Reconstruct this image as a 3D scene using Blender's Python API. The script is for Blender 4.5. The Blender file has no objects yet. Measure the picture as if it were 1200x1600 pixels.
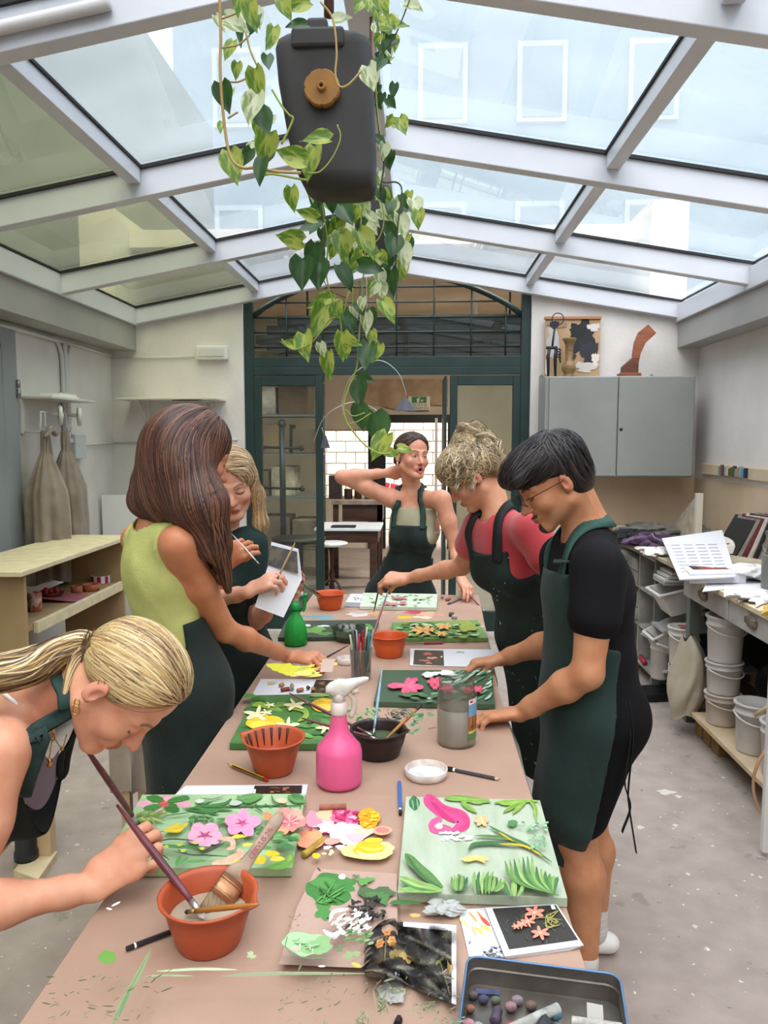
import bpy, bmesh, math, random
import numpy as np
from mathutils import Vector, Matrix, Euler

# ---------------------------------------------------------------- camera, world, light, exposure
SC = bpy.context.scene
COL = SC.collection
PITCH, YAW, FPX, EYE = math.radians(5.47), math.radians(2.62), 1200.0, (0.0, 0.0, 1.65)
cam_d = bpy.data.cameras.new('camera'); cam = bpy.data.objects.new('camera', cam_d); COL.objects.link(cam)
cam_d.sensor_fit = 'VERTICAL'; cam_d.sensor_height = 32.0; cam_d.lens = 32.0*FPX/1600.0
cam_d.clip_start = 0.05; cam_d.clip_end = 200
cam.location = EYE; cam.rotation_euler = (math.pi/2-PITCH, 0, YAW)
SC.camera = cam
SC.view_settings.view_transform = 'Standard'; SC.view_settings.look = 'None'
SC.view_settings.gamma = 1.0; SC.view_settings.use_curve_mapping = False
SC.view_settings.exposure = 0.5
try:
    SC.cycles.use_denoising = True; SC.cycles.max_bounces = 10; SC.cycles.transparent_max_bounces = 16
    SC.cycles.diffuse_bounces = 5; SC.cycles.transmission_bounces = 6; SC.cycles.glossy_bounces = 3
    SC.cycles.caustics_reflective = False; SC.cycles.caustics_refractive = False
    SC.cycles.sample_clamp_indirect = 6.0
except Exception: pass

# overcast sky: zenith raised to brighten the room, dim at the horizon, ground grey
W = bpy.data.worlds.new('overcast_sky'); SC.world = W; W.use_nodes = True
nt = W.node_tree; nt.nodes.clear()
tc = nt.nodes.new('ShaderNodeTexCoord'); sx = nt.nodes.new('ShaderNodeSeparateXYZ'); cr = nt.nodes.new('ShaderNodeValToRGB')
bg = nt.nodes.new('ShaderNodeBackground'); wo = nt.nodes.new('ShaderNodeOutputWorld')
mr = nt.nodes.new('ShaderNodeMapRange'); mr.inputs[1].default_value = -1; mr.inputs[2].default_value = 1
nt.links.new(tc.outputs['Generated'], sx.inputs[0]); nt.links.new(sx.outputs[2], mr.inputs[0]); nt.links.new(mr.outputs[0], cr.inputs[0])
nt.links.new(cr.outputs[0], bg.inputs[0]); nt.links.new(bg.outputs[0], wo.inputs[0])
e = cr.color_ramp.elements
e[0].position = 0.0; e[0].color = (.30, .28, .26, 1)
e[1].position = 1.0; e[1].color = (1.38, 1.42, 1.44, 1)
for p_, c_ in ((.49, (.30, .28, .26, 1)), (.51, (.27, .34, .40, 1)), (.75, (.54, .63, .70, 1))):
    q_ = e.new(p_); q_.color = c_
bg.inputs[1].default_value = 5.0

# daylight coming down through the cloud, very soft
sun_d = bpy.data.lights.new('soft_daylight', 'SUN'); sun_d.energy = 7.5; sun_d.angle = math.radians(70)
sun_d.color = (1.0, .88, .79)
sun = bpy.data.objects.new('soft_daylight', sun_d); COL.objects.link(sun); sun.rotation_euler = (math.radians(36), math.radians(-6), 0)

# ---------------------------------------------------------------- photo pixel <-> world
_f = np.array((-math.sin(YAW)*math.cos(PITCH), math.cos(YAW)*math.cos(PITCH), -math.sin(PITCH)))
_r = np.array((math.cos(YAW), math.sin(YAW), 0.0)); _u = np.cross(_r, _f); _C = np.array(EYE)
def ray(px, py): return _r*(px-600)/FPX + _u*(800-py)/FPX + _f
def atz(px, py, z): d = ray(px, py); return _C + d*((z-_C[2])/d[2])
def aty(px, py, y): d = ray(px, py); return _C + d*((y-_C[1])/d[1])
def atx(px, py, x): d = ray(px, py); return _C + d*((x-_C[0])/d[0])

# ---------------------------------------------------------------- materials
def lin(c):
    if isinstance(c, str):
        c = c.lstrip('#'); c = c*2 if len(c) == 3 else c; c = tuple(int(c[i:i+2], 16) for i in (0, 2, 4))
    if max(c) > 1.0: c = tuple(v/255.0 for v in c)
    return tuple((v/12.92 if v <= .04045 else ((v+.055)/1.055)**2.4) for v in c[:3])
_M = {}
def mat(name, color='#888888', rough=.6, color2=None, nscale=8, stretch=(1, 1, 1), detail=4, metal=0, bump=0, bscale=None,
        spec=.5, attr=False, trans=0, alpha=1, sheen=0, coat=0, sss=0, ramp=(.35, .65), emit=0, speck=None, ior=1.45, hue=0):
    if name in _M: return _M[name]
    m = bpy.data.materials.new(name); m.use_nodes = True; n = m.node_tree; b = n.nodes['Principled BSDF']; L = n.links.new
    b.inputs['Roughness'].default_value = rough; b.inputs['Metallic'].default_value = metal
    b.inputs['Specular IOR Level'].default_value = spec; b.inputs['IOR'].default_value = ior
    b.inputs['Transmission Weight'].default_value = trans; b.inputs['Alpha'].default_value = alpha
    b.inputs['Sheen Weight'].default_value = sheen; b.inputs['Coat Weight'].default_value = coat
    if sss: b.inputs['Subsurface Weight'].default_value = sss; b.inputs['Subsurface Radius'].default_value = (.012, .005, .003); b.inputs['Subsurface Scale'].default_value = 1.0
    tc = n.nodes.new('ShaderNodeTexCoord'); mp = n.nodes.new('ShaderNodeMapping'); mp.inputs['Scale'].default_value = stretch
    L(tc.outputs['Object'], mp.inputs[0])
    c1 = (*lin(color), 1)
    b.inputs['Base Color'].default_value = c1
    src = None
    if attr:
        a = n.nodes.new('ShaderNodeVertexColor'); a.layer_name = 'Col'; src = a.outputs[0]
    if color2 is not None:
        nz = n.nodes.new('ShaderNodeTexNoise'); nz.inputs['Scale'].default_value = nscale; nz.inputs['Detail'].default_value = detail
        L(mp.outputs[0], nz.inputs[0]); rp = n.nodes.new('ShaderNodeValToRGB'); L(nz.outputs[0], rp.inputs[0])
        rp.color_ramp.elements[0].position = ramp[0]; rp.color_ramp.elements[1].position = ramp[1]
        if attr:
            rp.color_ramp.elements[0].color = (1, 1, 1, 1); rp.color_ramp.elements[1].color = (*lin(color2), 1)
            mx = n.nodes.new('ShaderNodeMix'); mx.data_type = 'RGBA'; mx.blend_type = 'MULTIPLY'; mx.inputs[0].default_value = 1
            L(src, mx.inputs[6]); L(rp.outputs[0], mx.inputs[7]); src = mx.outputs[2]
        else:
            rp.color_ramp.elements[0].color = c1; rp.color_ramp.elements[1].color = (*lin(color2), 1); src = rp.outputs[0]
    if speck:
        for sc_, th_, col_ in speck:
            nz = n.nodes.new('ShaderNodeTexNoise'); nz.inputs['Scale'].default_value = sc_; nz.inputs['Detail'].default_value = 3
            L(mp.outputs[0], nz.inputs[0]); rp = n.nodes.new('ShaderNodeValToRGB'); L(nz.outputs[0], rp.inputs[0])
            rp.color_ramp.elements[0].position = th_; rp.color_ramp.elements[0].color = (0, 0, 0, 1)
            rp.color_ramp.elements[1].position = th_+.02; rp.color_ramp.elements[1].color = (1, 1, 1, 1)
            mx = n.nodes.new('ShaderNodeMix'); mx.data_type = 'RGBA'; L(rp.outputs[0], mx.inputs[0])
            if src is None: mx.inputs[6].default_value = c1
            else: L(src, mx.inputs[6])
            mx.inputs[7].default_value = (*lin(col_), 1); src = mx.outputs[2]
    if src is not None: L(src, b.inputs['Base Color'])
    if emit:
        b.inputs['Emission Color'].default_value = c1; b.inputs['Emission Strength'].default_value = emit
    if bump:
        nb = n.nodes.new('ShaderNodeTexNoise'); nb.inputs['Scale'].default_value = bscale or nscale*3; nb.inputs['Detail'].default_value = 5
        L(mp.outputs[0], nb.inputs[0]); bp = n.nodes.new('ShaderNodeBump'); bp.inputs['Strength'].default_value = min(1, bump)
        bp.inputs['Distance'].default_value = .004; L(nb.outputs[0], bp.inputs['Height']); L(bp.outputs[0], b.inputs['Normal'])
    _M[name] = m; return m

def glass_sheet(name, tint='#dfeae8', veil=.0, veil_col='#dfe6e4', rough=.02, gloss=.06, dirt=None):
    """thin pane: transparent, with a milky layer that scatters light both ways and a little gloss"""
    if name in _M: return _M[name]
    m = bpy.data.materials.new(name); m.use_nodes = True; n = m.node_tree; n.nodes.clear(); L = n.links.new
    out = n.nodes.new('ShaderNodeOutputMaterial'); tr = n.nodes.new('ShaderNodeBsdfTransparent'); tr.inputs[0].default_value = (*lin(tint), 1)
    gl = n.nodes.new('ShaderNodeBsdfGlossy'); gl.inputs['Roughness'].default_value = rough
    cur = tr.outputs[0]
    if veil:
        tl = n.nodes.new('ShaderNodeBsdfTranslucent'); tl.inputs[0].default_value = (*lin(veil_col), 1)
        df = n.nodes.new('ShaderNodeBsdfDiffuse'); df.inputs[0].default_value = (*lin(veil_col), 1)
        m1 = n.nodes.new('ShaderNodeMixShader'); m1.inputs[0].default_value = .3; L(tl.outputs[0], m1.inputs[1]); L(df.outputs[0], m1.inputs[2])
        m2 = n.nodes.new('ShaderNodeMixShader'); m2.inputs[0].default_value = veil; L(cur, m2.inputs[1]); L(m1.outputs[0], m2.inputs[2]); cur = m2.outputs[0]
        if dirt:
            tc = n.nodes.new('ShaderNodeTexCoord'); nz = n.nodes.new('ShaderNodeTexNoise'); nz.inputs['Scale'].default_value = dirt; nz.inputs['Detail'].default_value = 7
            mr = n.nodes.new('ShaderNodeMapRange'); mr.inputs[1].default_value = .3; mr.inputs[2].default_value = .75
            mr.inputs[3].default_value = veil*.8; mr.inputs[4].default_value = min(1, veil*1.35)
            L(tc.outputs['Object'], nz.inputs[0]); L(nz.outputs[0], mr.inputs[0]); L(mr.outputs[0], m2.inputs[0])
    m3 = n.nodes.new('ShaderNodeMixShader'); fr = n.nodes.new('ShaderNodeLayerWeight'); pw = n.nodes.new('ShaderNodeMath'); pw.operation = 'POWER'; pw.inputs[1].default_value = 4; L(fr.outputs[1], pw.inputs[0])
    ml = n.nodes.new('ShaderNodeMath'); ml.operation = 'MULTIPLY_ADD'; ml.inputs[1].default_value = .6; ml.inputs[2].default_value = gloss*.6; L(pw.outputs[0], ml.inputs[0])
    L(ml.outputs[0], m3.inputs[0]); L(cur, m3.inputs[1]); L(gl.outputs[0], m3.inputs[2]); L(m3.outputs[0], out.inputs[0])
    _M[name] = m; return m

# ---------------------------------------------------------------- mesh building
def rotmat(rx=0, ry=0, rz=0): return np.array(Euler((rx, ry, rz)).to_matrix())
class MB:
    """collects shapes into ONE mesh"""
    def __init__(s): s.v = []; s.f = []; s.c = []; s.n = 0; s.sm = []
    def add(s, V, F, col=None, smooth=False):
        V = np.asarray(V, float).reshape(-1, 3); s.v.append(V)
        n0 = s.n
        for f in F: s.f.append(tuple(int(i)+n0 for i in f)); s.c.append(col); s.sm.append(smooth)
        s.n += len(V); return s
    def box(s, lo, hi, col=None, R=None, at=None):
        x0, y0, z0 = lo; x1, y1, z1 = hi
        V = np.array([(x0,y0,z0),(x1,y0,z0),(x1,y1,z0),(x0,y1,z0),(x0,y0,z1),(x1,y0,z1),(x1,y1,z1),(x0,y1,z1)], float)
        if R is not None: V = V @ np.asarray(R).T
        if at is not None: V = V+np.asarray(at)
        return s.add(V, [(0,3,2,1),(4,5,6,7),(0,1,5,4),(1,2,6,5),(2,3,7,6),(3,0,4,7)], col)
    def hexa(s, V8, col=None):
        return s.add(V8, [(0,3,2,1),(4,5,6,7),(0,1,5,4),(1,2,6,5),(2,3,7,6),(3,0,4,7)], col)
    def tube(s, P, r, n=8, col=None, cap=True, flat=1.0, smooth=True, up=None, closed=False):
        P = np.asarray(P, float); m = len(P); r = np.broadcast_to(np.asarray(r, float), (m,))
        T = np.gradient(P, axis=0); T /= np.linalg.norm(T, axis=1)[:, None]+1e-12
        if closed:
            T = np.roll(P, -1, 0)-np.roll(P, 1, 0); T /= np.linalg.norm(T, axis=1)[:, None]+1e-12
        u = np.array(up if up is not None else ((0, 0, 1) if abs(T[0][2]) < .9 else (1, 0, 0)), float)
        V = []
        for i in range(m):
            a = u-T[i]*(u@T[i]); a /= np.linalg.norm(a)+1e-12; b = np.cross(T[i], a); u = a if up is None else u
            for k in range(n):
                t = 2*math.pi*k/n; V.append(P[i]+(a*math.sin(t)*flat+b*math.cos(t))*r[i])
        F = [(i*n+k, i*n+(k+1) % n, (i+1)*n+(k+1) % n, (i+1)*n+k) for i in range(m-1) for k in range(n)]
        if closed: F += [((m-1)*n+k, (m-1)*n+(k+1) % n, (k+1) % n, k) for k in range(n)]
        elif cap: F += [tuple(range(n-1, -1, -1)), tuple(range((m-1)*n, m*n))]
        return s.add(V, F, col, smooth)
    def bar(s, a, b, r, n=8, col=None, r2=None, smooth=True):
        return s.tube([a, b], [r, r if r2 is None else r2], n, col, smooth=smooth)
    def lathe(s, prof, n=28, at=(0, 0, 0), col=None, sx=1, sy=1, R=None, cap=False, smooth=True, fn=None):
        V = []
        for (r, z) in prof:
            for k in range(n):
                t = 2*math.pi*k/n; q = fn(t, z) if fn else 1
                V.append((r*q*math.cos(t)*sx, r*q*math.sin(t)*sy, z))
        V = np.array(V); F = [(i*n+k, i*n+(k+1) % n, (i+1)*n+(k+1) % n, (i+1)*n+k) for i in range(len(prof)-1) for k in range(n)]
        if cap: F += [tuple(range(n-1, -1, -1)), tuple(range((len(prof)-1)*n, len(prof)*n))]
        if R is not None: V = V @ np.asarray(R).T
        return s.add(V+np.asarray(at), F, col, smooth)
    def prism(s, poly, lo, hi, axis='z', col=None, R=None, at=None):
        n = len(poly); V = []
        for h in (lo, hi):
            for (a, b) in poly:
                V.append({'z': (a, b, h), 'y': (a, h, b), 'x': (h, a, b)}[axis])
        V = np.array(V, float)
        if R is not None: V = V @ np.asarray(R).T
        if at is not None: V = V+np.asarray(at)
        return s.add(V, [tuple(range(n-1, -1, -1)), tuple(range(n, 2*n))]+[(i, (i+1) % n, n+(i+1) % n, n+i) for i in range(n)], col)
    def grid(s, fn, nu, nv, col=None, smooth=True, colfn=None, thick=0):
        V = [fn(i/(nu-1), j/(nv-1)) for j in range(nv) for i in range(nu)]
        F = [(j*nu+i, j*nu+i+1, (j+1)*nu+i+1, (j+1)*nu+i) for j in range(nv-1) for i in range(nu-1)]
        n0 = len(s.f); s.add(V, F, col, smooth)
        if colfn:
            for k, (i, j) in enumerate([(i, j) for j in range(nv-1) for i in range(nu-1)]): s.c[n0+k] = colfn((i+.5)/(nu-1), (j+.5)/(nv-1))
        return s
    def sphere(s, c, r, nu=14, nv=9, col=None):
        r = np.broadcast_to(np.asarray(r, float), (3,)); V = []
        for j in range(nv):
            p = math.pi*(j+.0)/(nv-1)
            for i in range(nu):
                t = 2*math.pi*i/nu; V.append((c[0]+r[0]*math.sin(p)*math.cos(t), c[1]+r[1]*math.sin(p)*math.sin(t), c[2]+r[2]*math.cos(p)))
        return s.add(V, [(j*nu+i, (j+1)*nu+i, (j+1)*nu+(i+1) % nu, j*nu+(i+1) % nu) for j in range(nv-1) for i in range(nu)], col, True)
    def mesh(s, name, m):
        me = bpy.data.meshes.new(name); V = np.concatenate(s.v) if s.v else np.zeros((0, 3))
        me.from_pydata(V.tolist(), [], s.f)
        if any(c is not None for c in s.c):
            base = (.5, .5, .5); cols = [(lin(c) if c is not None else base) for c in s.c]
            a = me.color_attributes.new('Col', 'FLOAT_COLOR', 'CORNER')
            buf = []
            for f, c in zip(s.f, cols): buf += [c[0], c[1], c[2], 1.0]*len(f)
            a.data.foreach_set('color', buf)
        me.polygons.foreach_set('use_smooth', s.sm)
        me.materials.append(m); me.update(); return me
    def build(s, name, m, parent=None, origin=None, bevel=0, seg=2, kind=None):
        if origin is not None:
            s.v = [V-np.asarray(origin) for V in s.v]
        o = bpy.data.objects.new(name, s.mesh(name, m)); COL.objects.link(o)
        if origin is not None: o.location = origin
        if parent is not None: adopt(o, parent)
        if bevel:
            b = o.modifiers.new('bevel', 'BEVEL'); b.width = bevel; b.segments = seg; b.limit_method = 'ANGLE'; b.angle_limit = math.radians(40)
        if kind: o['kind'] = kind
        return o
def adopt(o, parent):
    """parent, keeping the world place (parents carry only a location and rotation)"""
    o.parent = parent; o.matrix_parent_inverse = wm(parent).inverted()
def wm(o):
    m = Matrix.LocRotScale(o.location, o.rotation_euler, o.scale)
    return (wm(o.parent) @ o.matrix_parent_inverse @ m) if o.parent else m
def empty(name, loc=(0, 0, 0)):
    o = bpy.data.objects.new(name, None); COL.objects.link(o); o.location = loc; o.empty_display_size = .05; return o
def tag(o, label=None, cat=None, group=None, kind=None):
    if label: o['label'] = label
    if cat: o['category'] = cat
    if group: o['group'] = group
    if kind: o['kind'] = kind
    return o
def thing(name, loc, label, cat, group=None): return tag(empty(name, tuple(map(float, loc))), label, cat, group)
def copy_tree(o, loc=None, rz=None, parent=None, label=None, group=None):
    c = o.copy(); COL.objects.link(c)
    if parent is not None: c.parent = parent
    if loc is not None: c.location = loc
    if rz is not None: c.rotation_euler = (0, 0, rz)
    if label: c['label'] = label
    if group: c['group'] = group
    for ch in [x for x in bpy.data.objects if x.parent == o and x != c]: copy_tree(ch, parent=c)
    return c
def spline(P, n=8):
    """Catmull-Rom through the points"""
    P = np.asarray(P, float)
    if len(P) == 2: return P[0]+(P[1]-P[0])*np.linspace(0, 1, n+1)[:, None]
    Q = np.vstack([2*P[0]-P[1], P, 2*P[-1]-P[-2]]); out = []
    for i in range(1, len(Q)-2):
        for k in range(n):
            t = k/n; a, b, c, d = Q[i-1], Q[i], Q[i+1], Q[i+2]
            out.append(.5*((2*b)+(c-a)*t+(2*a-5*b+4*c-d)*t*t+(3*b-a-3*c+d)*t**3))
    out.append(P[-1]); return np.array(out)
RND = random.Random(7)
NR = np.random.RandomState(11)

def lettering(text, size, m, loc, rot, parent, name='lettering', align='CENTER', bold=0, thick=.0006):
    cu = bpy.data.curves.new(name, 'FONT'); cu.body = text; cu.size = size; cu.align_x = align; cu.extrude = thick; cu.offset = bold; cu.resolution_u = 3
    o = bpy.data.objects.new(name, cu); COL.objects.link(o); bpy.context.view_layer.update()
    me = bpy.data.meshes.new_from_object(o.evaluated_get(bpy.context.evaluated_depsgraph_get())); bpy.data.objects.remove(o)
    me.materials.clear(); me.materials.append(m); n = bpy.data.objects.new(name, me); COL.objects.link(n); n.location = loc; n.rotation_euler = rot
    if parent is not None: adopt(n, parent)
    return n
# ================================================================ THE ROOM
YB, XL, XR = 6.35, -2.56, 2.235
M_wall = mat('white_limewash', '#dad5d0', .9, '#d0cbc5', 3, bump=.5, bscale=35, speck=[(60, .74, '#b9b4aa')])
M_beige = mat('beige_wall_paint', '#cdb79d', .9, '#c0aa8e', 2.5, bump=.4, bscale=30)
M_floor = mat('worn_concrete', '#a89b92', .8, '#91857c', 9, detail=12, ramp=(.25, .8), bump=.35, bscale=60,
              speck=[(7, .66, '#8b837a'), (42, .70, '#dcd7cd'), (26, .71, '#7a736b')])
M_steel = mat('grey_painted_steel', '#cfd1d6', .3, '#c6c8ce', 2)
M_eave = mat('grey_painted_eave', '#a3a19d', .55, '#9a9894', 2)
M_gask = mat('black_rubber_gasket', '#1c1c1e', .7)
M_gpane = glass_sheet('frosted_roof_glass', '#d0d2d5', .14, '#d3dfe6', dirt=1.3)
M_gpane2 = glass_sheet('shade_tinted_roof_glass', '#bcbfb2', .075, '#c6c9bb', dirt=1.3)  # darker green tint puts the neighbouring wall's shade into the left panes
M_green = mat('dark_green_painted_iron', '#1f3733', .5, '#1a2f2c', 6, bump=.1)
M_clear = glass_sheet('clear_door_glass', '#e8efec', .015, '#c8d0cc', gloss=.08)

b = MB(); b.box((XL-.3, -3.5, -.1), (XR+.3, 13.6, 0)); fl = b.build('floor', M_floor); fl['kind'] = 'structure'
# paint drips on the floor
b = MB()
for (px, py, r) in [(1040,1238,.035),(1060,1245,.02),(975,1213,.02),(1055,1290,.015),(962,1344,.009),(967,1352,.009),(1075,1366,.012),
                    (1175,1367,.009),(1188,1371,.01),(960,1400,.009),(1086,1448,.012),(930,1210,.012),(1000,1293,.02),(1130,1215,.012),(105,1236,.01),(160,1255,.008),(120,1320,.012)]:
    c = atz(px, py, 0.0); k = RND.random()*3; r *= .75
    V = [(c[0]+r*(1+.4*math.sin(3*t+k))*math.cos(t)*(1.6 if r > .018 else 1), c[1]+r*(1+.3*math.cos(4*t+k))*math.sin(t), .0012) for t in np.linspace(0, 2*math.pi, 15)[:-1]]
    b.add(V, [tuple(range(14))], '#c9c3b9')
o = b.build('paint_drips', mat('dried_white_paint', '#e6e2da', .8, attr=True), fl, kind='stuff')

b = MB(); b.box((XL-.3, -3.5, 0), (XL, YB+.25, 2.72)); w = b.build('wall_left', M_wall); w['kind'] = 'structure'
b = MB(); b.box((XL, -3.5, 0), (XR, -3.3, 3.0)); w2 = b.build('wall_front', M_wall); w2['kind'] = 'structure'
b = MB(); b.box((XR, -3.5, 0), (XR+.3, YB+.25, 2.75)); wr = b.build('wall_right', M_wall); wr['kind'] = 'structure'
b = MB(); b.box((XR-.004, -3.3, 0), (XR, YB, 1.335)); b.build('painted_band', M_beige, wr)
b = MB()
b.prism([(XL, 0), (-1.45, 0), (-1.45, 2.80), (XL, 2.62)], YB, YB+.25, 'y'); b.prism([(.90, 0), (XR, 0), (XR, 2.62), (.90, 2.86)], YB, YB+.25, 'y')
wb = b.build('wall_back', M_wall); wb['kind'] = 'structure'
b = MB(); b.box((1.36, YB-.012, .86), (XR-.004, YB, 1.36)); b.build('splashback_board', M_beige, wb)

# ---- glazed roof
def zr(x):   # underside of rafters
    return 2.575+(x+2.34)*(.4/2.14) if x < -.2 else 2.975-(x+.2)*(.38/2.26)
ce = tag(empty('ceiling', (-.2, 4, 2.97)), kind='structure')
RY = [-2.87, -1.56, -.25, 1.05, 2.36, 3.68, 5.0, 6.31]
def sloped(b, x0, x1, y0, y1, d0, d1):
    V = [(x0,y0,zr(x0)+d0),(x1,y0,zr(x1)+d0),(x1,y1,zr(x1)+d0),(x0,y1,zr(x0)+d0),(x0,y0,zr(x0)+d1),(x1,y0,zr(x1)+d1),(x1,y1,zr(x1)+d1),(x0,y1,zr(x0)+d1)]
    b.hexa(V)
XS = [(-2.36, -.2), (-.2, 2.10)]
for y in RY:
    for (x0, x1) in XS:
        b = MB(); sloped(b, x0, x1, y-.035, y+.035, 0, .13); b.build('rafter', M_steel, ce, bevel=.004)
        b = MB(); sloped(b, x0, x1, y-.05, y-.036, .122, .138); b.build('gasket', M_gask, ce)
        if y < 6: b = MB(); sloped(b, x0, x1, y+.036, y+.05, .122, .138); b.build('gasket', M_gask, ce)
YE = [-3.3]+RY
for k in range(len(YE)-1):
    y0, y1 = YE[k]+.04, YE[k+1]-.04
    for x in (-1.33, .87):
        b = MB(); V0 = zr(x)+.065; b.box((x-.032, y0, V0), (x+.032, y1, V0+.07)); b.build('glazing_bar', M_steel, ce, bevel=.003)
    for (x0, x1) in ((-2.33, -1.36), (-1.30, -.22), (-.18, .84), (.90, 2.07)):
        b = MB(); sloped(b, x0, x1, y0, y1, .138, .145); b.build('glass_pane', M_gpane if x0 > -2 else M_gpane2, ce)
    b = MB()
    for x in (-1.365, -1.294, .835, .906, -2.31, 2.055): sloped(b, x-.005, x+.005, y0, y1, .126, .138)
    b.build('edge_gasket', M_gask, ce)
    b = MB(); b.box((-.245, y0, 2.965+.06), (-.155, y1, 3.12)); b.build('ridge_bar', M_steel, ce, bevel=.004)
for s, (xa, xb) in ((0, (XL, -2.34)), (1, (2.06, XR))):
    b = MB(); b.box((xa, -3.3, 2.37), (xb, YB, 2.57)); b.build('eave_beam', M_eave, ce, bevel=.004)
    b = MB(); xi = -2.31 if s == 0 else 2.03
    b.box((min(xi, xa if s == 0 else xb), -3.3, 2.57), (max(xi, xa if s == 0 else xb), YB, 2.705)); b.build('eave_rail', M_steel, ce, bevel=.004)
b = MB(); P = [(x, 2.36-.055, zr(x)+.055) for x in (-2.3, -.9)]; b.tube(P, .019, 12); b.build('conduit', mat('white_conduit', '#c9c6c2', .5), ce)

# ---- neighbouring buildings seen dimly through the frosted roof
M_nb = mat('grey_render_facade', '#63685a', .9, '#565b4e', .8)
b = MB(); b.box((-3.9, -3, 2.9), (-3.15, 12, 6.3)); b.box((-3.9, -3, 0), (-3.5, 12, 2.9)); o = b.build('courtyard_wall', M_nb); tag(o, kind='structure')
bd = thing('apartment_building', (0, 16, 0), 'pale rendered building with white shuttered windows showing dimly through the roof glass', 'building')
b = MB(); b.box((-4.6, 14.8, -.1), (7.5, 18.5, 10.5)); b.build('facade', mat('pale_facade', '#6f8088', .9, '#64757d', .6), bd)
b = MB(); b.box((-4.9, 14.2, 10.5), (7.8, 18.8, 10.8)); b.build('roof', mat('red_roof', '#8c5a4e', .8), bd)
for x in (-3.4, -1.6, .4, 2.2, 4.2):
    for z in (4.6, 7.4):
        b = MB(); b.box((x-.45, 14.72, z), (x+.45, 14.8, z+1.4)); f = b.build('window', mat('pale_frame', '#94a0a4', .6), bd)
        b = MB(); b.box((x-.36, 14.70, z+.08), (x+.36, 14.72, z+1.3)); b.build('window_pane', mat('dull_pane', '#56646b', .3), f)

# ---- door_1: green iron screen with two glazed leaves and the barred lunette above
d1 = tag(empty('door_1', (-.28, YB+.08, 0)), 'dark green iron door screen', kind='structure')
y0, y1 = YB+.03, YB+.10
b = MB()
b.box((-1.45, y0, 0), (-1.375, y1, 2.85)); b.box((.825, y0, 0), (.90, y1, 2.90))
b.box((-1.375, y0, 2.235), (.825, y1, 2.32)); b.box((-1.375, y0, 2.17), (.825, y0+.03, 2.235))
b.build('frame', M_green, d1, bevel=.004)
b = MB(); arc = []
for k in range(25):
    t = k/24; x = -1.375+2.2*t; arc.append((x, y0+.03, 2.65+.36*math.sin(math.pi*t)**.8))
b.tube(arc, .024, 6, flat=1.0); b.build('arch_bar', M_green, d1)
for x in (-1.10, -.80, -.49, -.19, .115, .42, .70):
    z1 = 2.65+.36*max(0, math.sin(math.pi*(x+1.375)/2.2))**.8
    b = MB(); b.bar((x, y0+.03, 2.32), (x, y0+.03, z1), .007, 6); b.build('upright_bar', M_green, d1)
for z in (2.40, 2.52, 2.64, 2.76, 2.88):
    if z < 2.65: xa, xb = -1.37, .82
    else:
        s = math.asin(min(1, ((z-2.65)/.36)**1.25))/math.pi; xa, xb = -1.375+2.2*s, .825-2.2*s
    b = MB(); b.bar((xa, y0+.03, z), (xb, y0+.03, z), .007, 6); b.build('cross_bar', M_green, d1)
b = MB(); b.box((-1.37, y0+.05, 2.32), (.82, y0+.055, 2.66)); b.build('lunette_glass', M_clear, d1)
def leaf(x0, x1, name='door_leaf', yo=0):
    b = MB(); z0, z1, t = .03, 2.165, .062
    ya, yb = y0+.005+yo, y0+.05+yo
    b.box((x0, ya, z0), (x0+t, yb, z1)); b.box((x1-t, ya, z0), (x1, yb, z1)); b.box((x0+t, ya, z1-.08), (x1-t, yb, z1)); b.box((x0+t, ya, z0), (x1-t, yb, z0+.17))
    lf = b.build(name, M_green, d1, bevel=.004)
    b = MB(); b.box((x0+t, ya+.018, z0+.17), (x1-t, ya+.023, z1-.08)); b.build('glass_pane', M_clear, lf)
    return lf
leaf(-1.375, -.80); leaf(.25, .825)
b = MB(); b.box((-1.40, YB-.02, 0), (.86, YB+.25, .03)); b.build('threshold', mat('pale_stone_sill', '#cfc9c0', .7, '#bdb6ab', 8), d1)
b = MB(); b.box((.205, y0+.02, .03), (.225, y0+.62, 2.16)); b.box((.21, y0+.03, .03), (.22, y0+.6, .2)); b.build('open_leaf_edge', M_green, d1)

# ---- door_2: grey metal door in the left wall
d2 = tag(empty('door_2', (XL, 3.6, 0)), kind='structure')
Mg = mat('grey_metal_door', '#8f9394', .5, '#868a8b', 3)
yd = atx(31, 700, XL+.03)[1]
b = MB(); b.box((XL, yd-.17, 0), (XL+.035, yd, 2.33)); b.box((XL, yd-1.4, 2.22), (XL+.035, yd-.17, 2.33)); b.build('frame', Mg, d2, bevel=.004)
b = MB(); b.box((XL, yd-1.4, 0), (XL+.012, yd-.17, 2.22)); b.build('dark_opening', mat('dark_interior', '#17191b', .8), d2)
b = MB(); b.box((XL+.012, yd-.30, 0), (XL+.03, yd-.17, 2.2)); b.build('door_edge', Mg, d2)
for z in (1.93, 1.99):
    b = MB(); b.bar((XL+.045, yd-.012, z-.026), (XL+.045, yd-.012, z+.026), .013, 10); b.build('hinge', mat('steel_hinge', '#8b8d8e', .35, metal=.7), d2)

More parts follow.
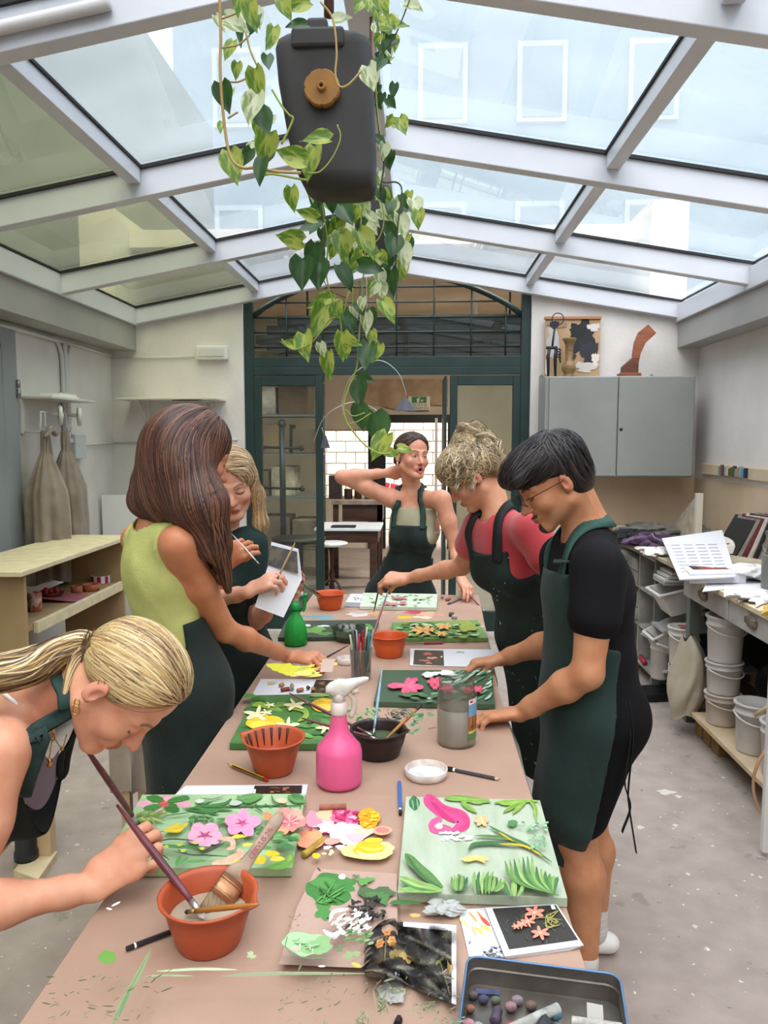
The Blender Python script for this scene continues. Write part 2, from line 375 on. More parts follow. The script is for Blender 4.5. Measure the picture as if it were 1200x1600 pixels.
# ---- conduits, junction box and cables on left and back wall
Mc = mat('white_plastic_conduit', '#cfcdca', .5)
cd = thing('conduit_run', (XL+.02, 5.5, 2.35), 'white plastic conduits running under the eave and down the left wall', 'conduit')
yv = atx(103, 600, XL+.02)[1]
b = MB(); b.tube([(XL+.025, 2.8, 2.335), (XL+.025, yv-.1, 2.335)], .016, 8); b.tube([(XL+.022, yv-.1, 2.335), (XL+.022, YB-.03, 2.33)], .011, 8); b.tube([(XL+.012, YB-.015, 2.31), (-1.85, YB-.015, 2.32)], .006, 6); b.build('eave_conduit', Mc, cd)
for k, dy in enumerate((-.045, 0, .042)):
    b = MB(); b.tube(spline([(XL+.02, yv+dy*(2.4), 2.33), (XL+.02, yv+dy*1.3, 2.26), (XL+.02, yv+dy, 2.15), (XL+.02, yv+dy, 1.52-.1*k)], 5), .014 if k != 1 else .019, 8); b.build('down_conduit', Mc, cd)
for z in (1.95, 1.62): b = MB(); b.box((XL, yv-.08, z), (XL+.045, yv+.08, z+.03)); b.build('clip', Mc, cd, bevel=.003)
b = MB(); b.box((XL, yv+.03, 1.50), (XL+.06, yv+.22, 1.68)); b.build('junction_box', mat('pale_grey_box', '#bfc2c0', .5), cd, bevel=.006)
b = MB(); b.tube([(XL+.02, yv+.22, 1.60), (XL+.02, YB-.02, 1.615)], .008, 6); b.tube([(XL+.02, YB-.02, 1.615), (-1.5, YB-.014, 1.64)], .006, 6); b.build('wall_cable', Mc, cd)
# emergency lamp on back wall
p = aty(333, 552, YB); b = MB(); b.box((p[0]-.13, YB-.06, p[2]-.055), (p[0]+.13, YB, p[2]+.055)); el = b.build('emergency_lamp', mat('white_plastic', '#d9d6d2', .4), bevel=.008)
tag(el, 'white rectangular emergency lamp high on the back wall left of the doors', 'lamp')
b = MB(); b.box((p[0]-.105, YB-.067, p[2]-.03), (p[0]+.105, YB-.06, p[2]+.03)); b.build('lens', mat('ribbed_lens', '#c4c2bd', .2, '#d8d6d2', 60, stretch=(1, 1, 9)), el)
# ================================================================ THE ROOM BEHIND THE DOORS
M_cream = mat('cream_plaster', '#d9cdb9', .9, '#cabda6', 2)
M_dkwood = mat('dark_stained_wood', '#2e1e17', .45, '#452c20', 5, stretch=(1, 6, 6), bump=.2)
M_black = mat('black_metal', '#17181a', .45)
YF = 11.5
bk = MB(); bk.box((-2.9, 6.6, 0), (-2.6, YF+.25, 3.6)); o = bk.build('wall_rear_left', M_cream); o['kind'] = 'structure'
bk = MB(); bk.box((1.9, 6.6, 0), (2.2, YF+.25, 3.6)); o = bk.build('wall_rear_right', M_cream); o['kind'] = 'structure'
bk = MB(); bk.box((-2.6, 6.95, 3.35), (1.9, YF, 3.5)); o = bk.build('trim_1', M_cream); o['kind'] = 'structure'
bk = MB(); bk.box((-2.6, YF, 0), (-1.50, YF+.2, 3.35)); bk.box((-1.50, YF, 0), (-.76, YF+.2, .74)); bk.box((-1.50, YF, 1.78), (-.52, YF+.2, 3.35))
bk.box((-.76, YF, 0), (-.52, YF+.2, 1.78)); bk.box((-.52, YF, 1.95), (.46, YF+.2, 3.35)); bk.box((.46, YF, 0), (1.9, YF+.2, 3.35))
o = bk.build('wall_rear', M_cream); o['kind'] = 'structure'
# street door and window frames
d3 = tag(empty('door_3', (0, YF, 0)), kind='structure'); bk = MB()
bk.box((-.76, YF-.08, 0), (-.50, YF+.02, 2.0)); bk.box((-.50, YF-.08, 1.88), (.50, YF+.02, 2.0)); bk.box((.42, YF-.06, 0), (.50, YF+.02, 1.95)); bk.build('door_frame', M_black, d3, bevel=.005)
bk = MB(); bk.box((.23, YF-.1, 0), (.27, YF-.05, 1.95)); bk.box((.33, YF-.1, 0), (.36, YF-.05, 1.95)); bk.build('door_edge', mat('pale_aluminium', '#d8cfd2', .4, metal=.2), d3)
w1 = tag(empty('window_1', (-1.1, YF, 1.2)), kind='structure'); bk = MB()
bk.box((-1.50, YF+.02, .72), (-.76, YF+.1, .76)); bk.box((-1.5, YF+.02, 1.76), (-.76, YF+.1, 1.79)); bk.build('window_frame', mat('grey_frame', '#9a9c9a', .5), w1)
# street wall of pale stone blocks
sw = MB(); sw.box((-4.5, 13.75, 0), (3.5, 14.2, 4.6)); swo = sw.build('wall_street', mat('mortar', '#b5aca0', .95)); swo['kind'] = 'structure'
blk = MB(); blk.box((-.165, -.02, -.092), (.165, .02, .092)); blm = None
M_stone = mat('pale_stone_blocks', '#e3dccf', .95, '#cfc4b4', 6, bump=.6, bscale=25)
for r in range(13):
    for c in range(11):
        x = -2.0+c*.345+(r % 2)*.17; z = .12+r*.197
        if blm is None: o = blk.build('stone_block', M_stone, swo, bevel=.01); blm = o; o.location = (x, 13.74, z)
        else: o = blm.copy(); COL.objects.link(o); o.location = (x, 13.74-RND.random()*.012, z)
# dark wooden storage board seen through the lunette
P = [(-1.75, 2.70), (-1.50, 2.95), (1.15, 2.95), (1.15, 2.46), (-1.45, 2.46)]
bd2 = thing('hanging_boards', (0, 8.3, 2.7), 'dark weathered timber boards stored overhead behind the barred lunette', 'boards')
for k in range(5):
    z0 = 2.46+k*.098; z1 = z0+.092; xa = -1.45-.3*(1-abs((z0+z1)/2-2.70)/.25) if k < 5 else -1.5
    bk = MB(); bk.box((xa, 8.25+RND.random()*.02, z0), (1.15, 8.42, z1)); bk.build('board', mat('weathered_board', '#3c3330', .8, '#231d1b', 3, stretch=(.6, 5, 9), bump=.5), bd2, bevel=.006)
for x in (-1.2, .95): bk = MB(); bk.bar((x, 8.33, 2.95), (x, 8.33, 3.36), .01); bk.build('hanger_rod', M_black, bd2)
# fluorescent tube
tl = thing('tube_light', (.65, 9, 2.93), 'lit white fluorescent tube lamp on the back room ceiling', 'lamp')
bk = MB(); bk.box((.16, 8.96, 2.93), (1.14, 9.04, 2.98)); bk.box((.62, 8.99, 2.98), (.66, 9.01, 3.35)); bk.build('housing', mat('white_enamel', '#d8d6cf', .4), tl, bevel=.005)
bk = MB(); bk.bar((.20, 9, 2.905), (1.10, 9, 2.905), .014, 12); bk.build('tube', mat('lit_tube', '#fff6e6', .4, emit=14), tl)
li = bpy.data.lights.new('tube_glow', 'AREA'); li.shape = 'RECTANGLE'; li.size = .9; li.size_y = .05; li.energy = 45; li.color = (1, .93, .82)
lo = bpy.data.objects.new('tube_glow', li); COL.objects.link(lo); lo.location = (.65, 9, 2.88)
ls = MB(); ls.sphere((0, 0, 0), (.035, .035, .05)); s = ls.build('pendant_bulb', mat('lit_bulb', '#ffdca0', .4, emit=6)); s.location = aty(679, 537, 9.5); tag(s, 'small warm glowing bulb behind the barred lunette', 'lamp')
bk = MB(); q = aty(679, 537, 9.5); bk.bar((0, 0, .04), (0, 0, 3.36-q[2]), .004, 6); bk.build('cord', M_black).parent = s
# tan panels and drapes on the header wall
bk = MB(); a = aty(560, 583, YF-.05); c = aty(700, 650, YF-.05)
bk.grid(lambda u, v: (a[0]+(c[0]-a[0])*u, YF-.032-.022*math.sin(u*23), 2.10+v*.42+.04*math.sin(u*9)*(1-v)), 40, 4)
dr = bk.build('paper_drape', mat('kraft_paper_drape', '#bda58a', .8, '#a98f72', 6)); tag(dr, 'brown paper hung across the wall above the street door', 'paper')
# emergency exit sign
p = aty(655, 628, YF-.062)
sg = thing('exit_sign', p, 'green and white USCITA DI EMERGENZA sign above the street door', 'sign')
bk = MB(); bk.box((p[0]-.16, p[1]-.005, p[2]-.12), (p[0]+.16, p[1], p[2]+.08)); bk.build('white_plate', mat('sign_white', '#e2d9c8', .5), sg)
bk = MB(); bk.box((p[0]-.11, p[1]-.009, p[2]-.015), (p[0]+.11, p[1]-.005, p[2]+.075)); bk.build('green_panel', mat('sign_green', '#117a45', .4), sg)
bk = MB(); bk.box((p[0]-.035, p[1]-.011, p[2]-.008), (p[0]+.0, p[1]-.009, p[2]+.05)); bk.sphere((p[0]-.0, p[1]-.011, p[2]+.058), (.011, .002, .011), 8, 5)
bk.prism([(p[0]+.02, p[2]+.03), (p[0]+.06, p[2]+.03), (p[0]+.04, p[2]-.005)], p[1]-.011, p[1]-.009, 'y'); bk.build('running_figure', mat('sign_white', '#e2d9c8'), sg)
for k, tx in enumerate(('USCITA DI', 'EMERGENZA')):
    lettering(tx, .05, M_black, (p[0], p[1]-.008, p[2]-.062-k*.046), (math.pi/2, 0, 0), sg)
# table with light top, desk organiser with pots, stool
tb = thing('side_table', (-.9, 8.3, 0), 'dark wooden table with a pale top seen through the open doors', 'table')
bk = MB(); bk.box((-1.10, 7.95, .685), (-.40, 8.6, .71)); bk.build('table_top', mat('pale_top', '#c3ccd2', .35), tb, bevel=.004)
bk = MB(); bk.box((-1.07, 7.98, .56), (-.43, 8.57, .685)); bk.build('apron_rail', M_dkwood, tb)
for (x, y) in ((-1.05, 8.0), (-.48, 8.0), (-1.05, 8.52), (-.48, 8.52)):
    bk = MB(); bk.box((x-.035, y-.035, 0), (x+.035, y+.035, .56)); bk.build('leg', M_dkwood, tb)
bk = MB(); bk.box((-.93, 8.02, .71), (-.67, 8.17, .727)); tab = bk.build('tablet', M_black, bevel=.004); tag(tab, 'black flat tray lying on the pale table top', 'tray')
oz = thing('organiser_box', (-.65, 9.0, .0), 'dark wooden workbench with a worn top behind the pale table', 'workbench')
bk = MB(); bk.box((-1.02, 8.9, .88), (-.42, 9.5, .93)); bk.build('bench_top', mat('worn_top', '#6d5e54', .6, '#8d8175', 9), oz, bevel=.004)
bk = MB(); bk.box((-.90, 8.95, .68), (-.43, 9.45, .88)); bk.build('drawer_case', M_dkwood, oz)
for x in (-.98, -.46): bk = MB(); bk.box((x-.03, 8.95, 0), (x+.03, 9.02, .88)); bk.build('leg', M_dkwood, oz)
k = 0
for (px, py, w_, h_, cl, nm, lb) in ((525, 800, .15, .28, '#33261f', 'dark_block', 'tall dark clay block standing on the far workbench'), (545, 800, .10, .12, '#3d2b25', 'paint_pot', 'squat brown pot beside the dark block on the far workbench'),
        (560, 800, .09, .13, '#51382f', 'paint_pot', 'brown pot in the middle of the far workbench'), (577, 798, .11, .10, '#6a5a50', 'paint_tin', 'grey tin at the right end of the far workbench')):
    q = aty(px, py, 9.2); bk = MB(); bk.lathe([(w_*.42, 0), (w_*.5, .01), (w_*.48, h_*.8), (w_*.52, h_*.84), (w_*.5, h_), (w_*.3, h_)], 14, (q[0], 9.15, .93), cap=True) if k else bk.box((q[0]-w_/2, 9.1, .93), (q[0]+w_/2, 9.25, .93+h_))
    o = bk.build(nm, mat('pot_%d_paint' % k, cl, .6, '#221915', 14), bevel=.006); tag(o, lb, 'pot' if k else 'block'); k += 1
st = thing('round_stool', (-.89, 7.75, 0), 'round white topped stool on a dark turned pedestal inside the back room', 'stool')
bk = MB(); bk.lathe([(.0, .0), (.15, 0), (.165, .012), (.165, .03), (.15, .036), (0, .036)], 24, (-.89, 7.75, .56)); bk.build('seat', mat('pale_seat', '#c7cdd1', .35), st)
bk = MB(); bk.lathe([(.05, .56), (.022, .5), (.018, .32), (.032, .26), (.018, .2), (.03, .14), (.02, .1)], 12, (-.89, 7.75, 0), cap=True); bk.build('column', M_dkwood, st)
for a in (90, 215, 325):
    ca, sa = math.cos(math.radians(a)), math.sin(math.radians(a))
    bk = MB(); bk.tube(spline([(-.89, 7.75, .2), (-.89+.07*ca, 7.75+.07*sa, .19), (-.89+.14*ca, 7.75+.14*sa, .08), (-.89+.2*ca, 7.75+.2*sa, .015)], 4), .014, 6); bk.build('leg', M_dkwood, st)
# striped fabric seen outside
bk = MB()
for i, cl in enumerate(('#7fb0ae', '#e9e7e2', '#b8394a', '#c13c4c')):
    bk.prism([(-1.15+i*.2, .55), (-.95+i*.2, .55), (-.82+i*.16, .95-.03*i), (-.96+i*.16, .98-.03*i)], 13.0, 13.12, 'y', col=cl)
o = bk.build('parked_awning', mat('striped_canvas', '#ffffff', .8, attr=True)); tag(o, 'red white and teal canvas seen outside in the street', 'canvas')
for x in (-1.0, -.4): bk = MB(); bk.bar((x, 13.06, 0), (x+.05, 13.06, .6), .015); adopt(bk.build('post', M_black), o)
# shelving with boxes and a black iron press behind the left leaf
sh = thing('storage_rack', (-1.9, 9.1, 0), 'grey metal rack of boxes and wrapped parcels behind the left glazed leaf', 'rack')
Mr = mat('rack_steel', '#6f7272', .5)
for (x, y) in ((-2.55, 8.85), (-1.17, 8.85), (-2.55, 9.4), (-1.17, 9.4)): bk = MB(); bk.box((x-.02, y-.02, 0), (x+.02, y+.02, 2.5)); bk.build('post', Mr, sh)
for z in (.35, .95, 1.45, 1.9, 2.3): bk = MB(); bk.box((-2.57, 8.83, z), (-1.15, 9.42, z+.025)); bk.build('shelf', Mr, sh)
cols = ['#a98d68', '#c3b79f', '#8d7452', '#b9b1a4', '#7d6a55', '#d5cdbd', '#9b8a78', '#6c4e35']
n = 0; desc = ['tan cardboard box', 'cream wrapped parcel', 'brown wooden crate', 'grey bundle of paper', 'umber carton', 'white paper package', 'taupe box', 'dark brown box']
lev = {.375: 'bottom', .975: 'second', 1.475: 'third', 1.925: 'fourth', 2.325: 'top'}
for zi, z in enumerate((.375, .975, 1.475, 1.925, 2.325)):
    y = -2.5; j = 0
    while y < -1.45:
        w_ = min(RND.uniform(.22, .42), -1.15-y); h_ = RND.uniform(.16, .36); c_ = (zi*3+j*2) % 8
        bk = MB(); bk.box((y, 8.86+RND.uniform(-.0, .08), z), (y+w_-.03, 9.38, z+h_)); o = bk.build('storage_box', mat('box_'+desc[c_].replace(' ', '_'), cols[c_], .85, '#6b5d4c', 4), bevel=.012)
        tag(o, '%s on the %s level of the metal rack, %s from the left' % (desc[c_], lev[z], ['first', 'second', 'third', 'fourth', 'fifth', 'sixth', 'seventh'][j]), 'box', 'boxes on the back room rack'); y += w_; j += 1
ir = thing('iron_stand', (-1.30, 7.9, 0), 'tall black cast iron stand with two cross arms behind the left glazed leaf', 'stand')
q = aty(441, 700, 7.9); x0 = q[0]
bk = MB(); bk.tube([(x0, 7.9, .05), (x0, 7.9, 1.0), (x0, 7.9, 1.78)], [.035, .032, .03], 10); bk.sphere((x0, 7.9, 1.80), .045); bk.lathe([(.22, 0), (.22, .03), (.05, .09), (.03, .2)], 16, (x0, 7.9, 0), cap=True); bk.build('post', M_black, ir)
for z in (1.55, 1.13):
    bk = MB(); bk.bar((x0-.20, 7.9, z+.01), (x0+.20, 7.9, z), .014); bk.sphere((x0-.2, 7.9, z+.01), .03, 8, 6); bk.sphere((x0+.2, 7.9, z), .03, 8, 6); bk.build('arm', M_black, ir)
pl = thing('press_bed', (-1.2, 7.5, 0), 'dark round turntable of the iron press low behind the left glazed leaf', 'turntable')
bk = MB(); bk.lathe([(.02, 0), (.2, .0), (.2, .02), (.04, .05), (.04, .62), (.26, .64), (.27, .68), (0, .68)], 24, (-1.18, 7.45, 0)); bk.build('disc', M_black, pl)
lb = MB(); lb.box((1.25, 7.6, 0), (1.85, 9.4, 2.25)); o = lb.build('tall_cupboard', mat('brown_cupboard', '#6b5d50', .6, '#584b40', 3, stretch=(5, 5, .6)), bevel=.01); tag(o, 'tall brown cupboard behind the right glazed leaf', 'cupboard')
lb = MB(); lb.box((1.225, 7.65, .1), (1.25, 8.48, 2.2)); lb.build('door', mat('brown_cupboard_door', '#746557', .6), o, bevel=.004)
lb = MB(); lb.box((1.225, 8.52, .1), (1.25, 9.35, 2.2)); lb.build('door', mat('brown_cupboard_door', '#746557', .6), o, bevel=.004)
# ================================================================ FURNITURE AROUND THE WALLS
M_ply = mat('raw_chipboard', '#d9cba9', .7, '#cbbb96', 14, bump=.15)
M_plyside = mat('tan_mdf', '#a78c66', .75, '#9b805b', 5, bump=.1, speck=[(30, .76, '#d8c9a9')])
M_worn = mat('worn_grey_paint', '#a7a59e', .7, '#86847d', 9, bump=.2, speck=[(12, .72, '#8a7a68')])
M_whitep = mat('white_paper', '#d4d4d8', .8)
# ---- open shelf unit on the left
su = thing('shelf_unit', (-2.15, 4.35, 0), 'low open chipboard shelf unit with a pale top against the left wall', 'shelf')
def slab(name, x0, x1, y0, y1, z0, z1, m, par, bevel=.003):
    b = MB(); b.box((x0, y0, z0), (x1, y1, z1)); return b.build(name, m, par, bevel=bevel)
slab('top_panel', -2.40, -1.94, 3.62, 5.07, .975, 1.0, M_ply, su)
slab('side_panel', -2.38, -1.97, 3.70, 3.725, 0, .975, M_plyside, su)
slab('side_panel', -2.38, -1.97, 4.98, 5.005, 0, .975, M_plyside, su)
slab('shelf_board', -2.38, -2.0, 3.725, 4.98, .66, .69, M_plyside, su)
slab('shelf_lip', -2.0, -1.975, 3.83, 4.98, .64, .70, M_ply, su)
slab('shelf_board', -2.38, -1.98, 3.725, 4.98, .12, .145, M_plyside, su)
def on_shelf(px, py): return atz(px, py, .69)
def pot(name, at, prof, m, label, cat, n=24, par=None, group=None, fn=None, **k):
    b = MB(); b.lathe(prof, n, (0, 0, 0), fn=fn, **k); o = b.build(name, m); o.location = at
    return tag(o, label, cat, group)
M_copper = mat('painted_copper', '#b96a42', .5, '#8d4a30', 20, speck=[(30, .68, '#5c3526')])
M_smear = mat('paint_smeared_plastic', '#c9a090', .4, '#a15640', 26, ramp=(.45, .55), speck=[(20, .7, '#dccfc4')])
bowl = lambda r, h, t=.004: [(0, .002), (r*.55, 0), (r*.8, h*.35), (r, h), (r+.004, h+.003), (r-t, h), (r*.75, h*.4), (r*.5, t+.003), (0, t+.003)]
cup = lambda r, h, t=.003: [(0, 0), (r*.86, 0), (r*.9, .004), (r, h), (r-t, h), (r*.86-t, t), (0, t)]
q = on_shelf(70, 928); pot('shallow_bowl', (-2.24, 4.12, .692), bowl(.105, .055), mat('dusty_dark_glaze', '#6b5850', .5, '#7d4f3c', 9), 'wide dusty brown bowl at the near end of the shelf unit', 'bowl')
pot('small_bowl', (-2.20, 4.42, .692), bowl(.08, .04), mat('dark_red_glaze', '#5a2e28', .5, '#7a3a2e', 12), 'small dark bowl with red pigment behind the copper tins', 'bowl')
b = MB(); NRs = np.random.RandomState(3)
for k in range(14): c = NRs.randn(3)*(.022, .022, .008); b.sphere((c[0], c[1], .045+abs(c[2])), .014, 7, 5)
o = b.build('pigment_lumps', mat('crimson_pigment', '#a01d2f', .7)); o.location = (-2.20, 4.42, .692); tag(o, 'lumps of crimson pigment in the small dark bowl', 'pigment', kind='stuff')
q = on_shelf(57, 955); pot('plastic_cup', (q[0]-.005, q[1]+.0, .692), cup(.036, .105), M_smear, 'clear cup smeared with brown paint at the near edge of the shelf', 'cup')
pot('stained_cup', (q[0]-.045, q[1]+.05, .692), cup(.034, .085), M_smear, 'paint stained plastic cup behind the smeared cup', 'cup')
q = on_shelf(120, 928); pot('copper_tin', (q[0], q[1], .692), cup(.036, .05), M_copper, 'round copper tin nearest on the shelf unit', 'tin')
q = on_shelf(143, 923); pot('copper_tin', (q[0], q[1], .692), cup(.055, .042), M_copper, 'wider copper tin behind the nearest one', 'tin')
def stripes_mat():
    m = mat('striped_tin', '#ffffff', .4, attr=True); return m
q = on_shelf(158, 910); b = MB(); n = 32; r = .064
for k in range(n):
    a, c = 2*math.pi*k/n, 2*math.pi*(k+1)/n
    b.add([(r*math.cos(a), r*math.sin(a), 0), (r*math.cos(c), r*math.sin(c), 0), (r*math.cos(c), r*math.sin(c), .045), (r*math.cos(a), r*math.sin(a), .045)], [(0, 1, 2, 3)], '#a81f3c' if k % 4 < 2 else '#ece6e2')
b.lathe([(r, .045), (r+.002, .048), (r-.003, .048), (r-.006, .02), (0, .02)], n, col='#eceae8')
o = b.build('striped_tin', stripes_mat()); o.location = (q[0], q[1], .692); tag(o, 'round tin with red and white stripes at the far end of the shelf', 'tin')
q = on_shelf(100, 938); b = MB(); b.box((-.13, -.1, 0), (.13, .1, .008)); o = b.build('paint_board', mat('dried_paint_palette', '#b3603c', .5, '#8a5a76', 12, speck=[(9, .66, '#4c8a3c')]), bevel=.004); o.location = (q[0]-.02, q[1]+.02, .705); o.rotation_euler = (.0, .12, .1)
tag(o, 'rectangular palette board covered in dried orange and green paint', 'palette')
b = MB(); b.grid(lambda u, v: (.17*(u-.5)*(1.1-.4*v)+.01*math.sin(9*v+5*u), .30*(math.sin(u*3.14)*.35)-.1+.02*math.sin(7*u), .27*v*(1-.12*math.sin(8*u))), 22, 12)
o = b.build('plastic_bag', glass_sheet('thin_clear_plastic', '#e8e8e6', .25, '#c9c6c0', rough=.2, gloss=.1)); o.location = (-2.12, 4.3, .147); o.rotation_euler = (0, 0, 1.4); tag(o, 'crumpled clear plastic bag on the lower shelf', 'bag')
pot('clay_pot', (-2.15, 3.95, .147), cup(.06, .14, .006), mat('brown_clay_pot', '#7d5a36', .7, '#5f4329', 12), 'brown clay pot on the lower shelf of the unit', 'pot')

# ---- grey drawer stack behind the green top
du = thing('drawer_stack', (-1.84, 5.6, 0), 'grey slatted crate stack behind the open shelf unit', 'crate')
for k in range(5): slab('drawer', -2.0, -1.62, 5.35, 5.75, .05+k*.145, .18+k*.145, mat('grey_plastic_drawer', '#a9aaab', .5), du, .008)
slab('frame', -2.02, -1.60, 5.36, 5.77, .0, .78, mat('grey_drawer_frame', '#83868a', .5), du)

# ---- white board leaning in the left corner
b = MB(); b.box((0, 0, 0), (.9, .012, 1.2)); o = b.build('leaning_panel', mat('white_panel', '#dcdad6', .6)); o.location = (XL+.03, 6.0, .0); o.rotation_euler = (0, 0, math.radians(20)); tag(o, 'white panel leaning in the left rear corner', 'panel')
# ---- white wall shelf on brackets
ws = thing('wall_shelf', (-2.0, 6.2, 1.96), 'white bracketed wall shelf on the back wall left of the doors', 'shelf')
slab('board', -2.40, -1.60, 6.02, YB-.002, 1.955, 1.972, mat('pale_wood_shelf', '#d8d2c6', .6), ws)
for x in (-2.25, -1.72):
    b = MB(); b.box((x-.014, YB-.014, 1.68), (x+.014, YB-.002, 1.955)); b.box((x-.014, 6.07, 1.942), (x+.014, YB-.01, 1.955)); b.bar((x, YB-.014, 1.72), (x, 6.10, 1.945), .006, 6); b.build('bracket', mat('white_bracket', '#cfcdc9', .4), ws)
b = MB(); b.prism([(-1.95, 6.03), (-1.72, 6.03), (-1.78, 6.1), (-1.9, 6.09)], 1.948, 1.954); b.build('dark_scrap', M_black, ws)
b = MB(); b.box((-2.08, YB-.006, .9), (-1.52, YB-.001, 1.64)); o = b.build('paper_sheet', mat('offwhite_sheet', '#dddbd6', .8)); tag(o, 'large off white sheet pinned under the wall shelf', 'paper')
b = MB(); b.box((-1.56, YB-.012, 1.44), (-1.50, YB-.001, 1.52)); o = b.build('light_switch', mat('grey_switch', '#b7b2ad', .5), bevel=.003); tag(o, 'small grey switch beside the left door post', 'switch')

# ---- coat rail with wheel hooks on the left wall
Mwm = mat('white_painted_metal', '#c9c7c3', .45)
cr_ = thing('coat_rack', (XL+.1, 5.1, 1.9), 'white metal wall rack with a thin shelf and two round wheel knobs', 'rack')
slab('rack_shelf', XL+.002, XL+.22, 4.84, 5.50, 1.905, 1.92, Mwm, cr_)
slab('rack_bar', XL+.002, XL+.02, 4.84, 4.88, 1.68, 1.905, Mwm, cr_)
b = MB(); b.tube([(XL+.01, 4.86, 1.69), (XL+.12, 4.88, 1.69), (XL+.12, 4.88, 1.82), (XL+.12, 5.48, 1.82)], .008, 6); b.build('rail', Mwm, cr_)
for y in (4.99, 5.27):
    b = MB(); b.lathe([(.035, -.012), (.06, -.012), (.066, 0), (.06, .012), (.035, .012)], 24, (XL+.20, y, 1.80), R=rotmat(0, math.pi/2, .5)); b.lathe([(0, -.02), (.012, -.02), (.012, .02), (0, .02)], 12, (XL+.20, y, 1.80), R=rotmat(0, math.pi/2, .5))
    for a in range(6): b.bar((XL+.20, y, 1.80), (XL+.20-.03*math.cos(a), y+.05*math.cos(a*1.047), 1.80+.05*math.sin(a*1.047)), .004, 5)
    b.bar((XL+.12, y-.02, 1.81), (XL+.2, y, 1.80), .009, 6); b.build('wheel_knob', Mwm, cr_)
for y in (4.90, 5.2): b = MB(); b.tube(spline([(XL+.14, y, 1.82), (XL+.14, y, 1.74), (XL+.16, y, 1.70), (XL+.18, y, 1.73)], 4), .005, 6); b.build('hook', Mwm, cr_)
b = MB(); b.box((0, 0, 0), (.16, .38, .012)); b.box((.01, .12, .012), (.15, .37, .028)); o = b.build('paper_stack', mat('white_card', '#e6e4e0', .7), bevel=.002); o.location = (XL+.03, 4.92, 1.921); tag(o, 'thin stack of white cards on the wall rack', 'papers')
# hanging linen smocks
M_linen = mat('beige_linen', '#8f8073', .95, '#7a6c60', 9, bump=.5, bscale=180, sheen=.3)
def smock(y, z0, wid, length, seed, label, ph):
    b = MB(); t = thing('linen_smock', (XL+.17, y, z0), label, 'smock', 'linen smocks on the coat rack')
    def f(u, v):
        a = u*2*math.pi; s = min(1, .14+2.6*max(0, v-.15)+.4*v) if v > .15 else .14+.10*v
        s = (s**.75)*(1+.10*math.sin(3*v+ph))
        fold = 1+.22*math.sin(5*a+ph+v*2.2)*min(1, v*1.6)+.10*math.sin(11*a+ph*2)
        return (XL+.155+.085*s*fold*math.cos(a)*(1+.3*v), y+wid*s*fold*math.sin(a)+.03*v*math.sin(ph), z0-length*v-.02*math.sin(2*a+ph)*v)
    b.grid(f, 61, 30); b.build('body', M_linen, t)
    b = MB(); b.tube(spline([(XL+.17, y-.03, z0-.20), (XL+.175, y-.01, z0-.06), (XL+.17, y, z0+.02), (XL+.175, y+.02, z0-.06), (XL+.18, y+.05, z0-.22)], 5), .012, 6, flat=.4); b.build('neck_strap', M_linen, t)
    return t
t1 = smock(4.86, 1.70, .165, .98, 1, 'beige linen smock on the nearer hook with a knotted strap', .4)
b = MB(); b.tube(spline([(XL+.18, 4.80, 1.66), (XL+.2, 4.86, 1.70), (XL+.2, 4.91, 1.67), (XL+.19, 4.94, 1.69)], 4), .018, 6, flat=.5); b.build('knot', M_linen, t1)
b = MB(); b.box((XL+.27, 4.74, .86), (XL+.272, 4.79, .93), col='#ece8e2'); b.box((XL+.272, 4.755, .90), (XL+.274, 4.78, .925), col='#1c1c1c'); b.build('care_tag', mat('tag_print', '#fff', .7, attr=True), t1)
smock(5.14, 1.70, .15, .92, 2, 'beige linen smock on the farther hook beside the grey box', 2.1)

# ---- grey steel cabinet on the back wall
M_cab = mat('grey_enamel_cabinet', '#8f928e', .4, '#868985', 3, bump=.05)
cb = thing('wall_cabinet', (1.53, 6.2, 1.35), 'grey green steel wall cabinet with two doors right of the green screen', 'cabinet')
slab('body', .965, 2.10, 6.02, YB-.002, 1.35, 2.125, M_cab, cb, .005)
slab('door', .995, 1.512, 6.0, 6.02, 1.362, 2.118, M_cab, cb, .003)
dr_ = slab('door', 1.522, 2.09, 6.0, 6.02, 1.362, 2.118, M_cab, cb, .003)
b = MB(); b.lathe([(.012, 0), (.012, .003), (0, .003)], 12, (1.545, 6.0, 1.72), R=rotmat(math.pi/2)); b.box((1.5435, 5.9955, 1.708), (1.5465, 5.9965, 1.722)); b.build('keyhole', mat('dark_keyhole', '#202020', .4), dr_)
for x in (.985, 1.86): b = MB(); b.prism([(x-.018, 2.12), (x+.018, 2.12), (x+.018, 2.15), (x, 2.168), (x-.018, 2.15)], 6.335, 6.345, 'y'); b.build('hanging_lug', M_cab, cb)
